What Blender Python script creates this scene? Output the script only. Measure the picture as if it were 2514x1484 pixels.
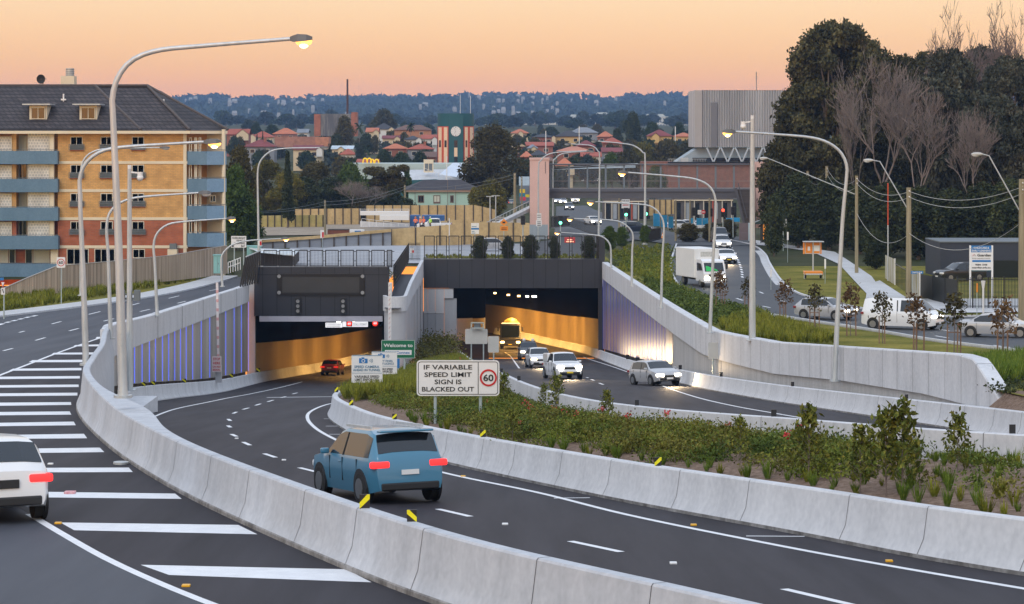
import bpy, bmesh, math, random
import numpy as np
from mathutils import Vector, Matrix, noise

for o in list(bpy.data.objects): bpy.data.objects.remove(o)
SC = bpy.context.scene
COL = SC.collection
R = math.radians
random.seed(7)

# ------------------------------------------------------------------ camera
F, CX, HY = 6000.0, 1257.0, 332.0          # focal length and horizon in photo pixels (2514 wide)
cam_d = bpy.data.cameras.new("camera"); cam = bpy.data.objects.new("camera", cam_d); COL.objects.link(cam)
cam.location = (0, 0, 0); cam.rotation_euler = (R(90), 0, 0)
cam_d.sensor_width = 36.0; cam_d.lens = 36.0 * F / 2514.0
cam_d.shift_x = 0.0; cam_d.shift_y = -(742.0 - HY) / 2514.0
cam_d.clip_start = 0.5; cam_d.clip_end = 30000
SC.camera = cam

# ------------------------------------------------------------------ world, sun, exposure
SC.view_settings.view_transform = 'Standard'; SC.view_settings.look = 'None'
SC.view_settings.exposure = 0.0; SC.view_settings.gamma = 1.0
SC.cycles.use_denoising = True
SC.cycles.max_bounces = 6; SC.cycles.diffuse_bounces = 3; SC.cycles.glossy_bounces = 3
SC.cycles.transparent_max_bounces = 8; SC.cycles.volume_bounces = 0; SC.cycles.caustics_reflective = False
SC.cycles.sample_clamp_indirect = 6.0
SUN_EL, SUN_AZ = 5.0, 205.0                # low sun behind the camera's left shoulder
W = bpy.data.worlds.new("World"); SC.world = W; W.use_nodes = True
nt = W.node_tree; nt.nodes.clear()
wo = nt.nodes.new('ShaderNodeOutputWorld')
sky = nt.nodes.new('ShaderNodeTexSky'); sky.sky_type = 'NISHITA'; sky.sun_disc = False
sky.sun_elevation = R(SUN_EL); sky.sun_rotation = R(SUN_AZ); sky.altitude = 50; sky.dust_density = 2.0; sky.ozone_density = 2.0
b1 = nt.nodes.new('ShaderNodeBackground'); b1.inputs[1].default_value = 0.10
nt.links.new(sky.outputs[0], b1.inputs[0])
tc = nt.nodes.new('ShaderNodeTexCoord'); sx = nt.nodes.new('ShaderNodeSeparateXYZ')
nt.links.new(tc.outputs['Generated'], sx.inputs[0])
ramp = nt.nodes.new('ShaderNodeValToRGB'); cr = ramp.color_ramp
WSTOPS = [(0.0, (1.75, .56, .10)), (0.014, (1.50, .575, .15)), (0.030, (1.27, .625, .22)), (0.055, (1.16, .71, .37)),
          (0.13, (1.0, .80, .64)), (0.36, (.90, .95, 1.06)), (1.0, (.86, 1.0, 1.26))]
while len(cr.elements) < len(WSTOPS): cr.elements.new(0.5)
for e, (p, c) in zip(cr.elements, WSTOPS): e.position = p; e.color = (*c, 1)
nt.links.new(sx.outputs[2], ramp.inputs[0])
b2 = nt.nodes.new('ShaderNodeBackground'); b2.inputs[1].default_value = 0.88
nt.links.new(ramp.outputs[0], b2.inputs[0])
ad = nt.nodes.new('ShaderNodeAddShader')
nt.links.new(b1.outputs[0], ad.inputs[0]); nt.links.new(b2.outputs[0], ad.inputs[1]); nt.links.new(ad.outputs[0], wo.inputs[0])
sl = bpy.data.lights.new("sun", 'SUN'); sl.energy = 1.1; sl.angle = R(28); sl.color = (1.0, .97, .93)
sun = bpy.data.objects.new("sun", sl); COL.objects.link(sun)
# light comes from behind the camera, left and well up (the bright after-sunset sky)
sun.rotation_euler = (R(48), 0, R(-22))

# ------------------------------------------------------------------ helpers
def interp(knots):
    xs = [k[0] for k in knots]; ys = [k[1] for k in knots]
    return lambda d: float(np.interp(d, xs, ys))
def smooth_knots(knots, n=1.0):
    xs = np.arange(knots[0][0], min(knots[-1][0], 700), 1.0)
    ys = np.interp(xs, [k[0] for k in knots], [k[1] for k in knots])
    k = 15; pad = np.concatenate([ys[0] + (ys[1]-ys[0])*np.arange(-k, 0), ys, ys[-1] + (ys[-1]-ys[-2])*np.arange(1, k+1)])
    ys = np.convolve(pad, np.ones(2*k+1)/(2*k+1), 'valid')
    rest = [q for q in knots if q[0] > xs[-1]]
    X = list(xs) + [q[0] for q in rest]; Y = list(ys) + [q[1] for q in rest]
    return lambda d: float(np.interp(d, X, Y))
FAR = [(320, 13.9), (400, 14.7), (510, 15.8), (600, 15.4), (700, 12.6), (800, 10), (1000, 6), (1500, -.5), (2000, -7), (2600, -12), (3000, -15), (3600, -16), (7000, -16)]
HL = smooth_knots([(10, 5.47), (135, 11.4), (215, 14.1), (250, 14.6)] + FAR)
HA = smooth_knots([(10, 5.0), (40, 7.2), (53.6, 8.3), (82, 10.3), (110, 12.6), (142, 15.4), (178, 18.8), (215, 21.8), (260, 25), (330, 28), (700, 30)])
HE = smooth_knots([(20, 4.6), (60, 7.95), (78, 9.5), (96, 11.1), (128, 13.7), (146, 14.95), (189, 18.4), (245, 22.4), (300, 26), (380, 29), (700, 30)])
HS = smooth_knots([(20, 4.2), (60, 7.2), (92, 9.2), (120, 11.2), (153, 12.5), (200, 13.0), (250, 13.2), (290, 13.5)] + FAR)
def sstep(a, b, x):
    t = min(1, max(0, (x - a) / (b - a))); return t * t * (3 - 2 * t)
def Hg(x, d):                     # natural ground: left-hand and right-hand levels blended
    w = sstep(-27, -19, x); return HL(d) * (1 - w) + HS(d) * w
def P(px, py, d): return Vector(((px - CX) * d / F, d, -(py - HY) * d / F))
def PX(px, d): return (px - CX) * d / F
def PZ(py, d): return -(py - HY) * d / F
_GC = {}
def G(px, py, H, d0=15, d1=900):  # where the line of sight through a photo pixel meets a ground profile
    if (H, d0, d1) not in _GC:
        q = np.concatenate([np.arange(d0, 120, .25), np.arange(max(120, d0), d1, 1.0)]); _GC[(H, d0, d1)] = (q, np.array([H(float(x)) for x in q]))
    q, h = _GC[(H, d0, d1)]; v = (py - HY) / F * q - h; i = np.nonzero((v[:-1] < 0) & (v[1:] >= 0))[0]
    dd = d1 if len(i) == 0 else q[i[0]] + (q[i[0] + 1] - q[i[0]]) * (-v[i[0]]) / (v[i[0] + 1] - v[i[0]])
    return Vector(((px - CX) * dd / F, dd, -H(float(dd))))

MATS = {}
def mat(name, c, c2=None, scale=4.0, rough=.7, metal=0.0, bump=0.0, stretch=(1, 1, 1), emit=None, es=1.0, fine=None, spec=.5, trans=0.0, alpha=1.0, coat=0.0, contrast=None, rand=0.0):
    if name in MATS: return MATS[name]
    m = bpy.data.materials.new(name); m.use_nodes = True; t = m.node_tree; b = t.nodes['Principled BSDF']
    b.inputs['Base Color'].default_value = (*c, 1); b.inputs['Roughness'].default_value = rough; b.inputs['Metallic'].default_value = metal
    b.inputs['Specular IOR Level'].default_value = spec
    if trans: b.inputs['Transmission Weight'].default_value = trans
    if alpha < 1: b.inputs['Alpha'].default_value = alpha
    if coat: b.inputs['Coat Weight'].default_value = coat; b.inputs['Coat Roughness'].default_value = .08
    out = None
    if c2 is not None:
        co = t.nodes.new('ShaderNodeTexCoord'); mp = t.nodes.new('ShaderNodeMapping'); mp.inputs['Scale'].default_value = stretch
        t.links.new(co.outputs['Object'], mp.inputs[0])
        n = t.nodes.new('ShaderNodeTexNoise'); n.inputs['Scale'].default_value = scale; n.inputs['Detail'].default_value = 7; n.inputs['Roughness'].default_value = .62
        t.links.new(mp.outputs[0], n.inputs['Vector'])
        rp = t.nodes.new('ShaderNodeValToRGB'); lo, hi = contrast or (.32, .68)
        rp.color_ramp.elements[0].position = lo; rp.color_ramp.elements[1].position = hi
        rp.color_ramp.elements[0].color = (*c, 1); rp.color_ramp.elements[1].color = (*c2, 1)
        t.links.new(n.outputs[0], rp.inputs[0]); out = rp.outputs[0]
        if fine:
            n2 = t.nodes.new('ShaderNodeTexNoise'); n2.inputs['Scale'].default_value = fine[0]; n2.inputs['Detail'].default_value = 3
            t.links.new(co.outputs['Object'], n2.inputs['Vector'])
            mx = t.nodes.new('ShaderNodeMixRGB'); mx.blend_type = 'OVERLAY'; mx.inputs[0].default_value = fine[1]
            t.links.new(out, mx.inputs[1]); t.links.new(n2.outputs[0], mx.inputs[2]); out = mx.outputs[0]
        if bump:
            bp = t.nodes.new('ShaderNodeBump'); bp.inputs['Strength'].default_value = bump; bp.inputs['Distance'].default_value = .05
            t.links.new(n.outputs[0], bp.inputs['Height']); t.links.new(bp.outputs[0], b.inputs['Normal'])
    if rand:
        oi = t.nodes.new('ShaderNodeObjectInfo'); hs = t.nodes.new('ShaderNodeHueSaturation')
        mr = t.nodes.new('ShaderNodeMapRange'); mr.inputs[3].default_value = 1 - rand; mr.inputs[4].default_value = 1 + rand
        t.links.new(oi.outputs['Random'], mr.inputs[0]); t.links.new(mr.outputs[0], hs.inputs['Value'])
        if out: t.links.new(out, hs.inputs['Color'])
        else: hs.inputs['Color'].default_value = (*c, 1)
        out = hs.outputs[0]
    if out: t.links.new(out, b.inputs['Base Color'])
    if emit:
        b.inputs['Emission Color'].default_value = (*emit, 1); b.inputs['Emission Strength'].default_value = es
    MATS[name] = m; return m

def tilemat(name, c, c2, cm, w=.24, h=.086, axis='xz', rough=.8, mortar=.012, bump=.3):
    """brick / roof-tile pattern laid in metres on the given object-space plane"""
    if name in MATS: return MATS[name]
    m = bpy.data.materials.new(name); m.use_nodes = True; t = m.node_tree; b = t.nodes['Principled BSDF']; b.inputs['Roughness'].default_value = rough
    co = t.nodes.new('ShaderNodeTexCoord'); sp = t.nodes.new('ShaderNodeSeparateXYZ'); cb = t.nodes.new('ShaderNodeCombineXYZ')
    t.links.new(co.outputs['Object'], sp.inputs[0])
    if axis == 'xz':
        ad = t.nodes.new('ShaderNodeMath'); ad.operation = 'ADD'; t.links.new(sp.outputs[0], ad.inputs[0]); t.links.new(sp.outputs[1], ad.inputs[1])
        t.links.new(ad.outputs[0], cb.inputs[0]); t.links.new(sp.outputs[2], cb.inputs[1])
    else:
        t.links.new(sp.outputs[0], cb.inputs[0]); t.links.new(sp.outputs[1], cb.inputs[1])
    br = t.nodes.new('ShaderNodeTexBrick'); br.inputs['Scale'].default_value = 1; br.inputs['Brick Width'].default_value = w; br.inputs['Row Height'].default_value = h
    br.inputs['Mortar Size'].default_value = mortar; br.inputs['Color1'].default_value = (*c, 1); br.inputs['Color2'].default_value = (*c2, 1); br.inputs['Mortar'].default_value = (*cm, 1)
    t.links.new(cb.outputs[0], br.inputs[0])
    n = t.nodes.new('ShaderNodeTexNoise'); n.inputs['Scale'].default_value = .9; n.inputs['Detail'].default_value = 6; t.links.new(co.outputs['Object'], n.inputs[0])
    mr = t.nodes.new('ShaderNodeMapRange'); mr.inputs[1].default_value = .3; mr.inputs[2].default_value = .7; mr.inputs[3].default_value = .78; mr.inputs[4].default_value = 1.15
    t.links.new(n.outputs[0], mr.inputs[0])
    hs = t.nodes.new('ShaderNodeHueSaturation'); t.links.new(mr.outputs[0], hs.inputs['Value']); t.links.new(br.outputs[0], hs.inputs['Color'])
    t.links.new(hs.outputs[0], b.inputs['Base Color'])
    MATS[name] = m; return m

class MB:
    def __init__(s): s.v = []; s.f = []; s.m = []
    def add(s, vs, fs, mi=0):
        n = len(s.v); s.v += [tuple(v) for v in vs]; s.f += [tuple(i + n for i in f) for f in fs]; s.m += [mi] * len(fs); return s
    def quad(s, a, b, c, d, mi=0): return s.add([a, b, c, d], [(0, 1, 2, 3)], mi)
    def poly(s, pts, mi=0): return s.add(pts, [tuple(range(len(pts)))], mi)
    def box(s, c, sz, rz=0, mi=0, M=None):
        x, y, z = sz[0] / 2, sz[1] / 2, sz[2] / 2; ca, sa = math.cos(rz), math.sin(rz); vs = []
        for dx, dy, dz in ((-x, -y, -z), (x, -y, -z), (x, y, -z), (-x, y, -z), (-x, -y, z), (x, -y, z), (x, y, z), (-x, y, z)):
            vs.append((c[0] + dx * ca - dy * sa, c[1] + dx * sa + dy * ca, c[2] + dz))
        if M: vs = [M @ Vector(v) for v in vs]
        return s.add(vs, [(3, 2, 1, 0), (4, 5, 6, 7), (0, 1, 5, 4), (1, 2, 6, 5), (2, 3, 7, 6), (3, 0, 4, 7)], mi)
    def bbox(s, c, sz, bev=.03, rz=0, mi=0):        # box with chamfered edges
        bm = bmesh.new(); bmesh.ops.create_cube(bm, size=1); bmesh.ops.scale(bm, vec=sz, verts=bm.verts)
        bmesh.ops.bevel(bm, geom=bm.edges[:], offset=bev, segments=2, affect='EDGES', profile=.5)
        M = Matrix.Translation(c) @ Matrix.Rotation(rz, 4, 'Z'); bm.verts.index_update()
        s.add([M @ v.co for v in bm.verts], [[v.index for v in f.verts] for f in bm.faces], mi); bm.free(); return s
    def bar(s, a, b, w, h=None, mi=0):              # rectangular bar from a to b
        a, b = Vector(a), Vector(b); h = h or w; d = (b - a); L = d.length
        if L < 1e-6: return s
        d /= L; up = Vector((0, 0, 1)) if abs(d.z) < .95 else Vector((0, 1, 0)); x = d.cross(up).normalized(); y = x.cross(d)
        vs = []
        for p in (a, b):
            for i, j in ((-1, -1), (1, -1), (1, 1), (-1, 1)): vs.append(p + x * i * w / 2 + y * j * h / 2)
        return s.add(vs, [(3, 2, 1, 0), (4, 5, 6, 7), (0, 1, 5, 4), (1, 2, 6, 5), (2, 3, 7, 6), (3, 0, 4, 7)], mi)
    def tube(s, path, rad, n=8, mi=0, caps=True):
        path = [Vector(p) for p in path]; k = len(path); rad = rad if isinstance(rad, (list, tuple)) else [rad] * k; base = len(s.v); ref = None
        for i, p in enumerate(path):
            t = (path[min(i + 1, k - 1)] - path[max(i - 1, 0)]).normalized()
            if ref is None: ref = Vector((1, 0, 0)) if abs(t.x) < .9 else Vector((0, 1, 0))
            x = (ref - t * ref.dot(t)).normalized(); y = t.cross(x); ref = x
            for j in range(n):
                a = 2 * math.pi * j / n; s.v.append(tuple(p + (x * math.cos(a) + y * math.sin(a)) * rad[i]))
        for i in range(k - 1):
            for j in range(n):
                a = base + i * n + j; b = base + i * n + (j + 1) % n; s.f.append((a, b, b + n, a + n)); s.m.append(mi)
        if caps:
            s.f.append(tuple(base + j for j in reversed(range(n)))); s.f.append(tuple(base + (k - 1) * n + j for j in range(n))); s.m += [mi, mi]
        return s
    def extrude(s, poly, vec, mi=0):
        n = len(poly); vec = Vector(vec); a = [Vector(p) for p in poly]; b = [p + vec for p in a]
        s.add(a + b, [tuple(reversed(range(n))), tuple(range(n, 2 * n))] + [(i, (i + 1) % n, n + (i + 1) % n, n + i) for i in range(n)], mi); return s
    def grid(s, rows, mi=0, closed=False):           # rows of points -> quad sheet
        n = len(rows[0]); base = len(s.v)
        for r in rows: s.v += [tuple(p) for p in r]
        for i in range(len(rows) - 1):
            for j in range(n if closed else n - 1):
                a = base + i * n + j; b = base + i * n + (j + 1) % n
                s.f.append((a, b, b + n, a + n)); s.m.append(mi)
        return s
    def ball(s, c, r, seg=10, rings=6, mi=0, sq=(1, 1, 1)):
        rows = []
        for i in range(rings + 1):
            th = math.pi * i / rings
            rows.append([(c[0] + r * sq[0] * math.sin(th) * math.cos(2 * math.pi * j / seg), c[1] + r * sq[1] * math.sin(th) * math.sin(2 * math.pi * j / seg), c[2] - r * sq[2] * math.cos(th)) for j in range(seg)])
        return s.grid(rows, mi, closed=True)
    def disc(s, c, r, n=24, axis='y', mi=0, r0=0, depth=.02):
        # flat disc or ring facing -Y (axis 'y') with a little thickness
        def pt(rr, a, o):
            if axis == 'y': return (c[0] + rr * math.cos(a), c[1] + o, c[2] + rr * math.sin(a))
            if axis == 'x': return (c[0] + o, c[1] + rr * math.cos(a), c[2] + rr * math.sin(a))
            return (c[0] + rr * math.cos(a), c[1] + rr * math.sin(a), c[2] + o)
        A = [2 * math.pi * i / n for i in range(n)]
        if r0 == 0: s.extrude([pt(r, a, -depth / 2) for a in A], {'y': (0, depth, 0), 'x': (depth, 0, 0), 'z': (0, 0, depth)}[axis], mi)
        else:
            rows = [[pt(r0, a, -depth / 2) for a in A], [pt(r, a, -depth / 2) for a in A], [pt(r, a, depth / 2) for a in A], [pt(r0, a, depth / 2) for a in A], [pt(r0, a, -depth / 2) for a in A]]
            s.grid(rows, mi, closed=True)
        return s
    def build(s, name, mats, parent=None, smooth=None, origin=None, loc=None):
        me = bpy.data.meshes.new(name)
        v = s.v if origin is None else [(p[0] - origin[0], p[1] - origin[1], p[2] - origin[2]) for p in s.v]
        me.from_pydata(v, [], s.f)
        mats = mats if isinstance(mats, (list, tuple)) else [mats]
        for m in mats: me.materials.append(m)
        if len(mats) > 1: me.polygons.foreach_set('material_index', s.m)
        me.validate(); me.update()
        if smooth is not None:
            me.shade_smooth()
            if smooth < 179: me.set_sharp_from_angle(angle=R(smooth))
        o = bpy.data.objects.new(name, me); COL.objects.link(o)
        if parent: o.parent = parent
        if origin is not None: o.location = origin
        if loc is not None: o.location = loc
        return o

def tag(o, label, cat, group=None):
    o['label'] = label; o['category'] = cat
    if group: o['group'] = group
    return o
def thing(name, label, cat, loc=(0, 0, 0), rz=0, group=None):
    o = bpy.data.objects.new(name, None); COL.objects.link(o); o.empty_display_size = .2
    o.location = loc; o.rotation_euler = (0, 0, rz); return tag(o, label, cat, group)
def structure(o): o['kind'] = 'structure'; return o
def stuff(o): o['kind'] = 'stuff'; return o
def dup(root, loc=None, rz=None, label=None, scale=None):
    r = root.copy(); COL.objects.link(r)
    if loc is not None: r.location = loc
    if rz is not None: r.rotation_euler = (0, 0, rz)
    if scale is not None: r.scale = scale if isinstance(scale, (tuple, list)) else (scale,) * 3
    if label: r['label'] = label
    for ch in list(root.children):
        c = ch.copy(); COL.objects.link(c); c.parent = r
        for g in list(ch.children):
            d = g.copy(); COL.objects.link(d); d.parent = c
    return r
def text(s, size, m, parent=None, loc=(0, 0, 0), rot=(R(90), 0, 0), bold=0.0, name='lettering', align='CENTER', sx=1.0, space=1.0):
    cu = bpy.data.curves.new('lettering', 'FONT'); cu.body = s; cu.size = size; cu.align_x = align; cu.align_y = 'CENTER'; cu.offset = bold; cu.extrude = .004; cu.resolution_u = 3; cu.space_character = space
    t = bpy.data.objects.new('lettering', cu); COL.objects.link(t)
    dg = bpy.context.evaluated_depsgraph_get(); me = bpy.data.meshes.new_from_object(t.evaluated_get(dg))
    bpy.data.objects.remove(t); bpy.data.curves.remove(cu)
    me.materials.clear(); me.materials.append(m); me.transform(Matrix.Diagonal((sx, 1, 1, 1)))
    o = bpy.data.objects.new(name, me); COL.objects.link(o); o.location = loc; o.rotation_euler = rot
    if parent: o.parent = parent
    return o
def spline(pts, step=1.0):                            # Catmull-Rom through 2D/3D points, resampled evenly
    p = [np.array(q, float) for q in pts]; p = [2 * p[0] - p[1]] + p + [2 * p[-1] - p[-2]]; out = []
    for i in range(1, len(p) - 2):
        n = max(2, int(np.linalg.norm(p[i + 1] - p[i]) / step * 2))
        for k in range(n):
            t = k / n; a, b, c, d = p[i - 1], p[i], p[i + 1], p[i + 2]
            out.append(.5 * ((2 * b) + (-a + c) * t + (2 * a - 5 * b + 4 * c - d) * t * t + (-a + 3 * b - 3 * c + d) * t ** 3))
    out.append(p[-2]); out = np.array(out)
    L = np.concatenate([[0], np.cumsum(np.linalg.norm(np.diff(out, axis=0), axis=1))]); n = max(2, int(L[-1] / step) + 1)
    q = np.linspace(0, L[-1], n)
    return np.stack([np.interp(q, L, out[:, k]) for k in range(out.shape[1])], 1)
def normals2(path):                                   # left-hand normals of a plan path
    t = np.gradient(path[:, :2], axis=0); t /= np.linalg.norm(t, axis=1)[:, None]
    return np.stack([-t[:, 1], t[:, 0]], 1)
def xof(path):                                        # X as a function of depth along a plan path
    o = np.argsort(path[:, 1]); return lambda d: float(np.interp(d, path[o, 1], path[o, 0]))

# ------------------------------------------------------------------ shared materials
M_ASPH = mat('asphalt', (.026, .024, .029), (.048, .045, .053), scale=.9, rough=.7, stretch=(1.1, .05, 1), bump=0, fine=(55, .25), spec=.12)
M_ASPH2 = mat('asphalt_worn', (.050, .055, .068), (.082, .088, .104), scale=.7, rough=.65, stretch=(1, .04, 1), fine=(55, .22), spec=.15)
M_LINE = mat('line_paint', (.66, .67, .69), (.78, .79, .80), scale=3, rough=.6, fine=(30, .25))
M_CONC = mat('concrete', (.40, .42, .45), (.50, .52, .55), scale=1.0, rough=.85, stretch=(1.8, 1.8, .4), bump=.05, fine=(9, .18))  # foreground barrier concrete, base colour darkened for its less lit left face
M_CONC_L = mat('concrete_light', (.50, .51, .53), (.61, .62, .64), scale=.8, rough=.85, stretch=(1.2, 1.2, .4), bump=.05, fine=(7, .25))
M_GRIME = mat('grimy_concrete', (.10, .095, .09), (.34, .335, .33), scale=2.2, rough=.9, stretch=(1, 1, .6), fine=(14, .4))
M_CONC_G = mat('concrete_gap', (.10, .10, .105), rough=.9)
M_PATH = mat('path_concrete', (.42, .425, .43), (.52, .52, .52), scale=.8, rough=.9, fine=(12, .2))
M_GALV = mat('galvanised_steel', (.42, .45, .46), (.56, .59, .60), scale=2, rough=.45, metal=.35, stretch=(3, 3, .5))
M_BLACK = mat('black_paint', (.012, .012, .014), rough=.45)
M_DARKP = mat('dark_panel', (.020, .023, .032), (.030, .033, .043), scale=.15, rough=.38, spec=.5)
M_DARKJ = mat('dark_joint', (.004, .004, .005), rough=.7)
M_GRASS = mat('grass_ground', (.085, .095, .014), (.24, .20, .045), scale=.25, rough=.95, bump=.5, fine=(6, .6), spec=.05)
M_MULCH = mat('mulch', (.12, .08, .058), (.27, .195, .15), scale=7, rough=.95, bump=.8, fine=(30, .5), spec=.05)
M_WHITE = mat('white_paint', (.74, .74, .73), rough=.4)
M_SIGNW = mat('sign_white', (.70, .695, .68), (.74, .735, .72), scale=.8, rough=.45)
M_INK = mat('sign_black', (.012, .012, .012), rough=.5)
M_RED = mat('sign_red', (.52, .012, .015), rough=.45)
M_YEL = mat('reflective_yellow', (.80, .72, .01), rough=.4)
# ================================================================== PLAN LINES (X, depth)
LB = spline([(13, 10), (9.2, 16), (5.3, 22.5), (2, 28.6), (-1.14, 34.6), (-4.45, 43.3), (-7.5, 52.4), (-10.6, 63.4), (-13.6, 76.3), (-15.4, 88), (-17.1, 100), (-20.2, 120), (-21.7, 135), (-22.7, 178), (-23.4, 213)], .8)
_m = [G(x, y, HA) for x, y in ((2514, 1415), (1940, 1310), (1440, 1215), (1000, 1115), (850, 1060), (808, 1012))]
MBL = spline([(22, 14), (15.5, 26)] + [(p.x, p.y) for p in _m] + [(-9.05, 150), (-9.4, 180), (-9.9, 211)], .8)
EL = spline([(30, 20), (20, 38), (11.6, 55), (8.1, 66), (4.7, 79), (2.3, 101), (-.7, 153), (-3.0, 200), (-5.0, 244)], .8)
ER = spline([(14.6, 30), (15.0, 55), (14.8, 78), (13.9, 100), (12.1, 125), (10.6, 146), (9.4, 189), (8.5, 245)], .8)
RW = spline([(16.4, 81.4), (16.35, 89.5), (15.4, 103), (13.6, 127), (11.95, 146), (10.4, 189), (9.1, 245.2)], .8)
LBx, MBx, ELx, ERx, RWx = xof(LB), xof(MBL), xof(EL), xof(ER), xof(RW)

def seg(path, d0, d1): return path[(path[:, 1] >= d0) & (path[:, 1] <= d1)]
def loft(mb, path, prof, mi=0, caps=True, grime=()):
    """prof(x, d) -> [(offset to the right of the path, z)]"""
    N = normals2(path); rows = []
    for (x, d), n in zip(path, N): rows.append([(x - n[0] * o, d - n[1] * o, z) for o, z in prof(x, d)])
    k0 = len(mb.m); mb.grid(rows, mi); w = len(rows[0]) - 1
    for q in grime: mb.m[k0 + q::w] = [2] * len(mb.m[k0 + q::w])
    if caps:
        mb.poly(rows[0], mi); mb.poly(list(reversed(rows[-1])), mi)
    return rows
def joints(mb, path, prof, every, mi, start=1.0, w=.022, idx=None, jitter=0.0):
    N = normals2(path); L = np.concatenate([[0], np.cumsum(np.linalg.norm(np.diff(path, axis=0), axis=1))]); s = start; rng = random.Random(3)
    while s < L[-1] - .3:
        rows = []
        for q in (s - w / 2, s + w / 2):
            x = np.interp(q, L, path[:, 0]); d = np.interp(q, L, path[:, 1]); n = (np.interp(q, L, N[:, 0]), np.interp(q, L, N[:, 1]))
            pr = prof(x, d); pr = [pr[i] for i in idx] if idx else pr; cx = sum(o for o, z in pr) / len(pr)
            rows.append([(x - n[0] * (o + (.004 if o > cx else -.004)), d - n[1] * (o + (.004 if o > cx else -.004)), z + .004) for o, z in pr])
        mb.grid(rows, mi); s += every * (1 + jitter * (rng.random() - .5))

def sheet(name, rows, m): return structure(MB().grid(rows).build(name, m))
def strip(xl, xr, H, ds, nx=6, dz=0.0):
    rows = []
    for d in ds:
        a, b = xl(d), xr(d); rows.append([(a + (b - a) * i / nx, d, -(H(a + (b - a) * i / nx, d) if H.__code__.co_argcount == 2 else H(d)) + dz) for i in range(nx + 1)])
    return rows
def rng(a, b, s): return list(np.arange(a, b, s)) + [b]

# ---------------------------------------------------------------- ground sheets
KL = spline([(-47, 100), (-41, 135), (-35, 168), (-31, 205), (-28, 250), (-26.5, 300)], 2.0); KLx = xof(KL)   # left kerb
M_RAMP = M_ASPH
sheet('left_road', strip(lambda d: KLx(d) if d > 100 else -47 + (100 - d) * .1, lambda d: LBx(d) + .3 if d < 213 else -23.2, HL, rng(12, 250, 2)), M_ASPH2)
sheet('entry_ramp_road', strip(lambda d: LBx(d) + .25, lambda d: MBx(d) + .3, HA, rng(12, 215, 1.5)), M_ASPH)
rows = []
for t in np.linspace(0, 1, 150):
    d = 22 + t * (244 - 22); a, b = ELx(d), ERx(d); rows.append([(a + (b - a) * i / 5, d, -HE(d)) for i in range(6)])
sheet('exit_ramp_road', rows, M_ASPH)
# natural ground: right of the retaining wall, left verge, behind the portals
sheet('right_verge', [[(RWx(max(d, 81.4)) - .0 + t * (90 - RWx(max(d, 81.4))), d, -HS(d) - .02) for t in np.linspace(0, 1, 24)] for d in rng(40, 246, 3)], M_GRASS)
M_TERR = mat('town_ground', (.035, .045, .018), (.09, .085, .05), scale=.05, rough=.95, bump=.2, spec=.05)
def terr(x, d):
    h = -Hg(x, d)
    if d > 700: h += 3.0 * noise.noise((x * .004, d * .004, 0)) * min(1, (d - 700) / 500)
    return h
ds = list(range(246, 620, 6)) + list(range(620, 1500, 25)) + list(range(1500, 7000, 150))
sheet('terrain', [[(x * max(1, d / 600), d, terr(x * max(1, d / 600), d) - .06) for x in list(range(-400, -60, 40)) + list(range(-60, 61, 4)) + list(range(80, 401, 40))] for d in ds], M_TERR)
sheet('left_verge', [[(KLx(d) - 2.4 - t * 120, d, -HL(d) - .03 - .9 * sstep(0, .1, t) * sstep(170, 240, d)) for t in np.concatenate([np.linspace(0, .12, 8), np.linspace(.2, 1, 5)])] for d in rng(60, 250, 3)], M_GRASS)
sheet('left_footpath', strip(lambda d: KLx(d) - 2.6, lambda d: KLx(d) - .15, lambda d: HL(d) - .13, rng(60, 250, 3), 2), M_PATH)
kb = MB()
loft(kb, KL[(KL[:, 1] > 60) & (KL[:, 1] < 250)], lambda x, d: [(-.16, -HL(d) - .1), (-.16, -HL(d) + .14), (-.02, -HL(d) + .14), (0, -HL(d) + .11), (0, -HL(d) - .1)])
structure(kb.build('left_kerb', M_CONC_L))

# ---------------------------------------------------------------- foreground barrier and left retaining wall
def prof_lb(x, d):
    z = -HL(d); zr = -HA(d) - .1; e = sstep(60, 78, d) * .25; w = .42 + .55 * math.exp(-((d - 62) / 5.5) ** 2)
    lo = -.5 if d > 125 else -.5
    return [(0, z - .1), (0, z + .07), (.02, z + .09), (.13, z + .36), (.21, z + .93 + e), (.235, z + .96 + e), (w, z + .96 + e), (w + .03, z + .93 + e), (w + .10, z + .38), (w + .2, z + .05), (w + .2, zr)]
pth = seg(LB, 11, 122); b = MB(); loft(b, pth, prof_lb, grime=(0, 1)); joints(b, pth, prof_lb, 3.4, 1, 1.3, .016, range(1, 9), .35)
tag(b.build('concrete_barrier', [M_CONC, M_CONC_G, M_GRIME], smooth=25), 'long pale concrete safety barrier sweeping through the foreground beside the striped hatching', 'barrier')
# parapet + clad wall
def par_top(d): return -HL(d) + .98 + .2 * (1 - sstep(120, 150, d))
PW = seg(LB, 119, 214)
t = thing('retaining_wall', 'left ramp wall with concrete parapet over grey metal cladding and blue light strips', 'wall', (-21.7, 135, -HL(135)))
org = Vector(t.location)
pp = lambda x, d: [(0, -HL(d) - .2), (0, par_top(d) - .04), (.04, par_top(d)), (.46, par_top(d)), (.5, par_top(d) - .04), (.5, -HL(d) - .52), (.3, -HL(d) - .52)]
b = MB(); loft(b, PW, pp); joints(b, PW, pp, 13, 1, 4, .22, range(1, 6))
b.v = [tuple(Vector(v) - org) for v in b.v]; b.build('parapet', [M_CONC_L, M_CONC_G], t, smooth=25)
M_CLAD = mat('metal_cladding', (.24, .24, .235), (.42, .415, .40), scale=.35, rough=.45, metal=.15, stretch=(1, 1, .02), contrast=(.35, .65))
cl = lambda x, d: [(.36, -HL(d) - .5), (.36, -HA(d) + 1.0)]
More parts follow.
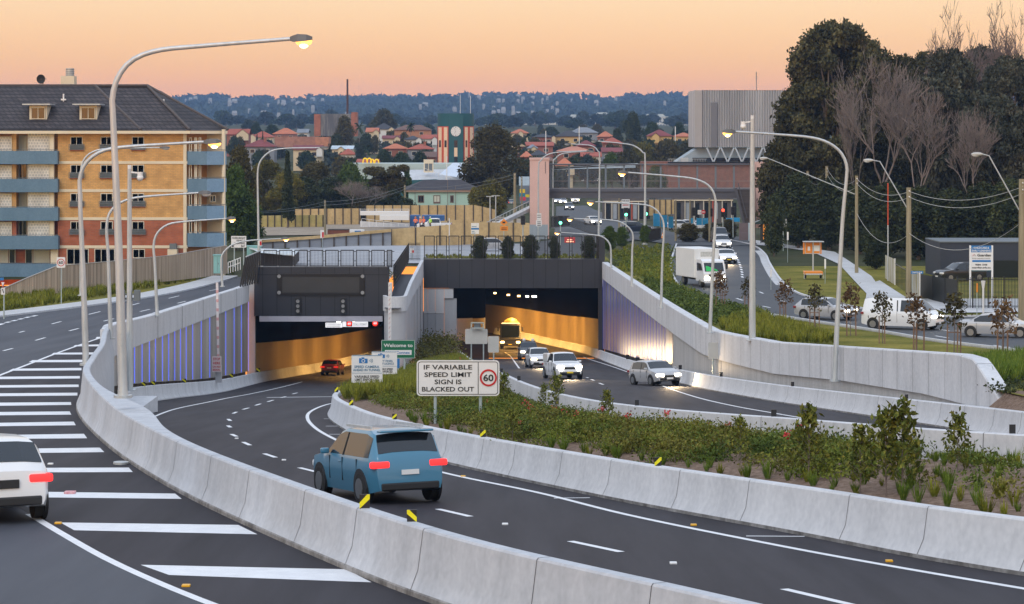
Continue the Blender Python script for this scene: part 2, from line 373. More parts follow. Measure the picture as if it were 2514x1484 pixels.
b = MB(); loft(b, PW, cl, caps=False); b.v = [tuple(Vector(v) - org) for v in b.v]; b.build('cladding', M_CLAD, t)
b = MB(); loft(b, PW, lambda x, d: [(.18, -HA(d) + 1.05), (.18, -HA(d) - .1)], caps=False)
b.v = [tuple(Vector(v) - org) for v in b.v]; b.build('wall_base', mat('dark_base', (.02, .018, .016), (.10, .085, .07), scale=.9, rough=.7, stretch=(1, 1, .01), contrast=(.48, .52)), t)
M_BLUE = mat('blue_led', (.05, .07, .8), emit=(.13, .20, 1.0), es=1.1)
for px in (331, 349, 367, 383, 400, 415, 430, 444, 458, 474, 495, 516, 555, 575, 593, 611):
    d = min(np.arange(122, 214, .25), key=lambda q: abs(CX + (LBx(q) + .4) * F / q - px)); x = LBx(d) + .385
    b = MB().box((x - org.x, d - org.y, (-HL(d) - .55 - HA(d) + 1.05) / 2 - org.z), (.03, .055, (HA(d) - 1.05) - (HL(d) + .55)))
    b.build('light_strip', M_BLUE, t)
# low barrier at the foot of that wall
LWB = spline([(-15.6, 96), (-17.4, 110), (-19.3, 127), (-20.3, 136), (-21.2, 178), (-22.0, 213), (-21.2, 232), (-19.6, 252), (-17.1, 275), (-13.6, 300)], .8)
def jersey(H, h=.82): return lambda x, d: [(-.62, -H(d) - .1), (-.62, -H(d) + .06), (-.48, -H(d) + .30), (-.42, -H(d) + h - .03), (-.39, -H(d) + h), (-.23, -H(d) + h), (-.2, -H(d) + h - .03), (-.14, -H(d) + .30), (0, -H(d) + .06), (0, -H(d) - .1)]
pj = jersey(HA, .9); b = MB(); loft(b, LWB, pj); joints(b, LWB, pj, 4, 1, 1, .03, range(1, 9))
tag(b.build('low_barrier', [M_CONC_L, M_CONC_G], smooth=25), 'low concrete barrier at the foot of the clad wall, running into the left tunnel', 'barrier')
# mid barrier (island side of the entry ramp)
def soil_l(d): return -HA(d) + .72
def prof_mb(x, d):
    z = -HA(d); s = soil_l(d) - .3
    return [(0, z - .1), (0, z + .07), (.13, z + .33), (.21, z + .87), (.235, z + .9), (.45, z + .9), (.47, z + .88), (.5, s)]
pth = seg(MBL, 13, 211); b = MB(); loft(b, pth, prof_mb, grime=(0,)); joints(b, pth, prof_mb, 3.6, 1, 2, .016, range(1, 8), .5)
tag(b.build('concrete_barrier', [M_CONC_L, M_CONC_G, M_GRIME], smooth=25), 'curving concrete barrier between the entry ramp and the planted island', 'barrier')
def soil_r(d): return -HE(d) + .05
def prof_el(x, d):
    z = -HE(d); s = soil_r(d) - .4
    return [(-.5, s), (-.46, z + .8), (-.43, z + .82), (-.25, z + .82), (-.21, z + .79), (-.13, z + .3), (0, z + .06), (0, z - .1)]
pth = seg(EL, 22, 244); b = MB(); loft(b, pth, prof_el); joints(b, pth, prof_el, 4.2, 1, 2, .026, range(0, 6), .4)
tag(b.build('concrete_barrier', [M_CONC_L, M_CONC_G, M_GRIME], smooth=25), 'concrete barrier behind the planted island, near side of the exit ramp', 'barrier')
def prof_er(x, d):
    z = -HE(d)
    return [(0, z - .1), (0, z + .06), (.14, z + .30), (.21, z + .79), (.24, z + .82), (.42, z + .82), (.46, z + .79), (.5, z - .1)]
ERT = np.vstack([seg(ER, 30, 244), spline([(8.45, 246), (7.8, 264), (5.8, 292), (2.1, 317), (-2.6, 336)], .8)])
b = MB(); loft(b, ERT, prof_er, grime=(0,)); joints(b, ERT, prof_er, 3.8, 1, 2, .026, range(1, 7), .5)
tag(b.build('concrete_barrier', [M_CONC_L, M_CONC_G, M_GRIME], smooth=25), 'concrete barrier along the far side of the exit ramp below the tall retaining wall', 'barrier')

# ---------------------------------------------------------------- right retaining wall
rw_top = interp([(81.3, -8.95), (81.9, -8.9), (86.8, -7.95), (89.5, -8.02), (127, -10.75), (146, -11.65), (195, -12.1), (246, -12.75)])
rw_low = interp([(81.3, -9.6), (86, -9.62), (95, -10.05), (110, -11.05), (127, -12.4), (150, -13.45), (195, -13.8), (246, -14.4)])
t = thing('retaining_wall', 'tall pale concrete retaining wall of panels right of the exit ramp, sloping down at its near end', 'wall', (13.6, 127, -12)); org = Vector(t.location)
pr = lambda x, d: [(-.06, rw_low(d)), (-.06, rw_top(d) - .05), (-.02, rw_top(d)), (.5, rw_top(d)), (.54, rw_top(d) - .05), (.54, -HE(d) - .5)]
fine = seg(RW, 81, 246)
b = MB(); loft(b, fine, pr); joints(b, fine, pr, 2.6, 1, 2.2, .03, range(0, 4))
b.v = [tuple(Vector(v) - org) for v in b.v]; b.build('parapet', [M_CONC_L, M_CONC_G], t, smooth=25)
pl = lambda x, d: [(.06, -HE(d) - .3), (.06, rw_low(d) + .1)]
b = MB(); loft(b, seg(RW, 81, 170), pl, caps=False); b.v = [tuple(Vector(v) - org) for v in b.v]; b.build('plinth', mat('plinth_concrete', (.34, .335, .325), (.45, .44, .43), scale=.8, rough=.8, stretch=(2, 2, .25), fine=(8, .2)), t)
M_CLADB = mat('reflective_cladding', (.20, .205, .24), (.38, .385, .44), scale=.6, rough=.3, metal=.35, stretch=(1, 1.2, .02), contrast=(.4, .6))
b = MB(); loft(b, seg(RW, 168, 246), lambda x, d: [(.03, -HE(d) + .95), (.03, rw_low(d) + .1)], caps=False); b.v = [tuple(Vector(v) - org) for v in b.v]; b.build('cladding', M_CLADB, t)
b = MB(); loft(b, seg(RW, 168, 246), lambda x, d: [(.2, -HE(d) - .3), (.2, -HE(d) + 1.0)], caps=False); b.v = [tuple(Vector(v) - org) for v in b.v]; b.build('wall_base', MATS['dark_base'], t)
M_BLUE2 = mat('dim_blue_led', (.05, .07, .6), emit=(.25, .30, 1.0), es=.16)
for k in range(23):
    px = 1478 + k * 7.0; d = min(np.arange(168, 245, .25), key=lambda q: abs(CX + RWx(q) * F / q - px)); x = RWx(d)
    b = MB().box((x - org.x, d - org.y, (rw_low(d) - HE(d) + .95) / 2 - org.z), (.03, .06, rw_low(d) + HE(d) - .95)); b.build('light_strip', M_BLUE2, t)
sheet('wall_verge', [[(ERx(d) + .4, d, -HE(d) + .02), (RWx(d) + .2, d, -HE(d) + .02)] for d in rng(81.5, 245, 2)], M_CONC)
sheet('gravel_bank', [[(ERx(d) + .4 + t_ * 16, d, -HE(d) + .3 + (-HS(d) + HE(d) - .27) * sstep(0, .1, t_)) for t_ in (0, .02, .05, .08, .1, .3, 1)] for d in rng(40, 81.3, 2)], M_MULCH)

# ---------------------------------------------------------------- island garden soil
def garden(x, d):
    a, b = MBx(d) + .5, ELx(d) - .5; s = min(1, max(0, (x - a) / max(.3, b - a)))
    bump = .35 * math.sin(math.pi * s) * min(1, (b - a) / 6) + .10 * noise.noise((x * .5, d * .3, 3)) * math.sin(math.pi * s)
    far = sstep(150, 235, d) * .6 * s
    return soil_l(d) * (1 - s) + soil_r(d) * s + bump + far
sheet('garden_soil', [[(x, d, garden(x, d)) for x in np.linspace(MBx(d) + .45, ELx(d) - .45, 22)] for d in rng(18, 211, 1.2)] , M_MULCH)
sheet('portal_soil', [[(x, d, -21.1 + .4 * (d - 211) / 34 + (.3 * sstep(-9, -7, x) * sstep(-4.3, -5.5, x))) for x in np.linspace(-9.0, ELx(d) - .45, 10)] for d in rng(211, 245, 2)], M_MULCH)

# ---------------------------------------------------------------- left portal
M_LTGREY = mat('pale_wall_panel', (.40, .41, .43), (.50, .51, .53), scale=.5, rough=.5, stretch=(1, 1, .3))
M_MIDGREY = mat('grey_wall_panel', (.26, .275, .30), (.34, .355, .38), scale=.5, rough=.5, stretch=(1, 1, .3))
DL = 213.6
def rect(mb, px0, py0, px1, py1, d, th, mi=0):       # upright slab facing the camera given by its photo-plane corners at depth d
    a, b = P(px0, py0, d), P(px1, py1, d); mb.box(((a.x + b.x) / 2, d + th / 2, (a.z + b.z) / 2), (abs(b.x - a.x), th, abs(a.z - b.z)), mi=mi)
def at(mb, org): mb.v = [tuple(Vector(v) - org) for v in mb.v]; return mb
tl = thing('tunnel_portal', 'left tunnel portal with a dark panelled header, blank message screen and two signals', 'tunnel portal', (PX(788, DL), DL, -HA(DL))); org = Vector(tl.location)
b = MB(); rect(b, 624, 656, 953, 776, DL, 2.0)
at(b, org).build('header', M_DARKP, tl)
b = MB()
for px in (645, 680, 715, 750, 787, 822, 858, 893, 930): rect(b, px - .6, 656, px + .6, 676 if 680 < px < 893 else 776, DL - .012, .02)
for px in (715, 750, 787, 822, 858): rect(b, px - .6, 727, px + .6, 776, DL - .012, .02)
rect(b, 624, 674.4, 953, 675.6, DL - .011, .02)
at(b, org).build('panel_joints', M_DARKJ, tl)
scn = MB(); rect(scn, 681, 673, 895, 726, DL - .14, .16); scr = at(scn, org).build('message_screen', mat('screen_frame', (.006, .006, .008), rough=.35), tl)
b = MB(); rect(b, 693, 681, 882, 719, DL - .15, .02); at(b, org).build('display', mat('screen_face', (.030, .029, .028), (.036, .034, .033), scale=1, rough=.55), scr)
M_LAMP_OFF = mat('lamp_off', (.22, .22, .22), (.30, .30, .30), scale=9, rough=.5)
for px, py in ((685, 679), (890, 679), (685, 719), (890, 719)):
    c = P(px, py, DL - .17) - org; MB().disc(c, .16, 16, 'y', depth=.05).build('corner_light', M_LAMP_OFF, scr)
for px in (731, 842):
    b = MB(); rect(b, px - 6.5, 733, px + 6.5, 771, DL - .3, .28); h = at(b, org).build('traffic_signal', M_BLACK, tl)
    for py in (740, 752, 764):
        c = P(px, py, DL - .32) - org; MB().disc(c, .155, 16, 'y', depth=.05).build('lens', M_LAMP_OFF, h)
        MB().tube([c + Vector((-.19, -.05, .0)), c + Vector((-.13, -.08, .14)), c + Vector((0, -.1, .19)), c + Vector((.13, -.08, .14)), c + Vector((.19, -.05, 0))], .02, 5).build('visor', M_BLACK, h)
b = MB(); rect(b, 637, 777, 939, 790, DL - .1, .8); at(b, org).build('lintel_beam', mat('lintel_grey', (.36, .36, .43), (.46, .46, .52), scale=.8, rough=.5), tl)
b = MB(); rect(b, 606, 690, 626, 945, DL + .35, .6); at(b, org).build('jamb', M_LTGREY, tl)
# pier between the portals: rounded parapet over a pale column
tp = thing('portal_pier', 'pale rounded concrete pier between the two tunnel portals with sloping parapet', 'pier', (-10.3, 213, -21.3)); org = Vector(tp.location)
ang = np.linspace(math.pi, 2 * math.pi, 15); cxp = (PX(938, 212) + PX(998, 212)) / 2; rp = (PX(998, 212) - PX(938, 212)) / 2
def pier(mb, r, z0, z1, dback):
    ring = [(cxp - r, dback)] + [(cxp + r * math.cos(a), 213.4 + r * math.sin(a)) for a in ang] + [(cxp + r, dback)]
    mb.grid([[(x, d, z(d)) for x, d in ring] for z in (z0, z1)])
zt = lambda d: np.interp(d, [211, 213.5, 245], [-14.15, -14.0, -12.55]); zb = lambda d: np.interp(d, [211, 213.5, 245], [-15.45, -15.3, -14.3])
b = MB()
ring_o = [(cxp - rp, 224)] + [(cxp + rp * math.cos(a), 213.4 + rp * math.sin(a)) for a in ang] + [(cxp + rp, 224), (PX(1040, 245), 245)]
ring_i = [(cxp - rp + .3, 224)] + [(cxp + (rp - .3) * math.cos(a), 213.4 + (rp - .3) * math.sin(a)) for a in ang] + [(cxp + rp - .3, 224), (PX(1040, 245) - .3, 245)]
b.grid([[(x, d, zb(d)) for x, d in ring_o], [(x, d, zt(d)) for x, d in ring_o], [(x, d, zt(d)) for x, d in ring_i], [(x, d, zb(d)) for x, d in ring_i]])
at(b, org).build('parapet', M_CONC_L, tp, smooth=35)
b = MB(); b.grid([[(cxp - rp + .2 - sstep(224, 245, d) * .4, d, zb(d) + .35), (cxp + (rp - .2) * (1 if d > 213 else .6) + (PX(1040, 245) - cxp - rp) * max(0, d - 224) / 21, d, zb(d) + .35)] for d in rng(211.9, 245, 3)]); at(b, org).build('walkway', M_ASPH2, tp)
b = MB(); r2 = rp - .1
ring = [(cxp - r2, 224)] + [(cxp + r2 * math.cos(a), 213.4 + r2 * math.sin(a)) for a in ang] + [(cxp + r2, 224), (PX(1040, 245) - .05, 245)]
b.grid([[(x, d, -22.2) for x, d in ring], [(x, d, zb(d) + .02) for x, d in ring]]); at(b, org).build('column', M_LTGREY, tp, smooth=35)
for d in (219, 224, 229, 234, 239.5): b = MB().box((cxp + r2 + (PX(1040, 245) - cxp - r2) * max(0, d - 224) / 21 - .03, d, -18.5), (.06, .05, 7.4)); at(b, org).build('panel_joint', M_DARKJ, tp)
# ---------------------------------------------------------------- right portal
DR = 245.0
tr = thing('tunnel_portal', 'right tunnel portal, a wide dark panelled header over the exit lanes', 'tunnel portal', (PX(1292, DR), DR, -HE(DR))); org = Vector(tr.location)
b = MB(); rect(b, 1040, 637, 1472, 708, DR, 2.2); at(b, org).build('header', M_DARKP, tr)
b = MB()
for k in range(14): rect(b, 1068 + k * 30.2 - .5, 637, 1068 + k * 30.2 + .5, 708, DR - .012, .02)
at(b, org).build('panel_joints', M_DARKJ, tr)
for i, (x0, x1) in enumerate(((1040, 1050), (1050.6, 1068), (1068.6, 1090), (1090.6, 1113))):
    b = MB(); rect(b, x0, 709, x1, 770 if i < 3 else 733, DR + .12, .5); at(b, org).build('wall_panel', M_LTGREY, tr)
    b = MB(); rect(b, x0, 770.8 if i < 3 else 733.8, x1 + (8 if i == 3 else 0), 890 if i < 3 else 840, DR + (.12 if i < 3 else .3), .5); at(b, org).build('wall_panel', M_MIDGREY, tr)
b = MB(); rect(b, 1088, 840, 1200, 900, DR + .8, .5); at(b, org).build('base_wall', M_DARKJ, tr)
b = MB(); rect(b, 1469, 640, 1484, 885, DR + .25, .6); rect(b, 1471, 580, 1485, 640, DR + .2, 1.6); at(b, org).build('end_column', M_DARKP, tr)

# ---------------------------------------------------------------- tunnel interiors
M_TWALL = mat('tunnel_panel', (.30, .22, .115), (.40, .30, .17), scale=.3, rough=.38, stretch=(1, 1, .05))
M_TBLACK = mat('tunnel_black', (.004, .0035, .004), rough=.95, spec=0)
M_TLIGHT = mat('tunnel_lamp', (1, .8, .5), emit=(1, .62, .22), es=9)
M_TSPOT = mat('tunnel_spot', (1, 1, .9), emit=(1, .95, .8), es=6)
def tunnel(name, label, lw, rwl, H, zc, wall_h):
    t = thing(name, label, 'tunnel', (lw[0][0], lw[0][1], -H(lw[0][1]))); org = Vector(t.location)
    lw, rwl = spline(lw, 1.5), spline(rwl, 1.5); n = min(len(lw), len(rwl))
    qa = np.stack([np.interp(np.linspace(0, 1, 60), np.linspace(0, 1, len(lw)), lw[:, k]) for k in (0, 1)], 1)
    qb = np.stack([np.interp(np.linspace(0, 1, 60), np.linspace(0, 1, len(rwl)), rwl[:, k]) for k in (0, 1)], 1)
    at(MB().grid([[(a[0] - .6, a[1], -H(a[1])), (b_[0] + .6, b_[1], -H(b_[1]))] for a, b_ in zip(qa, qb)]), org).build('tunnel_road', M_ASPH, t)
    for q in (qa, qb):
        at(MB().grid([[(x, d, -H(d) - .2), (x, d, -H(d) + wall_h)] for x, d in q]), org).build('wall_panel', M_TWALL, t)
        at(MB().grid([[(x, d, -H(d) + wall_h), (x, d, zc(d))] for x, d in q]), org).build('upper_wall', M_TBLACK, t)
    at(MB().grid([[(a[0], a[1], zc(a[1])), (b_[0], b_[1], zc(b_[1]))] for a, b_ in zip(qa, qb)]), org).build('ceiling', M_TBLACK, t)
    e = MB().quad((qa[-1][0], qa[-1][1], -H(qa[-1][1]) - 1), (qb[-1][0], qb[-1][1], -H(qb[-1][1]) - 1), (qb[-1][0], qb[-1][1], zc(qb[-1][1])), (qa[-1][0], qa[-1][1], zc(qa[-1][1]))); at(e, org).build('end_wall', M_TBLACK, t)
    return t, org, qa, qb
TL = tunnel('tunnel_tube', 'left tunnel bore with amber lit walls bending right', [(-22.75, 214.6), (-21.8, 235), (-20.6, 252), (-18, 275), (-14.5, 300), (-12.6, 312)], [(-11.35, 214.6), (-10.6, 235), (-9.6, 255), (-8.9, 275), (-8.6, 300), (-8.7, 311)], HA, lambda d: -HA(d) + 5.9 - (d - 214) * .012, 3.45)
TR = tunnel('tunnel_tube', 'right tunnel bore with amber lit wall curving left behind the trucks', [(-5.75, 246.2), (-4.6, 254), (-2.95, 263), (-3.4, 280), (-5, 300), (-8.3, 322)], [(8.95, 246.2), (8.3, 265), (6.3, 293), (2.6, 318), (-2.5, 338), (-6.5, 348)], HE, lambda d: -HE(d) + 7.4 - (d - 245) * .01, 3.9)
def area(name, loc, sx_, sy_, e, col, par=None):
    l = bpy.data.lights.new(name, 'AREA'); l.shape = 'RECTANGLE'; l.size = sx_; l.size_y = sy_; l.energy = e; l.color = col
    o = bpy.data.objects.new(name, l); COL.objects.link(o); o.location = loc
    if par: o.parent = par
    return o
for (t, org, qa, qb), zc, H, e0 in ((TL, 5.3, HA, 1000), (TR, 6.2, HE, 1900)):
    for k, i in enumerate((10, 17, 24, 31, 38, 45, 52)):
        c = (Vector((*qa[i], 0)) + Vector((*qb[i], 0))) / 2; c.z = -H(c.y) + zc
        b = MB().box((0, 0, 0), (.35, 1.1, .12)); o = b.build('lamp_fitting', M_TLIGHT if k > 2 else M_TSPOT, t); o.location = c - org
        area('tunnel_lamp', c - org - Vector((0, 0, .15)), .5, 1.6, e0 * (.35 if k == 0 else 1), (1, .52, .13), t)
# white entry panel on the right tunnel's left side
b = MB(); b.grid([[(-5.70, 246.3, -HE(246) + .9), (-5.70, 246.3, -HE(246) + 3.95)], [(-4.52, 254, -HE(254) + .9), (-4.52, 254, -HE(254) + 3.95)], [(-2.88, 262.9, -HE(263) + .9), (-2.88, 262.9, -HE(263) + 3.95)]])
at(b, TR[1]).build('entry_panel', mat('blue_white_panel', (.52, .54, .62), (.60, .62, .70), scale=1, rough=.4), TR[0])
# deck above the portals
sheet('portal_deck', [[(x, d, -12.95 + (.0 if x > -23 else 0)) for x in np.linspace(-23.0, -11.0, 6)] for d in rng(214.5, 247, 4)], mat('deck_grey', (.22, .225, .24), (.30, .305, .32), scale=.3, rough=.85))
sheet('portal_planter', [[(x, d, -12.75 - (d - 247.2) * .015) for x in np.linspace(-9, 10, 6)] for d in rng(245.6, 262, 4)], M_GRASS)

# ---------------------------------------------------------------- road markings
mk = {}
def mark(key, pts, H, dz=.006):
    mk.setdefault(key, MB()).poly([G(x, y, H) + Vector((0, 0, dz)) for x, y in pts])
def line_px(key, pts, H, w=.13, dz=.006, step=1.0):
    g = [G(x, y, H) for x, y in pts]; p = spline([(q.x, q.y) for q in g], step); N = normals2(p)
    mk.setdefault(key, MB()).grid([[(x - n[0] * w / 2, d - n[1] * w / 2, -H(d) + dz), (x + n[0] * w / 2, d + n[1] * w / 2, -H(d) + dz)] for (x, d), n in zip(p, N)])
def dash_px(key, a, b, H, w=.13): 
    a, b = G(*a, H), G(*b, H); n = (b - a); n.z = 0; n.normalize(); s = Vector((-n.y, n.x, 0)) * w / 2; u = Vector((0, 0, .006))
    mk.setdefault(key, MB()).quad(a - s + u, a + s + u, b + s + u, b - s + u)
_e = [G(x, y, HL) for x, y in ((760, 1570), (540, 1492), (260, 1372), (72, 1263), (-150, 1120), (-190, 1010), (-60, 948), (70, 895), (150, 864), (272, 822))]; _ex = xof(spline([(p.x, p.y) for p in _e], 1.0))
sheet('hatched_shoulder', strip(lambda d: _ex(d), lambda d: LBx(d) + .3, HL, rng(30, 141, 1.5), 5, .003), M_ASPH)
HB = [(345, 1388, 850, 1399, 912, 1431, 415, 1413), (148, 1284, 585, 1290, 632, 1313, 182, 1303), (60, 1208, 430, 1213, 446, 1226, 75, 1222), (20, 1150, 316, 1149, 326, 1160, 28, 1161),
      (-60, 1104, 245, 1100, 256, 1111, -60, 1115), (-60, 1070, 206, 1066, 214, 1077, -60, 1079), (-60, 1040, 181, 1036, 186, 1045, -60, 1048), (-60, 1013, 171, 1011, 175, 1019, -60, 1021),
      (-60, 990, 174, 988, 175, 995, -60, 998), (-60, 967, 190, 965, 190, 972, -60, 974), (-60, 947, 193, 945, 193, 951, -60, 953), (-30, 926, 196, 924, 196, 930, -40, 932),
      (32, 906, 200, 904, 200, 910, 22, 911), (80, 885, 208, 884, 206, 890, 70, 890), (132, 867, 236, 866, 232, 871, 126, 871), (185, 848, 258, 846, 254, 851, 180, 851), (238, 828, 268, 827, 268, 831, 234, 832)]
for q in HB: mark('road_marking_left', [(q[0], q[1]), (q[2], q[3]), (q[4], q[5]), (q[6], q[7])], HL)
line_px('road_marking_left', [(72, 1263), (150, 1310), (260, 1372), (390, 1432), (540, 1492), (760, 1570)], HL, .16)
line_px('road_marking_left', [(-60, 948), (0, 922), (70, 895), (150, 864), (220, 839), (272, 822)], HL, .16)
for a, b in (((47, 817), (60, 813.5)), ((127, 796), (150, 790)), ((218, 772.5), (246, 765.5)), ((322, 750), (342, 745)), ((414, 733), (440, 727)), ((514, 714.5), (536, 710.5)), ((8, 862), (31, 856)), ((87, 836.5), (111, 829.5)), ((170, 813), (193, 807)), ((255, 789), (279, 783)), ((344, 765.5), (368, 760)), ((436, 745), (456, 740))):
    dash_px('road_marking_left', a, b, HL, .15)
for a, b in (((-5, 799), (8, 795)), ((14, 793), (24, 790.5)), ((30, 789), (40, 786.5)), ((46, 785), (56, 782.5)), ((62, 781), (72, 778.5)), ((78, 777.5), (90, 775))): dash_px('road_marking_left', a, b, HL, .3)
# entry ramp
line_px('road_marking_entry', [(372, 1026), (430, 1005), (520, 986), (623, 966), (700, 949), (742, 938)], HA, .15)
line_px('road_marking_entry', [(868, 983), (806, 993), (764, 1010), (755, 1028), (775, 1052), (820, 1078), (880, 1103), (1080, 1159), (1320, 1210), (1546, 1266), (1900, 1338), (2200, 1393), (2560, 1454)], HA, .15)
for a, b in (((1925, 1447), (2130, 1495)), ((1400, 1329.5), (1525, 1356)), ((1075, 1250.5), (1155, 1269)), ((735, 1149), (775, 1159)), ((649, 1114.5), (677, 1124)), ((597, 1086), (614, 1094)), ((568, 1066.5), (581, 1072.5)), ((559, 1045.5), (566, 1050)), ((560, 1029.5), (566, 1034)),
             ((572, 1016), (581, 1012)), ((596, 1006), (611, 1002)), ((627, 996), (640, 992)), ((657, 987), (671, 983)), ((690, 977), (702, 974)), ((718, 968), (730, 965))):
    dash_px('road_marking_entry', a, b, HA, .15)
dash_px('road_marking_entry', (655, 976.5), (868, 974), HA, .2)
for a, b in (((1360, 1224), (1448, 1223)), ((1832, 1317), (1975, 1318)), ((800, 1047), (838, 1047)), ((808, 1067), (848, 1067)), ((795, 1029), (825, 1029))): dash_px('road_marking_entry', a, b, HA, .07)
# exit ramp
line_px('road_marking_exit', [(1432, 877), (1530, 910), (1620, 945), (1700, 973), (1800, 997), (1900, 1015), (2050, 1040), (2200, 1063)], HE, .15)
line_px('road_marking_exit', [(1240, 866), (1254, 876), (1275, 905)], HE, .15)
for a, b in (((1451, 932), (1459, 935)), ((1471, 941), (1481, 945)), ((1440, 927), (1444, 928.5))): dash_px('road_marking_exit', a, b, HE, .15)
# right road
for a, b in (((1643 + 460 * .3581, 733), (1643 + 505 * .3581, 738)), ((1643 + 640 * .3581, 752), (1643 + 692 * .3581, 756)), ((1643 + 885 * .3581, 770), (1643 + 940 * .3581, 773)), ((1643 + 745 * .3581, 736), (1643 + 790 * .3581, 741)), ((1643 + 618 * .3581, 717), (1643 + 645 * .3581, 721)), ((1643 + 1825 * .3581, 808), (1643 + 1920 * .3581, 813)), ((1643 + 1825 * .3581, 825), (1643 + 1915 * .3581, 830.5)), ((1643 + 2220 * .3581, 848), (1643 + 2330 * .3581, 853))):
    dash_px('road_marking_right', a, b, lambda d: HS(d) - .03, .16)
for k in range(13):
    t_ = k / 12; dash_px('road_marking_right', (1793 + 28 * math.sin(t_ * 1.5), 607 + t_ * 72), (1796 + 28 * math.sin(t_ * 1.5 + .05), 610 + t_ * 72), lambda d: HS(d) - .03, .22)
for k in range(9): dash_px('road_marking_right', (1643 + (1790 + 20 * k) * .3581, 785 + k * 1.1), (1643 + (1800 + 20 * k) * .3581, 786 + k * 1.1), lambda d: HS(d) - .03, .35)
for k, m in mk.items(): structure(m.build(k, M_LINE))

# right-hand road and its kerbs
RN = [G(x, y, HS) for x, y in ((1659, 601), (1646, 640), (1644, 664), (1664, 703), (1707, 730), (1800, 760), (1965, 787), (2144, 814), (2287, 838), (2514, 866), (2700, 888))]
RF = [G(x, y, HS) for x, y in ((1800, 592), (1850, 604), (1880, 625), (1893, 650), (1918, 688), (1954, 718), (2001, 734), (2094, 755), (2180, 770), (2287, 779), (2514, 777), (2700, 772))]
def resamp(pts, n):
    p = spline([(q.x, q.y) for q in pts], .6); return p[np.linspace(0, len(p) - 1, n).astype(int)]
rn, rf = resamp(RN, 90), resamp(RF, 90)
sheet('right_road', [[(a[0] + (b_[0] - a[0]) * i / 4, a[1] + (b_[1] - a[1]) * i / 4, -HS(a[1] + (b_[1] - a[1]) * i / 4) + .03) for i in range(5)] for a, b_ in zip(rn, rf)], mat('asphalt_right', (.060, .064, .072), (.078, .083, .09), scale=.25, rough=.65, fine=(40, .2), spec=.15))
for nm, p, sg in (('near_kerb', rn, 1), ('far_kerb', rf, -1)):
    b = MB(); loft(b, p, lambda x, d: [(-.02 * sg, -HS(d) - .05), (-.02 * sg, -HS(d) + .15), (-.2 * sg, -HS(d) + .15), (-.2 * sg, -HS(d) - .05)]); structure(b.build(nm, M_CONC_L))
b = MB(); loft(b, rf[20:60], lambda x, d: [(.9, -HS(d) + .035), (0, -HS(d) + .035)], caps=False); structure(b.build('gutter', M_PATH))
# ================================================================== APARTMENT BUILDING
DB = 252.0
M_YBRICK = tilemat('yellow_brick', (.66, .36, .12), (.56, .30, .10), (.45, .28, .12), .5, .17, mortar=.02)
M_RBRICK = tilemat('red_brick', (.42, .115, .05), (.34, .09, .042), (.30, .13, .08), .5, .17, mortar=.02)
M_CREAM = mat('cream_render', (.66, .56, .40), (.72, .63, .47), scale=.6, rough=.8)
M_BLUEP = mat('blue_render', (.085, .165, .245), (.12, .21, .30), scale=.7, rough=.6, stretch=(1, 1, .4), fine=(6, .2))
M_BLUE_LIT = mat('blue_render_lit', (.17, .28, .40), (.21, .33, .45), scale=.7, rough=.6, fine=(6, .2))  # paler blue: light on the right-hand balcony faces put into the colour
M_TILE = tilemat('dark_roof_tile', (.042, .036, .040), (.070, .060, .062), (.014, .012, .013), .55, .36, mortar=.05)
M_GLASS = mat('window_glass', (.015, .018, .022), rough=.08, spec=.8)
M_GLASSB = mat('window_blind', (.50, .50, .40), (.60, .58, .46), scale=6, rough=.6, stretch=(4, 4, .1))
M_FRAME = mat('window_frame', (.62, .57, .46), rough=.5)
M_GBLOCK = tilemat('glass_block', (.36, .37, .36), (.44, .45, .44), (.62, .60, .55), .30, .30, mortar=.045, rough=.25)
M_GRILL = mat('grey_grille', (.13, .15, .16), rough=.6)
M_OCHRE = mat('ochre_render', (.52, .24, .075), (.58, .28, .09), scale=.6, rough=.8)
ab = thing('apartment_building', 'yellow and red brick apartment block with blue balconies and dark tiled roof', 'building', (PX(300, DB), DB, -14.8)); AO = Vector(ab.location)
def brect(name, px0, py0, px1, py1, d, th, m, par=ab):
    b = MB(); rect(b, px0, py0, px1, py1, d, th); return at(b, AO).build(name, m, par)
def bwin(px0, py0, px1, py1, d, par=ab, m=None, mull=1, name='window'):
    b = MB(); a, c = P(px0, py0, d), P(px1, py1, d); w = .07
    for x0, z0, x1, z1 in ((a.x, a.z, c.x, a.z - w), (a.x, c.z + w, c.x, c.z), (a.x, a.z - w, a.x + w, c.z + w), (c.x - w, a.z - w, c.x, c.z + w)):
        b.box(((x0 + x1) / 2, d, (z0 + z1) / 2), (abs(x1 - x0), .10, abs(z1 - z0)))
    for k in range(mull):
        x = a.x + (c.x - a.x) * (k + 1) / (mull + 1); b.box((x, d + .005, (a.z + c.z) / 2), (.06, .09, abs(a.z - c.z) - .14))
    f = at(b, AO).build(name, M_FRAME, par)
    b = MB(); b.box(((a.x + c.x) / 2, d + .03, (a.z + c.z) / 2), (abs(c.x - a.x) - .02, .02, abs(a.z - c.z) - .02)); at(b, AO).build('pane', m or M_GLASS, f); return f
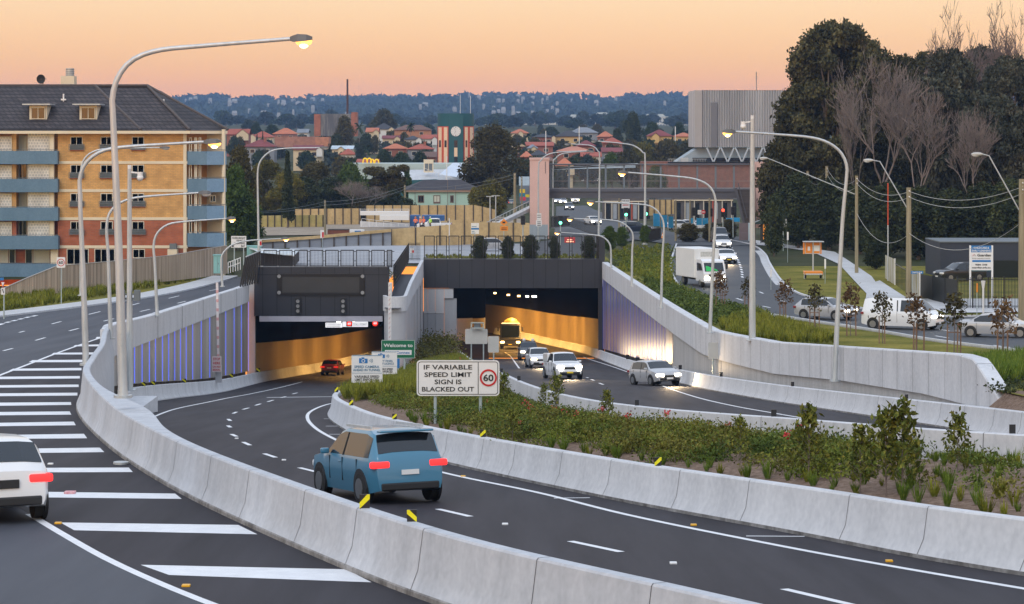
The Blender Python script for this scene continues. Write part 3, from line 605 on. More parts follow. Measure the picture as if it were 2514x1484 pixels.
# main front
brect('brick_wall', 142, 322, 456, 537.5, DB, .4, M_YBRICK); brect('brick_wall', 142, 537.5, 456, 690, DB, .4, M_RBRICK)
for y in (396, 465, 534, 603): brect('string_course', 142, y, 461, y + 7, DB - .06, .2, M_CREAM)
brect('corner_strip', 450, 325, 458, 690, DB - .05, .3, M_CREAM)
for i, y in enumerate((336, 405, 475, 544)):
    for j, (x0, x1) in enumerate(((173, 203), (247, 277), (324, 354))):
        f = bwin(x0, y, x1, y + 22, DB - .02, m=M_GLASSB if (i, j) in ((0, 1), (1, 1), (2, 1)) else None)
        b = MB(); a, c = P(x0 - 4, y + 19, DB - .25), P(x1 + 4, y + 32, DB - .25)
        for z in (a.z, (a.z + c.z) / 2, c.z): b.box(((a.x + c.x) / 2, DB - .25, z), (c.x - a.x, .04, .05))
        for k in range(16): b.box((a.x + (c.x - a.x) * k / 15, DB - .25, (a.z + c.z) / 2), (.035, .03, a.z - c.z))
        b.box(((a.x + c.x) / 2, DB - .08, (a.z + c.z) / 2 - .02), (c.x - a.x - .2, .1, (a.z - c.z) * .8))
        at(b, AO).build('juliet_grille', M_GRILL, f)
        brect('sill', x0 - 2, y + 32.5, x1 + 2, y + 35, DB - .12, .2, M_RBRICK, f)
for x0, x1 in ((164, 218), (232, 282)): bwin(x0, 611, x1, 650, DB - .02, m=M_GLASSB, mull=2)
bwin(326, 612, 356, 634, DB - .02)
brect('vent_box', 411, 613, 434, 645, DB - 1.2, 1.2, M_CREAM); brect('vent_box', 416, 599, 432, 612, DB - 1.0, .8, M_GRILL)
# left balcony section
brect('brick_wall', -260, 322, 142, 537.5, DB + 1.2, .4, M_YBRICK); brect('brick_wall', -260, 537.5, 142, 700, DB + 1.2, .4, M_RBRICK)
for i, y in enumerate((371, 440, 510, 580, 649)):
    b = MB(); a, c = P(-260, y, DB - .9), P(141 + i * .6, y + 32.5, DB - .9); b.box(((a.x + c.x) / 2, DB + .15, (a.z + c.z) / 2), (c.x - a.x, 2.1, a.z - c.z)); bb = at(b, AO).build('balcony', M_BLUEP, ab)
    b = MB(); b.box(((a.x + c.x) / 2, DB - .86, a.z + .11), (c.x - a.x, .05, .05))
    for k in range(30): b.box((a.x + (c.x - a.x) * k / 29, DB - .86, a.z + .05), (.04, .04, .1))
    at(b, AO).build('handrail', M_GRILL, bb)
for i, y in enumerate((333, 403, 472, 542)):
    bwin(-60, y + 3, -14, y + 38, DB - .2, m=M_GBLOCK, mull=0, name='glass_block_screen'); bwin(-2, y + 3, 29, y + 38, DB - .2, m=M_GBLOCK, mull=0, name='glass_block_screen')
    brect('wall_pier', 29, y - 8, 40, y + 38, DB - .15, .5, M_YBRICK if i < 3 else M_RBRICK)
    bwin(68, y - 8 if i == 0 else y, 122, y + 39, DB - .35, m=M_GBLOCK, mull=0, name='glass_block_screen')
    brect('column', 122.5, y - 10, 132, y + 39, DB - .4, .5, M_CREAM)
    bwin(46, y, 66, y + 38, DB + 1.1, m=M_GLASSB if i % 2 == 0 else None, mull=1, name='balcony_door')
for x0, x1, m in ((-40, -4, None), (0, 20, M_GLASSB), (22, 38, None), (62, 80, None), (82, 122, M_GLASSB)): bwin(x0, 612, x1, 648, DB + 1.0, m=m, mull=0, name='balcony_door')
brect('wall_pier', 124, 612, 142, 660, DB - .3, .5, M_CREAM)
# right angled bay
for nm, pts, m in (('ochre_wall', [(456, DB + .4), (508, DB + 2.4)], M_OCHRE), ('cream_wall', [(500, DB + 2.6), (551, DB + 1.6)], M_CREAM)):
    b = MB(); (x0, d0), (x1, d1) = pts; a, c = (PX(x0, d0), d0), (PX(x1, d1), d1); b.quad((*a, -14.8), (*c, -14.8), (*c, .6), (*a, .6)); at(b, AO).build(nm, m, ab)
b = MB(); b.tube([P(549, 318, DB + .6), P(549, 690, DB + .6)], .20, 12); at(b, AO).build('column', M_CREAM, ab, smooth=60)
for i, y in enumerate((372, 439, 506, 573)):
    b = MB(); p0, p1, p2 = (PX(460, DB - .2), DB - .2), (PX(508, DB - .9), DB - .9), (PX(556, DB + .6), DB + .6); z0, z1 = PZ(y, DB), PZ(y + 33, DB)
    k0, k2 = (PX(460, DB + 2), DB + 2), (PX(553, DB + 3), DB + 3)
    b.extrude([(*p0, z1), (*p1, z1), (*p2, z1), (*k2, z1), (*k0, z1)], (0, 0, z0 - z1)); bb = at(b, AO).build('balcony', [M_BLUEP, M_BLUE_LIT], ab)
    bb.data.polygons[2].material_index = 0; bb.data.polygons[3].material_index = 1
    b = MB()
    for a, c in ((p0, p1), (p1, p2)): b.bar((*a, z0 + .14), (*c, z0 + .14), .05)
    at(b, AO).build('handrail', M_GRILL, bb)
for y in (338, 405, 472, 539):
    for x0, x1 in ((464, 471), (477, 484), (488, 494)): bwin(x0, y, x1, y + 34, DB + .2, mull=0, m=M_GLASS if x0 != 477 else M_FRAME)
bwin(515, 480, 530, 497, DB + .9, mull=1)
# roof
RD = DB + 7.2
ez = PZ(321, DB - .8); rz_ = PZ(213, RD)
E = lambda px, d: (PX(px, d), d, ez); RG = lambda px: (PX(px, RD), RD, rz_)
b = MB(); b.quad(E(-300, DB - .8), E(466, DB - .8), RG(362), RG(-300)); b.poly([E(466, DB - .8), (PX(560, DB + 1.5), DB + 1.5, ez), (PX(395, RD + 3), RD + 3, rz_ - .4), RG(362)])
b.quad(RG(-300), RG(362), (PX(395, RD + 3), RD + 3, rz_ - .4), (PX(-300, RD + 3), RD + 3, rz_ - .3))
rf_ = at(b, AO).build('roof', M_TILE, ab)
b = MB(); o_ = Vector((0, -.10, .10))
b.poly([Vector(E(-300, DB - .85)) + o_, Vector(E(346, DB - .85)) + o_, Vector(RG(234)) + o_, Vector(RG(-300)) + o_]); at(b, AO).build('front_slope', M_TILE, rf_)
b = MB()
for p, q in ((E(346, DB - .8), RG(234)), (E(466, DB - .8), RG(362)), (RG(-300), RG(362)), (RG(362), (PX(560, DB + 1.5), DB + 1.5, ez))): b.tube([Vector(p) + Vector((0, -.1, .12)), Vector(q) + Vector((0, -.1, .12))], .15, 6)
at(b, AO).build('ridge_capping', mat('ridge_tile', (.075, .064, .064), (.10, .086, .084), scale=4, rough=.8), rf_)
b = MB(); b.box((PX(83, DB - .9), DB - .9, ez - .18), (PX(466, DB) - PX(-300, DB), .14, .3)); b.bar((PX(466, DB - .8), DB - .85, ez - .18), (PX(558, DB + 1.5), DB + 1.4, ez - .18), .14, .3); at(b, AO).build('gutter', M_CREAM, rf_)
for x0, x1 in ((75, 112), (198, 235)):
    dd = DB + .8
    a, c = P(x0, 262, dd), P(x1, 296, dd); b = MB(); b.box(((a.x + c.x) / 2, dd + 1.3, (a.z + c.z) / 2), (c.x - a.x + .25, 2.5, a.z - c.z + .2)); dm = at(b, AO).build('dormer', M_CREAM, rf_)
    bwin(x0 + 1, 264, x1 - 1, 293, dd - .05, dm)
    b = MB(); b.box(((a.x + c.x) / 2 - .1, dd + .9, a.z + .22), (c.x - a.x + 1.3, 3.0, .12)); at(b, AO).build('dormer_roof', M_GALV, dm)
for px, py in ((156, 245), (402, 258)):
    b = MB(); c = P(px, py, DB + 4.2); b.tube([c - Vector((0, 0, .3)), c + Vector((0, 0, .6))], .08, 8); b.box((c.x, c.y, c.z), (.5, .3, .16)); at(b, AO).build('roof_vent', M_WHITE, rf_)
b = MB(); rect(b, 149, 187, 182, 214, RD + .6, 1.6); ch = at(b, AO).build('plant_box', M_CREAM, rf_)
b = MB(); c = P(172, 188, RD + 1.2)
b.tube([c - Vector((0, 0, 1.0)), c + Vector((0, 0, .85))], .44, 16); at(b, AO).build('flue', M_GALV, ch, smooth=40)
b = MB(); [b.tube([c + Vector((0, 0, .1 + .2 * k)), c + Vector((0, 0, .17 + .2 * k))], .46, 16) for k in range(4)]; at(b, AO).build('flue_louvre', M_GRILL, ch)
b = MB(); c = P(102, 195, RD + .3)
rows = [[c + Vector((r_ * math.cos(a) * .85, -.25 + r_ * r_ * -.4 + r_ * math.cos(a) * .4, r_ * math.sin(a))) for a in np.linspace(0, 2 * math.pi, 20, endpoint=False)] for r_ in (.02, .2, .4, .5)]
b.grid(rows, closed=True); b.tube([c, c + Vector((.2, .1, -.7))], .05, 6); b.tube([c + Vector((.35, -.2, .05)), c + Vector((.62, -.6, .0))], .03, 5); at(b, AO).build('satellite_dish', M_BLACK, rf_)
b = MB(); rect(b, 396, 262, 436, 276, DB + 6.5, .3); at(b, AO).build('roof_recess', M_CREAM, rf_)
b = MB(); rect(b, 401, 265, 417, 275, DB + 6.4, .12); at(b, AO).build('roof_window', M_GLASS, rf_)

# ================================================================== CLOCK TOWER
DC = 700.0
M_TEAL = mat('teal_render', (.005, .075, .09), (.008, .09, .105), scale=.3, rough=.6)
M_CRM2 = mat('cream_panel', (.78, .55, .36), (.80, .58, .40), scale=.5, rough=.7)
M_REDT = mat('red_trim', (.60, .085, .03), rough=.6)
ct = thing('clock_tower', 'teal clock tower with white clock face and red and cream striped sides', 'clock tower', (PX(1118, DC), DC, -13)); CO = Vector(ct.location)
b = MB(); c0 = Vector((PX(1118, DC), DC + 5.2, 0)); r_ = 5.25
oct_ = [(c0.x + r_ * math.cos(a), c0.y + r_ * math.sin(a)) for a in np.linspace(0, 2 * math.pi, 40, endpoint=False)]
b.extrude([(x, y, -13) for x, y in oct_], (0, 0, 13 + PZ(279, DC))); at(b, CO).build('tower_body', M_TEAL, ct, smooth=40)
def cyl_px(px, dr=.06):          # point on the tower drum seen at a given photo column
    x = PX(px, DC) - c0.x; x = max(-r_ + .01, min(r_ - .01, x)); return (c0.x + x * (1 + dr / r_), c0.y - math.sqrt(r_ * r_ - x * x) - dr)
for x0, x1 in ((1074, 1101), (1138, 1162)):
    b = MB(); pts = [cyl_px(x, .08) for x in np.linspace(x0, x1, 7)]; b.grid([[(x, y, PZ(311, DC)) for x, y in pts], [(x, y, PZ(403, DC)) for x, y in pts]]); at(b, CO).build('red_panel', M_REDT, ct)
    w = (x1 - x0)
    for f0, f1 in ((.10, .40), (.60, .92)):
        b = MB(); pts = [cyl_px(x, .14) for x in np.linspace(x0 + w * f0, x0 + w * f1, 4)]; b.grid([[(x, y, PZ(313, DC)) for x, y in pts], [(x, y, PZ(402, DC)) for x, y in pts]]); at(b, CO).build('cream_panel', M_CRM2, ct)
        b = MB(); pts = [cyl_px(x, .18) for x in np.linspace(x0 + w * (f0 + .06), x0 + w * (f1 - .06), 3)]; b.grid([[(x, y, PZ(345, DC)) for x, y in pts], [(x, y, PZ(362, DC)) for x, y in pts]]); at(b, CO).build('slot_window', M_GLASS, ct)
b = MB(); rect(b, 1102, 284, 1137, 404, DC - .15, 1.0); at(b, CO).build('clock_bay', M_TEAL, ct)
cc = P(1119, 323, DC - .25) - CO; ck = MB().disc(cc, 1.42, 40, 'y', depth=.15).build('clock_face', M_WHITE, ct)
b = MB()
for k in range(12):
    a = math.pi / 6 * k; p = cc + Vector((math.sin(a) * 1.08, -.1, math.cos(a) * 1.0)); q = cc + Vector((math.sin(a) * 1.32, -.1, math.cos(a) * 1.32)); b.bar(p, q, .16, .04)
b.build('hour_marks', M_INK, ck)
b = MB(); b.bar(cc + Vector((0, -.12, -.1)), cc + Vector((-.52, -.12, .98)), .17, .04); b.build('minute_hand', M_INK, ck)
b = MB(); b.bar(cc + Vector((0, -.13, 0)), cc + Vector((-.42, -.13, -.62)), .22, .04); b.build('hour_hand', M_INK, ck)
brc = lambda nm, x0, y0, x1, y1, m: at((lambda q: (rect(q, x0, y0, x1, y1, DC - .22, .1), q)[1])(MB()), CO).build(nm, m, ct)
brc('slot_window', 1115, 345, 1123, 362, M_GLASS); brc('cream_panel', 1115, 363, 1123, 385, M_CRM2); brc('slot_window', 1115, 386, 1123, 402, M_GLASS)
for px, y in ((1130, 232), (1155, 236)):
    b = MB(); p = P(px, 280, DC + 4); b.tube([p, P(px, y, DC + 4)], .07, 6); at(b, CO).build('antenna', M_WHITE, ct)

# ================================================================== SHOPPING CENTRE ROOFS, STACK BUILDING, BRICK MILL, VENT BUILDING
def simple(name, label, cat, px, py, d): t = thing(name, label, cat, P(px, py, d)); return t, Vector(t.location)
M_PALEG = mat('pale_green_cladding', (.36, .44, .42), (.42, .50, .48), scale=.2, rough=.6)
M_ROOFG = mat('roof_sheet', (.44, .45, .46), (.54, .55, .56), scale=.4, rough=.6, stretch=(1, .1, 1), fine=(3, .2))
DM = 590.0
t, o_ = simple('shopping_centre', 'low pale green shopping centre with white roofs in front of the clock tower', 'building', 1060, 440, DM)
b = MB(); rect(b, 858, 402, 1142, 440, DM + 24, 20); at(b, o_).build('upper_block', M_PALEG, t)
b = MB(); b.quad(P(955, 444, DM - 6), P(1160, 478, DM - 6), P(1130, 415, DM + 23), P(960, 418, DM + 23)); at(b, o_).build('roof_deck', M_ROOFG, t)
b = MB(); b.extrude([P(950, 445, DM - 6), P(1070, 441, DM - 6), P(1170, 462, DM - 6), P(1170, 500, DM - 6), P(950, 500, DM - 6)], (0, 3, 0)); at(b, o_).build('teal_front', M_TEAL, t)
b = MB(); b.quad(P(1078, 429, DM - 2), P(1128, 436, DM - 2), P(1120, 400, DM + 14), P(1112, 400, DM + 14)); b.quad(P(1128, 436, DM - 2), P(1170, 430, DM + 4), P(1162, 404, DM + 16), P(1120, 400, DM + 14)); at(b, o_).build('roof_canopy', mat('white_membrane', (.50, .56, .64), (.58, .64, .72), scale=.4, rough=.6), t)
b = MB(); rect(b, 1040, 392, 1064, 424, DM + 6, 1); pf = at(b, o_).build('roof_sign_frame', M_CREAM, t); b = MB(); rect(b, 1043, 402, 1051, 420, DM + 5.9, .2); rect(b, 1053, 402, 1061, 420, DM + 5.9, .2); at(b, o_).build('louvre', M_GRILL, pf)
b = MB()
for k in range(14): p = P(1040 + k * 9, 424 + k * 3.2, DM - 4); b.tube([p, p + Vector((0, 0, 1.1))], .04, 5)
b.bar(P(1040, 424, DM - 4) + Vector((0, 0, 1.1)), P(1157, 465.6, DM - 4) + Vector((0, 0, 1.1)), .07); at(b, o_).build('roof_railing', M_WHITE, t)
M_ARCH = mat('yellow_arches', (.85, .58, .01), emit=(1, .62, .02), es=.35, rough=.4)
t = thing('arch_sign', 'yellow double arch sign on the pale shopping centre roof', 'sign', P(908, 402, DM + 23)); o_ = Vector(t.location)
for x0, x1, yt in ((891, 901.5, 389), (901.5, 912, 389), (910, 918, 392), (920, 930, 392)):
    b = MB(); b.tube([P(x0 + (x1 - x0) * (1 - math.cos(a)) / 2, 402 - (402 - yt) * math.sin(a) ** .7, DM + 23) for a in np.linspace(0.02, math.pi - .02, 13)], .16, 6); at(b, o_).build('arch', M_ARCH, t)

DV = 600.0; M_CORR_ = mat('shop_blind', (.25, .29, .33), (.33, .36, .40), scale=1, rough=.5)
M_CORR = mat('corrugated_grey', (.40, .40, .41), (.60, .60, .61), scale=.25, rough=.5, metal=.2, stretch=(1, 1, .05))
for lab, x0, x1, y0, d in (('dark shop with glazed front and beige lintel under the footbridge', 1655, 1800, 484, 400), ('low dark shop left of the ply hoarding under the footbridge', 1482, 1588, 487, 430)):
    t, o_ = simple('shop_building', lab, 'building', (x0 + x1) / 2, 548, d); b = MB(); rect(b, x0, y0, x1, 548, d, 8); at(b, o_).build('wall', mat('shop_wall', (.07, .06, .06), (.12, .11, .11), scale=.4, rough=.6), t); b = MB(); rect(b, x0, y0 + 7, x1, y0 + 9.5, d - .3, .4); at(b, o_).build('lintel', M_CREAM, t)
    for k in range(7): x = x0 + 4 + (x1 - x0 - 8) * k / 6; b = MB(); rect(b, x - 1, y0 + 9.5, x + 1, 546, d - .25, .2); at(b, o_).build('pillar', (M_FRAME, M_REDT)[k == 4], t); b = MB(); rect(b, x + 3, y0 + 14, x + 12, 538, d - .08, .1); at(b, o_).build('window', (M_GLASS, M_CORR_)[k % 3 == 1], t)
t, o_ = simple('vent_building', 'grey ribbed ventilation block raised on angled steel struts beside the big trees', 'building', 1800, 400, DV)
b = MB(); a, c = P(1706, 222, DV), P(1950, 362, DV); n = 76; xs = np.linspace(a.x, c.x, n)
row = [(a.x, DV + 22)] + [(a.x, DV + 1.2), (a.x + .35, DV + .35)] + [(x + 1.2, DV + (.0 if i % 2 else .55)) for i, x in enumerate(np.linspace(a.x, c.x - 1.2, n))]
b.grid([[(x, y, c.z) for x, y in row], [(x, y, a.z) for x, y in row]]); b.poly([(a.x, DV + .2, a.z), (c.x, DV + .2, a.z), (c.x, DV + 22, a.z), (a.x, DV + 22, a.z)]); b.poly([(a.x, DV + .2, c.z), (a.x, DV + 22, c.z), (c.x, DV + 22, c.z), (c.x, DV + .2, c.z)])
at(b, o_).build('ribbed_box', M_CORR, t)
b = MB(); rect(b, 1706, 222, 1724, 362, DV - .12, .5); at(b, o_).build('corner_panel', mat('warm_grey_panel', (.33, .31, .30), (.38, .36, .35), scale=.2, rough=.6), t)
b = MB(); rect(b, 1745, 252, 1761, 362, DV - .14, .3); at(b, o_).build('dark_bay', mat('dark_rib', (.15, .15, .165), rough=.5), t)  # narrow darker slab in front of the ribs
b = MB(); b.extrude([P(1712, 364, DV + 2), P(1950, 364, DV + 2), P(1950, 398, DV + 2), P(1660, 398, DV + 2)], (0, 12, 0)); at(b, o_).build('sloping_base', mat('blue_grey_steel', (.24, .31, .36), (.30, .37, .42), scale=.2, rough=.5), t)
b = MB(); rect(b, 1700, 388, 1950, 397, DV + 1.4, .4); at(b, o_).build('dark_opening', M_DARKJ, t)
b = MB()
for x in (1735, 1770, 1805, 1840, 1875): b.bar(P(x, 363, DV), P(x + 16, 398, DV), .35); b.bar(P(x + 32, 363, DV), P(x + 17, 398, DV), .35)
at(b, o_).build('strut', mat('strut_grey', (.40, .46, .50), rough=.5), t)
b = MB(); b.tube([P(1857, 222, DV + 5), P(1857, 177, DV + 5)], .10, 5); [b.bar(P(1854, y, DV + 5), P(1860, y, DV + 5), .08) for y in (182, 188, 194)]; at(b, o_).build('antenna', M_GRILL, t)
b = MB(); rect(b, 1640, 399, 1960, 462, DV - 6, 10)
t2, o2 = simple('brick_building', 'long red brown brick building under the ventilation block behind the footbridge', 'building', 1700, 462, DV - 6); at(b, o2).build('brick_wall', tilemat('brown_brick', (.25, .10, .062), (.21, .085, .055), (.20, .10, .08), .6, .2), t2)
b = MB(); rect(b, 1575, 397, 1650, 462, DV - 3, 7); at(b, o2).build('brick_wall', MATS['brown_brick'], t2)
b = MB(); rect(b, 1560, 462, 1960, 545, DV - 12, 6); at(b, o2).build('shopfront', mat('shopfront_grey', (.10, .11, .13), (.16, .17, .19), scale=.2, rough=.4), t2)
b = MB(); rect(b, 1640, 398, 1960, 401, DV - 7, 1); at(b, o2).build('parapet', M_DARKJ, t2)
b = MB()
for k in range(24): rect(b, 1640 + 4 * k, 391, 1640.6 + 4 * k, 398, DV - 6, .08)
rect(b, 1640, 390.5, 1735, 391.3, DV - 6, .08); rect(b, 1672, 388, 1690, 398, DV - 5, 2); at(b, o2).build('roof_railing', M_GALV, t2)

DK = 850.0
t, o_ = simple('brick_mill', 'tall red brick industrial building with a slender dark chimney', 'building', 823, 330, DK)
b = MB(); rect(b, 771, 281, 787, 335, DK - .5, 8); rect(b, 862, 276, 876, 335, DK - .3, 8); at(b, o_).build('brick_end', tilemat('mill_brick', (.36, .13, .08), (.30, .11, .07), (.3, .14, .1), 1.0, .4), t)
b = MB(); rect(b, 786, 281, 863, 335, DK, 9); at(b, o_).build('glazed_wall', mat('mill_glazing', (.07, .08, .10), (.20, .20, .20), scale=.5, rough=.4, stretch=(1, 1, .15), contrast=(.45, .6)), t)
b = MB(); rect(b, 788, 280, 860, 283, DK + 2, 4); at(b, o_).build('plant_room', M_GRILL, t)
b = MB(); b.tube([P(853, 300, DK + 3), P(853, 195, DK + 3)], [.42, .32], 10); at(b, o_).build('chimney', mat('chimney_brown', (.07, .035, .035), rough=.8), t, smooth=60)

# ================================================================== HOUSES
RT = {'red': (.34, .085, .050), 'orange': (.46, .15, .075), 'brown': (.15, .085, .065), 'dark': (.045, .045, .052), 'maroon': (.19, .045, .045), 'grey': (.20, .22, .25), 'pale': (.46, .54, .60), 'salmon': (.48, .20, .13)}
WC = {'brick': (.30, .11, .07), 'cream': (.66, .54, .36), 'white': (.70, .69, .66), 'grey': (.24, .25, .27), 'yellow': (.62, .42, .17), 'orange': (.45, .20, .10)}
def rmat(c): return mat('roof_' + c, tuple(q * .82 for q in RT[c]), tuple(min(1, q * 1.15) for q in RT[c]), scale=.35, rough=.85, stretch=(1, 1, 3))
def wmat(c): return mat('wall_' + c, tuple(q * .9 for q in WC[c]), WC[c], scale=.5, rough=.85)
def house(px0, px1, ytop, yeave, d, roof, wall, label, kind='hip', gable=None, storeys=1, depth=9, nwin=2, chim=False, group='houses of the far suburb', name='house'):
    pxc = (px0 + px1) / 2; w = (px1 - px0) * d / F; ze = PZ(yeave, d); rh = (yeave - ytop) * d / F; gz = min(-Hg(PX(pxc, d), d), ze - 2.6 * storeys) - .3
    t = thing(name, label, 'house', (PX(pxc, d), d, gz), 0, group); h = ze - gz
    ow = .35; hw, hd = w / 2, depth / 2
    MB().box((0, hd, h / 2), (w - 2 * ow, depth - .6, h)).build('wall', wmat(wall), t)
    b = MB()
    e = [(-hw, -.3, h), (hw, -.3, h), (hw, depth + .3, h), (-hw, depth + .3, h)]
    if kind == 'hip':
        k = min(hw * .9, depth * .5); r0, r1 = (-hw + k, hd, h + rh), (hw - k, hd, h + rh)
        b.quad(e[0], e[1], r1, r0); b.quad(e[2], e[3], r0, r1); b.poly([e[1], e[2], r1]); b.poly([e[3], e[0], r0])
    elif kind == 'side':
        r0, r1 = (-hw, hd, h + rh), (hw, hd, h + rh); b.quad(e[0], e[1], r1, r0); b.quad(e[2], e[3], r0, r1)
    elif kind == 'front':
        r0, r1 = (0, -.5, h + rh), (0, depth + .3, h + rh); b.quad(e[1], e[2], r1, r0); b.quad(e[3], e[0], r0, r1)
        MB().extrude([(-hw + ow, 0.02, h - .05), (hw - ow, .02, h - .05), (0, .02, h + rh - .25)], (0, .2, 0)).build('gable', wmat('cream' if wall in ('brick', 'orange') else wall), t)
    b.poly([(x, y, z - .12) for x, y, z in e])
    for i in range(4):
        p, q = e[i], e[(i + 1) % 4]; b.quad((p[0], p[1], p[2] - .14), (q[0], q[1], q[2] - .14), q, p)
    rf = b.build('roof', rmat(roof), t)
    if gable:                                       # small front gable at a fraction along the front
        gx, gw, gc = gable; cx = -hw + gx * w; g2 = gw * w / 2; gh = min(g2 * .85, rh)
        MB().quad((cx - g2 - .3, -1.0, h - .1), (cx, -1.0, h + gh), (cx, hd, h + gh), (cx - g2 - .3, hd, h - .1)).quad((cx, -1.0, h + gh), (cx + g2 + .3, -1.0, h - .1), (cx + g2 + .3, hd, h - .1), (cx, hd, h + gh)).build('gable_roof', rmat(roof), t)
        MB().extrude([(cx - g2, -.75, h - 2.3), (cx + g2, -.75, h - 2.3), (cx + g2, -.75, h - .1), (cx, -.75, h + gh - .2), (cx - g2, -.75, h - .1)], (0, .7, 0)).build('gable_wall', wmat(gc), t)
    for s_ in range(storeys):
        for k in range(nwin):
            x = -w / 2 + w * (k + .6) / (nwin + .2); z = h - 1.45 - 2.7 * s_
            f = MB().box((x, .27, z), (1.5, .12, 1.25)).build('window', M_FRAME, t); MB().box((x, .22, z), (1.3, .06, 1.05)).build('pane', M_GLASS, f)
    if chim: MB().box((hw * .3, hd * .7, h + rh * .9), (.8, .8, 1.8)).build('chimney', wmat('brick'), rf)
    return t
HOUSES = [
 (554, 612, 317, 330, 900, 'red', 'brick', 'red tiled brick house with cream gable right behind the apartment block', 'side', (.72, .5, 'cream'), 1, False),
 (612, 672, 323, 337, 930, 'red', 'cream', 'red roofed house with cream gable between two dark cypresses', 'hip', (.12, .3, 'cream'), 1, False),
 (668, 730, 315, 329, 1010, 'orange', 'brick', 'orange red hipped roof house above the flat brick building', 'hip', None, 1, False),
 (728, 758, 317, 326, 1000, 'grey', 'white', 'small grey metal roofed house with white walls left of the brick mill', 'side', None, 1, False),
 (598, 676, 343, 360, 760, 'maroon', 'grey', 'maroon hip roofed two storey grey house above the yellow green trees', 'hip', None, 1, True),
 (717, 792, 357, 367, 760, 'maroon', 'cream', 'low maroon roofed cream house below the flat brick building', 'side', (.9, .2, 'white'), 1, False),
 (786, 832, 318, 327, 860, 'dark', 'grey', 'dark roofed house with small white gable at the foot of the mill', 'hip', (.5, .3, 'white'), 1, False),
 (916, 966, 303, 317, 1000, 'dark', 'white', 'dark roofed house with white gables under the round fig tree', 'hip', (.9, .26, 'cream'), 1, False),
 (966, 1060, 307, 319, 960, 'brown', 'orange', 'long brown roofed orange brick house with a palm in front', 'hip', None, 1, False),
 (897, 930, 314, 324, 930, 'orange', 'cream', 'small orange roofed cream house left below the fig tree', 'side', (.8, .4, 'cream'), 1, False),
 (937, 982, 333, 340, 860, 'maroon', 'cream', 'maroon roofed cream house with gabled right end', 'side', (.85, .3, 'cream'), 1, False),
 (990, 1035, 334, 343, 840, 'dark', 'white', 'white cottage with charcoal roof and gabled right end', 'hip', (.85, .3, 'white'), 1, False),
 (1033, 1073, 331, 341, 860, 'red', 'white', 'red roofed house with white gable touching the clock tower', 'side', (.85, .3, 'white'), 1, False),
 (939, 1000, 353, 365, 780, 'orange', 'brick', 'broad orange roofed brick house left of the clock tower', 'hip', None, 1, False),
 (998, 1066, 354, 366, 770, 'red', 'grey', 'red roofed grey house beside the teal clock tower', 'hip', None, 1, True),
 (1032, 1073, 373, 386, 720, 'brown', 'brick', 'brown roofed brick house at the foot of the clock tower', 'side', None, 1, False),
 (812, 868, 358, 366, 740, 'pale', 'cream', 'pale blue metal roofed house with cream gable below the mill', 'side', (.45, .25, 'cream'), 1, False),
 (833, 872, 366, 379, 700, 'red', 'white', 'red roofed house in front of the pale blue roof', 'hip', None, 1, False),
 (874, 930, 391, 398, 640, 'red', 'white', 'low red roof just behind the yellow arches', 'side', None, 1, False),
 (1252, 1300, 317, 327, 1050, 'orange', 'cream', 'orange roofed house with cream gable right of the big round tree', 'hip', (.55, .25, 'cream'), 1, False),
 (1304, 1364, 329, 337, 900, 'dark', 'brick', 'dark roofed brick house with cream gable end, right of the round tree', 'hip', (.92, .16, 'cream'), 2, False),
 (1362, 1432, 321, 335, 905, 'dark', 'yellow', 'charcoal roofed yellow two storey house with white veranda posts', 'hip', None, 2, False),
 (1397, 1470, 313, 326, 1000, 'grey', 'grey', 'large grey roofed house behind the yellow two storey house', 'hip', None, 1, False),
 (1466, 1508, 323, 336, 960, 'orange', 'brick', 'orange brown roofed house left of the tall dark tree', 'hip', None, 1, False),
 (1478, 1530, 338, 351, 830, 'red', 'brick', 'red hipped house with pale veranda below the dark tree', 'hip', None, 1, False),
 (1289, 1360, 349, 358, 800, 'red', 'brick', 'long red roofed brick house left of the middle distance lamps', 'side', None, 1, False),
 (1268, 1295, 352, 360, 760, 'brown', 'brick', 'narrow brick house with white front gable beside the round tree', 'front', None, 1, False),
 (1293, 1322, 355, 364, 740, 'grey', 'cream', 'small grey roofed house with cream gable right of the narrow brick house', 'hip', (.6, .4, 'cream'), 1, False),
 (1301, 1344, 369, 381, 690, 'dark', 'grey', 'dark green grey roof above the pink bridge tower', 'hip', None, 1, False),
 (1366, 1454, 360, 371, 740, 'salmon', 'brick', 'wide salmon roofed house above the footbridge', 'hip', None, 1, False),
 (1416, 1464, 345, 358, 790, 'maroon', 'brick', 'maroon roofed house right of the yellow two storey house', 'hip', None, 1, False),
 (1476, 1530, 363, 373, 700, 'maroon', 'grey', 'dark maroon roof beside the bright green tree', 'side', None, 1, False),
 (1277, 1308, 372, 385, 650, 'orange', 'brick', 'bright orange roof left of the pink bridge tower', 'hip', None, 1, False),
 (1364, 1410, 389, 407, 600, 'orange', 'cream', 'orange roofed cream house directly above the footbridge roof', 'hip', (.85, .3, 'cream'), 1, False),
 (1589, 1652, 319, 334, 800, 'maroon', 'yellow', 'large maroon roofed house with yellow gable above the dark shrubbery', 'hip', (.32, .28, 'yellow'), 1, False),
 (1655, 1706, 326, 335, 850, 'orange', 'yellow', 'orange roofed house touching the ventilation block', 'hip', None, 1, False),
 (1330, 1366, 385, 396, 630, 'brown', 'brick', 'brown roofed brick house behind the curved lamp arms', 'hip', None, 1, False),
 (1425, 1478, 374, 384, 690, 'red', 'white', 'red roof with white walls between the two lamp posts', 'side', None, 1, False),
]
for h in HOUSES: house(*h[:8], h[8], h[9], h[10], chim=h[11])
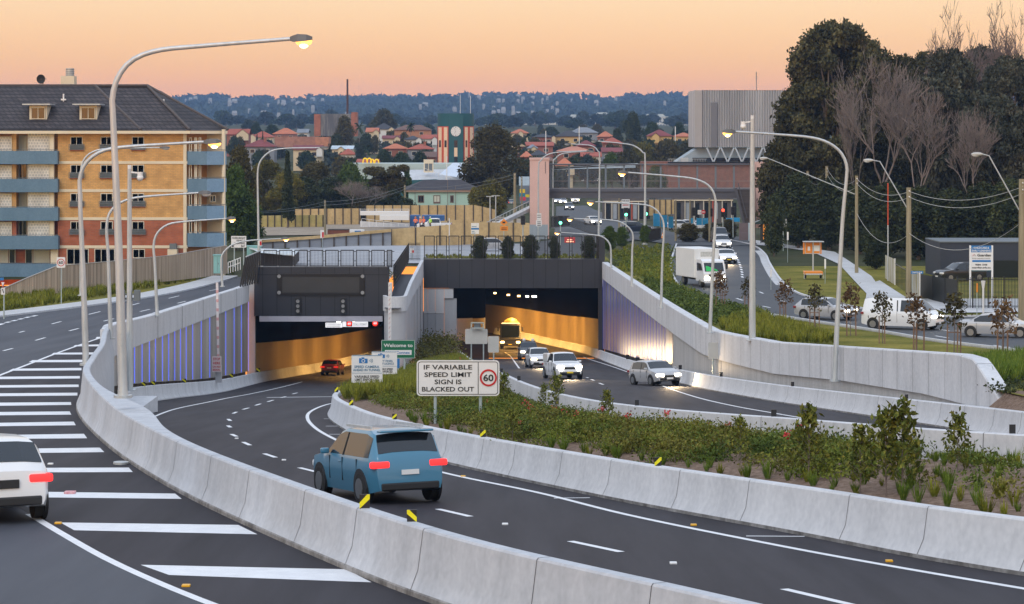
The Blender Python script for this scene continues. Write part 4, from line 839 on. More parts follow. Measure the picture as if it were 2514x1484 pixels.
# flat brick block and the green cottage
t, o_ = simple('brick_building', 'long flat topped orange brick building among the red roofs on the left', 'building', 740, 362, 820)
b = MB(); rect(b, 674, 336, 775, 362, 824, 8); at(b, o_).build('side_wall', tilemat('salmon_brick', (.36, .17, .12), (.33, .155, .11), (.34, .19, .15), 1.0, .4), t)
b = MB(); rect(b, 774, 337, 807, 362, 821, 10); at(b, o_).build('end_wall', tilemat('orange_brick', (.48, .21, .12), (.44, .19, .11), (.42, .22, .15), 1.0, .4), t)
b = MB(); rect(b, 676, 331.5, 770, 332.3, 830, .2); [rect(b, 676 + 7 * k, 332, 676.8 + 7 * k, 336, 830, .2) for k in range(14)]; at(b, o_).build('roof_railing', M_GRILL, t)
DG = 455.0
M_MINT = mat('mint_render', (.36, .52, .42), (.42, .58, .48), scale=.5, rough=.8)
gt, go = simple('cottage', 'pale green single storey house with dark hipped roof behind the timber hoarding', 'house', 1083, 520, DG)
b = MB(); rect(b, 1003, 466, 1165, 530, DG, 8); at(b, go).build('wall', M_MINT, gt)
b = MB(); e = [P(996, 467, DG - .5), P(1170, 467, DG - .5), P(1172, 460, DG + 8.5), P(994, 460, DG + 8.5)]; r0, r1 = P(1040, 442, DG + 4), P(1132, 442, DG + 4)
b.quad(e[0], e[1], r1, r0); b.poly([e[1], e[2], r1]); b.poly([e[3], e[0], r0]); b.quad(e[2], e[3], r0, r1); rf = at(b, go).build('roof', mat('slate_roof', (.030, .026, .030), (.055, .048, .052), scale=.8, rough=.8, stretch=(1, 1, 4)), gt)
b = MB(); rect(b, 997, 467, 1169, 472, DG - .4, .3); at(b, go).build('fascia', mat('tan_fascia', (.34, .22, .15), rough=.7), rf)
for x0, x1, m in ((1026, 1041, None), (1064, 1081, M_GLASSB), (1105, 1114, None)):
    b = MB(); rect(b, x0, 480, x1, 498 if x0 != 1064 else 500, DG - .08, .12); f = at(b, go).build('window', mat('brown_frame', (.16, .10, .075), rough=.6), gt)
    b = MB(); rect(b, x0 + 2, 482, (x0 + x1) / 2 - .6, 496, DG - .11, .05); rect(b, (x0 + x1) / 2 + .6, 482, x1 - 2, 496, DG - .11, .05); at(b, go).build('pane', m or M_GLASS, f)
b = MB(); [b.tube([P(x, 530, DG - .4), P(x, y, DG - .4)], .05, 6) for x, y in ((1019, 462), (1099, 442), (1118, 456))]; at(b, go).build('downpipe', mat('pipe_brown', (.2, .15, .12), rough=.6), gt)
# white apartment blocks beyond the suburb
M_WAPT = mat('white_apartment', (.52, .50, .44), (.62, .60, .55), scale=.06, rough=.8)
for i, (x0, x1, y0, y1, lab) in enumerate(((1396, 1432, 289, 316, 'white apartment block with flat pale roof strip, left of the cream towers'), (1432, 1458, 290, 314, 'cream apartment block in the middle of the distant white row'), (1461, 1497, 284, 316, 'tallest cream apartment tower of the distant white row'), (1497, 1527, 288, 315, 'cream apartment block half hidden by the tall dark tree'),
      (1238, 1267, 295, 309, 'long low white building just right of the big round tree'), (1270, 1316, 297, 314, 'white stepped apartment building left of the distant row'), (1322, 1365, 293, 307, 'cream hipped apartment building in the distance'), (1368, 1392, 297, 314, 'small white apartment block with pink top'), (1578, 1640, 288, 318, 'long pale building with a curved roof behind the dark tree'), (1640, 1706, 297, 316, 'low white building touching the ventilation block'),
      (560, 593, 310, 318, 'small white buildings far behind the apartment roof'), (1165, 1240, 296, 305, 'white low building behind the clock tower'))):
    d = 2400; t = thing('apartment_block', lab, 'building', (PX((x0 + x1) / 2, d), d, PZ(y1, d) - 4), 0, 'distant pale apartment blocks'); w = (x1 - x0) * .4; h = (y1 - y0) * .4 + 4
    MB().box((0, 8, h / 2), (w, 16, h)).build('wall', M_WAPT, t)
    for fl in range(int((h - 4) / 3)):
        b = MB(); n = int(w / 2.6)
        for k in range(n): b.box((-w / 2 + (k + .5) * w / n, -.05, h - 1.8 - fl * 3), (1.3, .2, 1.5))
        b.build('window_row', M_GRILL, t)
    b = MB(); b.box((0, 8, h + .3), (w + .8, 17, .6))
    if i in (0, 2, 8): b.extrude([(-w * .42, 2, h + .6), (w * .42, 2, h + .6), (w * .3, 2, h + 3), (-w * .3, 2, h + 3)], (0, 12, 0))
    b.build('roof', mat('pale_roof', (.42, .46, .46), (.50, .54, .54), scale=.1, rough=.7), t)
# ---------------------------------------------------------------- hills
def ridge(px):
    return np.interp(px, [-200, 440, 560, 700, 860, 1000, 1200, 1330, 1500, 1700, 1900, 2200, 2700], [262, 252, 248, 252, 247, 250, 243, 246, 248, 243, 246, 252, 258])
rows = []
M_HILL = mat('hill_bush', (.012, .022, .014), (.045, .055, .04), scale=.012, rough=1, bump=0, fine=(.05, .4), spec=0)
for k, t_ in enumerate(np.linspace(0, 1, 14)):
    d = 3000 + 2000 * t_; rows.append([])
    for px in range(-300, 2820, 12):
        x = PX(px, 4000) * d / 4000; top = PZ(ridge(px) + 4, 5000)
        z = 8 + (top - 8) * (math.sin(math.pi / 2 * t_) ** 1.2) + 9 * noise.noise((x * .003, d * .002, 1)) * math.sin(math.pi * t_) + 3 * noise.noise((x * .012, d * .01, 5)) * t_
        rows[-1].append((x, d, z))
rows.append([(p[0], 5600, -20) for p in rows[-1]])
hill = structure(MB().grid(rows).build('hills', M_HILL))
hill_pts = rows
# ================================================================== FOLIAGE TOOLS
def leaf_mat(name, a, b_, c=None, scale=1.6, rough=.65):
    if name in MATS: return MATS[name]
    m = bpy.data.materials.new(name); m.use_nodes = True; t = m.node_tree; p = t.nodes['Principled BSDF']; p.inputs['Roughness'].default_value = rough; p.inputs['Specular IOR Level'].default_value = .08
    co = t.nodes.new('ShaderNodeTexCoord'); n1 = t.nodes.new('ShaderNodeTexNoise'); n1.inputs['Scale'].default_value = scale; n1.inputs['Detail'].default_value = 2
    n2 = t.nodes.new('ShaderNodeTexNoise'); n2.inputs['Scale'].default_value = scale * 9; n2.inputs['Detail'].default_value = 1
    t.links.new(co.outputs['Object'], n1.inputs[0]); t.links.new(co.outputs['Object'], n2.inputs[0])
    mx = t.nodes.new('ShaderNodeMath'); mx.operation = 'ADD'; t.links.new(n1.outputs[0], mx.inputs[0]); t.links.new(n2.outputs[0], mx.inputs[1])
    rp = t.nodes.new('ShaderNodeValToRGB'); rp.color_ramp.elements[0].position = .36; rp.color_ramp.elements[0].color = (*a, 1); rp.color_ramp.elements[1].position = .52; rp.color_ramp.elements[1].color = (*b_, 1)
    if c: e = rp.color_ramp.elements.new(.62); e.color = (*c, 1)
    hf = t.nodes.new('ShaderNodeMath'); hf.operation = 'MULTIPLY'; hf.inputs[1].default_value = .5; t.links.new(mx.outputs[0], hf.inputs[0]); t.links.new(hf.outputs[0], rp.inputs[0])
    oi = t.nodes.new('ShaderNodeObjectInfo'); mr = t.nodes.new('ShaderNodeMapRange'); mr.inputs[3].default_value = .82; mr.inputs[4].default_value = 1.18; t.links.new(oi.outputs['Random'], mr.inputs[0])
    hs = t.nodes.new('ShaderNodeHueSaturation'); t.links.new(mr.outputs[0], hs.inputs['Value']); t.links.new(rp.outputs[0], hs.inputs['Color']); t.links.new(hs.outputs[0], p.inputs['Base Color'])
    MATS[name] = m; return m
L_FIG = leaf_mat('leaf_fig', (.022, .024, .012), (.062, .060, .026), (.125, .112, .050), .45)
L_DARK = leaf_mat('leaf_dark', (.014, .022, .011), (.042, .054, .022), (.085, .094, .036), .6)
L_OLIVE = leaf_mat('leaf_olive', (.055, .058, .012), (.13, .115, .02), (.21, .17, .03), .5)
L_GREEN = leaf_mat('leaf_green', (.026, .048, .012), (.065, .10, .020), (.11, .15, .032), .7)
L_BROWNG = leaf_mat('leaf_brown_green', (.040, .036, .014), (.080, .068, .024), (.12, .10, .035), .6)
L_GUM = leaf_mat('leaf_gum', (.022, .026, .018), (.055, .060, .042), (.11, .108, .075), .5)
L_BLUEG = leaf_mat('leaf_blue_green', (.020, .030, .028), (.045, .062, .055), (.07, .09, .075), .7)
L_TOWN = leaf_mat('leaf_town', (.012, .024, .013), (.034, .052, .022), (.06, .08, .032), .5)
L_SHRUB = leaf_mat('leaf_shrub', (.045, .070, .011), (.115, .145, .022), (.21, .22, .036), 1.2)
L_SHRB2 = leaf_mat('leaf_shrub_olive', (.058, .062, .012), (.13, .125, .024), (.22, .20, .045), 1.2)
L_SHRB3 = leaf_mat('leaf_shrub_dark', (.034, .058, .013), (.080, .115, .022), (.15, .18, .036), 1.2)
L_SAP = leaf_mat('leaf_sapling', (.040, .062, .014), (.11, .13, .024), (.25, .22, .04), 4)
L_LOM = leaf_mat('leaf_grass', (.075, .095, .012), (.17, .18, .022), (.27, .25, .04), 1.2)
L_GRN2 = leaf_mat('leaf_bright', (.05, .09, .012), (.10, .15, .02), (.17, .21, .035), 1.2)
L_RED = leaf_mat('leaf_russet', (.06, .034, .018), (.13, .075, .036), (.17, .11, .05), 4)
M_BARK = mat('bark', (.10, .075, .055), (.19, .15, .12), scale=3, rough=.9, stretch=(2, 2, .3), bump=.3)
M_BARKP = mat('pale_bark', (.13, .105, .093), (.23, .19, .17), scale=2, rough=.85, stretch=(2, 2, .3))
M_TWIG = mat('twig', (.12, .09, .08), (.20, .155, .14), scale=3, rough=.9)

def quads_mesh(name, C, U, V, m):
    """diamond leaves: centres C, half-vectors U (length) and V (width)"""
    n = len(C); v = np.empty((n, 4, 3), np.float32); v[:, 0] = C - U; v[:, 1] = C + V - U * .1; v[:, 2] = C + U; v[:, 3] = C - V - U * .1
    me = bpy.data.meshes.new(name); me.vertices.add(n * 4); me.vertices.foreach_set('co', v.ravel()); me.loops.add(n * 4); me.loops.foreach_set('vertex_index', np.arange(n * 4, dtype=np.int32))
    me.polygons.add(n); me.polygons.foreach_set('loop_start', np.arange(0, n * 4, 4, dtype=np.int32)); me.polygons.foreach_set('loop_total', np.full(n, 4, np.int32)); me.update(); me.validate(); me.materials.append(m); return me
def rand_dirs(r, n):
    v = r.normal(size=(n, 3)); return v / np.linalg.norm(v, axis=1)[:, None]
def leaves(r, C, size, elong=1.5, droop=0.0, outward=None):
    n = len(C); U = rand_dirs(r, n)
    if outward is not None: U = U + outward * .6
    U[:, 2] -= droop; U /= np.linalg.norm(U, axis=1)[:, None]; W_ = rand_dirs(r, n); V = np.cross(U, W_); V /= np.linalg.norm(V, axis=1)[:, None] + 1e-6
    s = size * r.uniform(.65, 1.3, n)[:, None]; return U * s * elong * .5, V * s * .5
def lobes_cloud(r, lobes, n, fill=.35):
    w = np.array([l[1][0] * l[1][1] + l[1][1] * l[1][2] for l in lobes]); w /= w.sum(); k = r.choice(len(lobes), n, p=w)
    c = np.array([l[0] for l in lobes])[k]; rad = np.array([l[1] for l in lobes])[k]; d = rand_dirs(r, n)
    q = np.where(r.random(n) < fill, r.random(n) ** .5, r.normal(.95, .17, n)); return c + d * rad * q[:, None], d
def crown_lobes(r, w, h, z0, n, kind='dome', lr=(.16, .26), flat=.8):
    out = []
    for i in range(n):
        u = r.random(); a = r.uniform(0, 2 * math.pi)
        if kind == 'dome': zz = r.uniform(0, 1) ** .8; rad = math.sqrt(max(0, 1 - (zz * .93) ** 2)) * (.55 + .45 * r.random())
        elif kind == 'oval': zz = r.uniform(0, 1); rad = math.sin(math.pi * (zz * .85 + .1)) ** .7 * (.5 + .5 * r.random())
        elif kind == 'cone': zz = r.uniform(0, 1); rad = (1 - zz) ** .9 * (.6 + .4 * r.random())
        else: zz = r.uniform(0, 1); rad = (.4 + .6 * r.random()) * (.6 + .4 * zz)
        q = r.uniform(*lr) * w * (1 if kind != 'cone' else (1.1 - zz * .7)); rr = max(0, rad * w / 2 - q * .6)
        out.append(((math.cos(a) * rr, math.sin(a) * rr, z0 + q * flat * .6 + zz * (h - z0 - q * flat * 1.5)), (q, q, q * flat)))
    return out
def limb(mb, p, q, r0, r1, rnd, n=5, wob=.06, k=4):
    p, q = Vector(p), Vector(q); L = (q - p).length; pts = []; rad = []
    for i in range(k + 1):
        t = i / k; o = Vector((rnd.uniform(-1, 1), rnd.uniform(-1, 1), rnd.uniform(-.4, .6))) * wob * L * math.sin(math.pi * t); pts.append(p.lerp(q, t) + o); rad.append(r0 + (r1 - r0) * t)
    mb.tube(pts, rad, n, caps=False); return pts
def make_tree(name, label, w, h, z0, nl, kind, nleaf, leaf, lm, seed, bark=None, trunk=.3, lr=(.16, .26), flat=.8, fill=.35, limbs=8, group=None, droop=0, elong=1.5):
    r = np.random.default_rng(seed); rnd = random.Random(seed); t = thing(name, label, 'tree', (0, 0, 0), 0, group); lob = crown_lobes(r, w, h, z0, nl, kind, lr, flat)
    C, D = lobes_cloud(r, lob, nleaf, fill); U, V = leaves(r, C, leaf, elong, droop, D)
    o = bpy.data.objects.new('crown', quads_mesh('crown', C, U, V, lm)); COL.objects.link(o); o.parent = t
    b = MB(); top = z0 + (h - z0) * .45; b.tube([(0, 0, -.4), (0, 0, .3), (rnd.uniform(-.1, .1), rnd.uniform(-.1, .1), z0 * .6), (rnd.uniform(-.2, .2), rnd.uniform(-.2, .2), top)], [trunk * 1.4, trunk, trunk * .85, trunk * .4], 8, caps=False)
    for i in range(min(limbs, len(lob))):
        c = lob[int(i * len(lob) / max(1, limbs)) % len(lob)][0]; limb(b, (0, 0, z0 * (.55 + .4 * rnd.random()) + .2), c, trunk * .45, trunk * .1, rnd)
    b.build('trunk', bark or M_BARK, t, smooth=60); return t
def make_bare(name, label, h, spread, seed, m, levels=5, r0=.16, group=None, upright=.55, first=.28):
    rnd = random.Random(seed); t = thing(name, label, 'tree', (0, 0, 0), 0, group); b = MB(); tw = MB()
    def grow(p, d, L, r_, lv):
        q = p + d * L; pts = limb(b if lv > 1 else tw, p, q, r_, r_ * .62, rnd, 6 if lv > 3 else 3, .07, 3 if lv > 2 else 2)
        if lv == 0: return
        n = 3 if lv > 1 else 3
        for i in range(n + (1 if rnd.random() < .4 else 0)):
            a = rnd.uniform(0, 2 * math.pi); s = rnd.uniform(.35, .85) * spread; o = Vector((math.cos(a), math.sin(a), 0)); nd = (d * .9 + o * s + Vector((0, 0, upright * .45))).normalized()
            st = pts[rnd.choice((-1, -1, -2))]; grow(st, nd, L * rnd.uniform(.62, .86), max(.022, r_ * .60), lv - 1)
    grow(Vector((0, 0, -.3)), Vector((rnd.uniform(-.06, .06), rnd.uniform(-.06, .06), 1)), h * first, r0, levels)
    b.build('trunk', m, t, smooth=60)
    if tw.v: tw.build('twigs', M_TWIG if m is not M_BARKP else m, t)
    return t
def place(proto, loc, sxy, sz, label, m=None, rz=None, group=None, used=set()):
    if proto.name not in used: used.add(proto.name); r = proto; r['label'] = label
    else: r = dup(proto, label=label)
    r.location = loc; r.rotation_euler = (0, 0, random.uniform(0, 6.28) if rz is None else rz); r.scale = (sxy, sxy, sz)
    if group: r['group'] = group
    elif 'group' in r: del r['group']
    if m:
        for c in r.children:
            if c.name.startswith('crown'): c.material_slots[0].link = 'OBJECT'; c.material_slots[0].material = m
    return r
DIM = {}
def dims(t):
    if t.name not in DIM:
        z = max(v[2] for c in t.children for v in c.bound_box); xs = [v[0] for c in t.children for v in c.bound_box]; ys = [v[1] for c in t.children for v in c.bound_box]; DIM[t.name] = ((max(xs) - min(xs) + max(ys) - min(ys)) / 2, z)
    return DIM[t.name]
def tree_px(proto, pw, ph, px, ytop, wpx, d, label, m=None, base=None, group=None, rz=None):
    pw, ph = dims(proto); x = PX(px, d); zb = -Hg(x, d) if base is None else base; h = PZ(ytop, d) - zb; return place(proto, (x, d, zb - .05), wpx * d / F / pw, h / ph, label, m, rz, group)

# ================================================================== TREE KINDS (natural size in metres)
FIG = make_tree('fig_tree', '-', 19, 25, 5.5, 105, 'dome', 64000, .36, L_FIG, 11, trunk=.75, lr=(.05, .12), flat=.75, fill=.45, limbs=30)
ROUND = make_tree('round_tree', '-', 11, 16, 2.0, 40, 'oval', 22000, .30, L_BROWNG, 12, trunk=.4, lr=(.13, .20), flat=.9, fill=.3)
BROAD = make_tree('broad_tree', '-', 10, 9, 1.6, 26, 'dome', 9000, .34, L_TOWN, 13, trunk=.32, lr=(.14, .22), flat=.8)
OVALT = make_tree('leafy_tree', '-', 7, 11, 1.2, 28, 'oval', 9000, .32, L_DARK, 14, trunk=.26, lr=(.16, .26), flat=.9)
GUM = make_tree('gum_tree', '-', 10, 16, 5, 46, 'open', 20000, .30, L_GUM, 15, bark=M_BARKP, trunk=.32, lr=(.08, .15), flat=.7, fill=.5, limbs=18, droop=.5, elong=2.2)
CYP = make_tree('cypress_tree', '-', 3.2, 10, .5, 26, 'cone', 4500, .24, L_DARK, 16, trunk=.16, lr=(.16, .24), flat=1.5, limbs=2)
TOWNS = [make_tree('suburb_tree', '-', 9, 8, 1.5, 14, k, 2200, .62, L_TOWN, 20 + i, trunk=.3, lr=(.16, .26), limbs=4) for i, k in enumerate(('dome', 'oval'))]
BARE_A = make_bare('bare_tree', '-', 14, 1.25, 31, M_BARKP, 6, .22, upright=.25)
BARE_B = make_bare('bare_tree', '-', 14, 1.7, 35, M_BARK, 6, .26, upright=.12, first=.24)
def make_palm():
    t = thing('palm_tree', '-', 'tree'); MB().tube([(0, 0, 0), (.1, 0, 4), (.05, 0, 8)], [.22, .17, .14], 7).build('trunk', M_BARKP, t, smooth=60); rnd = random.Random(4); b = MB()
    for k in range(22):
        a = rnd.uniform(0, 6.28); up = rnd.uniform(-.3, 1.1); p = Vector((.05, 0, 8)); d = Vector((math.cos(a), math.sin(a), up)).normalized(); s = Vector((-math.sin(a), math.cos(a), 0)); pr = None
        for i in range(7):
            w = .42 * math.sin(math.pi * (i + .6) / 7.2); row = [p - s * w - Vector((0, 0, w * .5)), p, p + s * w - Vector((0, 0, w * .5))]
            if pr: b.quad(pr[0], pr[1], row[1], row[0]); b.quad(pr[1], pr[2], row[2], row[1])
            pr = row; p = p + d * .48; d = (d + Vector((0, 0, -.17))).normalized()
    b.build('crown', L_TOWN, t); return t
PALM = make_palm()

# ---- big trees on the right
def TP(proto, pw, ph, *a, **k): return tree_px(proto, pw, ph, *a, **k)
TP(FIG, 19, 25, 2055, 42, 350, 305, 'huge dark fig tree towering beside the ribbed ventilation block', rz=.4)
TP(FIG, 19, 25, 2215, 128, 250, 322, 'dark fig tree right behind the huge fig, crown touching the bare pale tree', rz=2.2)
TP(FIG, 19, 25, 2330, 112, 230, 300, 'dense dark tree with grey green crown right of the bare pale tree', L_GUM, rz=4.0)
TP(FIG, 19, 25, 2480, 130, 240, 290, 'dark tree filling the right edge of the photo', L_GUM, rz=1.1)
TP(GUM, 10, 16, 2290, 165, 190, 284, 'drooping gum tree with pale leaning trunks in front of the dark trees', rz=1.0)
TP(GUM, 10, 16, 2420, 215, 180, 276, 'tall gum tree with pale forked trunk near the right edge', rz=2.5)
TP(BARE_A, 12.5, 15.5, 2165, 110, 270, 272, 'large leafless pale tree with fine twigs in front of the dark figs', rz=.6)
TP(BARE_B, 11, 17, 2345, -25, 190, 318, 'tall leafless tree rising above the dark crowns against the sky', rz=.3)
TP(BARE_B, 11, 17, 2425, -30, 210, 320, 'second tall leafless tree against the sky, further right', rz=2.4)
TP(BARE_B, 11, 17, 2500, -5, 170, 322, 'leafless tree at the right edge of the skyline', rz=4.1)
TP(GUM, 10, 16, 2360, 150, 210, 290, 'grey green gum between the two pale trunked gums', rz=5.0)
TP(GUM, 10, 16, 2480, 260, 170, 270, 'lower gum at the right photo edge', rz=3.3)
TP(FIG, 19, 25, 2130, 90, 230, 330, 'dark crown filling the gap between the two figs', rz=5.2)
TP(FIG, 19, 25, 2280, 120, 220, 335, 'dark crown behind the leafless pale tree', rz=1.7)
TP(FIG, 19, 25, 2410, 105, 230, 330, 'dark crown below the skyline bare branches', L_GUM, rz=2.9)
TP(FIG, 19, 25, 1965, 190, 170, 318, 'dark lower shoulder of foliage left of the huge fig', rz=0.9)
TP(BARE_A, 12.5, 15.5, 2245, 190, 210, 268, 'leafless grey tree right of the large pale one', rz=2.2)
TP(BARE_A, 12.5, 15.5, 2395, 240, 170, 262, 'leafless grey tree before the right hand gums', rz=4.4)
TP(BARE_A, 12.5, 15.5, 2100, 200, 120, 290, 'thin leafless tree in front of the fig trunk', rz=3.6)
for i, (px, yt, w, d, m, lab) in enumerate(((1905, 330, 110, 300, L_FIG, 'dark tree hanging over the bus shelter at the far footpath'), (1960, 415, 130, 292, L_DARK, 'dark green bush between the timber poles and the fig'), (2035, 430, 140, 288, L_DARK, 'dark green tree behind the second timber pole'), (2110, 445, 150, 276, L_DARK, 'dark leafy tree right of the orange trailer'), (2180, 440, 150, 268, L_DARK, 'dark leafy tree under the leafless pale tree'),
        (2255, 450, 150, 262, L_DARK, 'dark tree behind the tallest timber pole'), (2335, 455, 150, 258, L_DARK, 'dark tree behind the grey childcare building'), (2410, 440, 150, 262, L_DARK, 'dark tree above the childcare sign'), (2480, 430, 150, 255, L_DARK, 'dark tree behind the right edge timber pole'), (1900, 470, 70, 270, L_DARK, 'low dark shrub beside the bus shelter'), (2150, 560, 90, 240, L_DARK, 'low dark bush at the bend of the far footpath'))):
    TP(OVALT, 7, 11, px, yt, w, d, lab, m)
# ---- middle distance, left of centre
for a in ((OVALT, 7, 11, 590, 348, 95, 330, 'reddish green tall tree touching the apartment block', L_BROWNG), (OVALT, 7, 11, 578, 395, 90, 300, 'mid green tree close beside the apartment balconies', L_GREEN), (ROUND, 11, 16, 655, 388, 120, 428, 'olive yellow tree behind the slim lamp post', L_OLIVE), (ROUND, 11, 16, 705, 415, 110, 424, 'yellowish bushy tree right of the slim lamp post', L_OLIVE), (OVALT, 7, 11, 600, 470, 110, 300, 'low green tree at the left end of the hoarding', L_GREEN),
          (CYP, 3.2, 10, 706, 366, 42, 380, 'pointed dark conifer rising above the olive trees', L_DARK), (ROUND, 11, 16, 775, 392, 130, 436, 'dark brownish green tree left of the bare tree', L_BROWNG), (OVALT, 7, 11, 745, 430, 110, 426, 'dark green tree directly above the hoarding', L_DARK), (OVALT, 7, 11, 815, 430, 110, 430, 'very dark tree behind the leafless shrub', L_DARK), (BROAD, 10, 9, 862, 393, 100, 432, 'bright green pine with layered crown', L_GREEN),
          (GUM, 10, 16, 945, 402, 115, 435, 'bushy gum in front of the pale green shopping centre', L_BROWNG), (OVALT, 7, 11, 900, 455, 110, 428, 'dark tree behind the leafless tree and the white ramp', L_DARK), (CYP, 3.2, 10, 999, 408, 50, 480, 'green conifer standing in front of the teal wall', L_GREEN), (OVALT, 7, 11, 965, 462, 80, 430, 'dark shrub left of the green cottage', L_DARK),
          (ROUND, 11, 16, 1209, 300, 176, 480, 'very large round crowned brown green tree beside the clock tower', L_BROWNG), (OVALT, 7, 11, 1207, 436, 92, 440, 'yellow green tree right of the green cottage', L_OLIVE), (OVALT, 7, 11, 1165, 455, 40, 450, 'small olive tree at the corner of the green cottage', L_OLIVE)):
    TP(*a)
for i, px in enumerate(range(566, 1000, 36)): TP(OVALT, 7, 11, px, 484 + 14 * (i % 3), 70, 415 + (i % 4) * 5, 'low dark bush in the row behind the site hoarding', (L_DARK, L_BROWNG)[i % 2], group='dark bushes behind the site hoarding')
TP(BARE_A, 12.5, 15.5, 862, 436, 120, 421, 'leafless spreading tree above the timber hoarding', rz=1.4)
TP(BARE_A, 12.5, 15.5, 905, 450, 90, 420, 'second leafless tree above the hoarding, right of the first', rz=3.1)
# ---- suburb
for a in ((BROAD, 10, 9, 940, 264, 84, 1060, 'large dark round fig tree on the skyline of the suburb', L_FIG), (BROAD, 10, 9, 630, 297, 34, 1100, 'dark conical tree above the red roofs on the left', L_TOWN), (BROAD, 10, 9, 668, 303, 46, 1120, 'wide low dark tree next to the conical one', L_TOWN), (BROAD, 10, 9, 733, 297, 40, 1900, 'hazy blue grey tree left of the brick mill', L_BLUEG), (OVALT, 7, 11, 845, 279, 62, 800, 'brownish bare looking tree in front of the brick mill', L_BROWNG), (OVALT, 7, 11, 826, 325, 50, 760, 'dark tree at the foot of the mill', L_DARK),
          (ROUND, 11, 16, 897, 339, 66, 690, 'blue green rounded tree above the yellow arches', L_BLUEG), (BROAD, 10, 9, 985, 370, 60, 660, 'dark green hedge tree left of the clock tower', L_TOWN), (BROAD, 10, 9, 1030, 368, 60, 665, 'dark green hedge tree touching the clock tower', L_TOWN), (BROAD, 10, 9, 944, 362, 60, 660, 'dark tree above the shopping centre roof', L_TOWN), (OVALT, 7, 11, 1554, 270, 56, 900, 'tall dark tree standing over the red roofs', L_DARK), (BROAD, 10, 9, 1600, 296, 60, 950, 'round green tree right of the tall dark tree', L_TOWN), (BROAD, 10, 9, 1668, 297, 46, 950, 'round dark tree left of the ventilation block', L_TOWN), (BROAD, 10, 9, 1700, 302, 30, 950, 'small round tree touching the ventilation block', L_TOWN),
          (OVALT, 7, 11, 1515, 312, 40, 880, 'dark purple green tree left of the tall dark one', L_DARK), (BROAD, 10, 9, 1640, 338, 120, 640, 'wide olive dark shrubbery left of the ventilation block', L_BROWNG), (BROAD, 10, 9, 1580, 345, 90, 640, 'olive flowering tree in the dark shrubbery', L_OLIVE), (BROAD, 10, 9, 1690, 342, 90, 630, 'dark shrubbery under the ventilation block', L_FIG), (BROAD, 10, 9, 1545, 362, 80, 620, 'low dark tree above the footbridge roof', L_FIG), (BROAD, 10, 9, 1503, 371, 62, 640, 'bright green bushy tree above the footbridge', L_GREEN), (BROAD, 10, 9, 1440, 375, 60, 650, 'grey green tree behind the lamp arms', L_BLUEG),
          (BROAD, 10, 9, 1610, 402, 60, 560, 'green ivy covered tree against the brick building', L_GREEN), (BROAD, 10, 9, 1352, 309, 50, 1150, 'dark green trees in front of the distant white row', L_TOWN), (BROAD, 10, 9, 1465, 303, 40, 1250, 'brownish thin tree before the cream tower', L_BROWNG), (CYP, 3.2, 10, 631, 327, 9, 900, 'slim dark cypress before the red roof', L_DARK), (CYP, 3.2, 10, 645, 320, 8, 900, 'slimmer taller dark cypress before the red roof', L_DARK), (OVALT, 7, 11, 1286, 335, 26, 850, 'dark tree right of the big round tree', L_DARK), (BROAD, 10, 9, 1280, 345, 40, 800, 'low trees under the orange roof', L_TOWN), (ROUND, 11, 16, 1390, 388, 50, 620, 'brown green tree behind the footbridge lamp', L_BROWNG)):
    TP(*a)
for px, yt, d, w, lab in ((1008, 300, 880, 24, 'palm in front of the long brown roofed house'), (882, 300, 800, 26, 'palm right of the brick mill'), (901, 356, 660, 20, 'small palm above the yellow arches'), (1296, 326, 860, 20, 'palm beside the orange roofed house')):
    TP(PALM, 5, 9.5, px, yt, w, d, lab)
rs = random.Random(77)
for h in HOUSES:
    for q in range(2):
        d = h[4] - rs.uniform(5, 14); px = rs.uniform(h[0], h[1]); x = PX(px, d); zt_ = PZ(h[3] + rs.uniform(3, 11), d); zg = terr(x, d) - .3
        if zt_ - zg > 2 and not 1070 < px < 1165: place(rs.choice(TOWNS), (x, d, zg), rs.uniform(.5, .95), (zt_ - zg) / 8, 'small dark green garden tree among the red roofed houses', rs.choice((L_TOWN, L_DARK, L_BLUEG, L_BROWNG)), None, 'garden trees of the far suburb')
for i in range(60):
    d = rs.uniform(720, 1750); px = rs.uniform(560, 1720)
    if 1060 < px < 1175 or 760 < px < 880: continue
    x = PX(px, d); h = rs.uniform(4, 8.5); place(rs.choice(TOWNS), (x, d, terr(x, d) - .3), rs.uniform(.5, 1.1), h / 8, 'small dark green garden tree among the red roofed houses', rs.choice((L_TOWN, L_TOWN, L_DARK, L_BLUEG, L_BROWNG)), None, 'garden trees of the far suburb')
for i in range(46):
    px = 540 + 25.5 * i + rs.uniform(-10, 10); d = rs.uniform(1750, 2350); x = PX(px, d)
    if 1060 < px < 1175: continue
    place(rs.choice(TOWNS), (x, d, terr(x, d) - .5), rs.uniform(1.4, 2.6), rs.uniform(1.0, 1.7), 'hazy tree in the belt between the suburb and the hills', rs.choice((L_TOWN, L_BLUEG)), None, 'distant belt of trees')
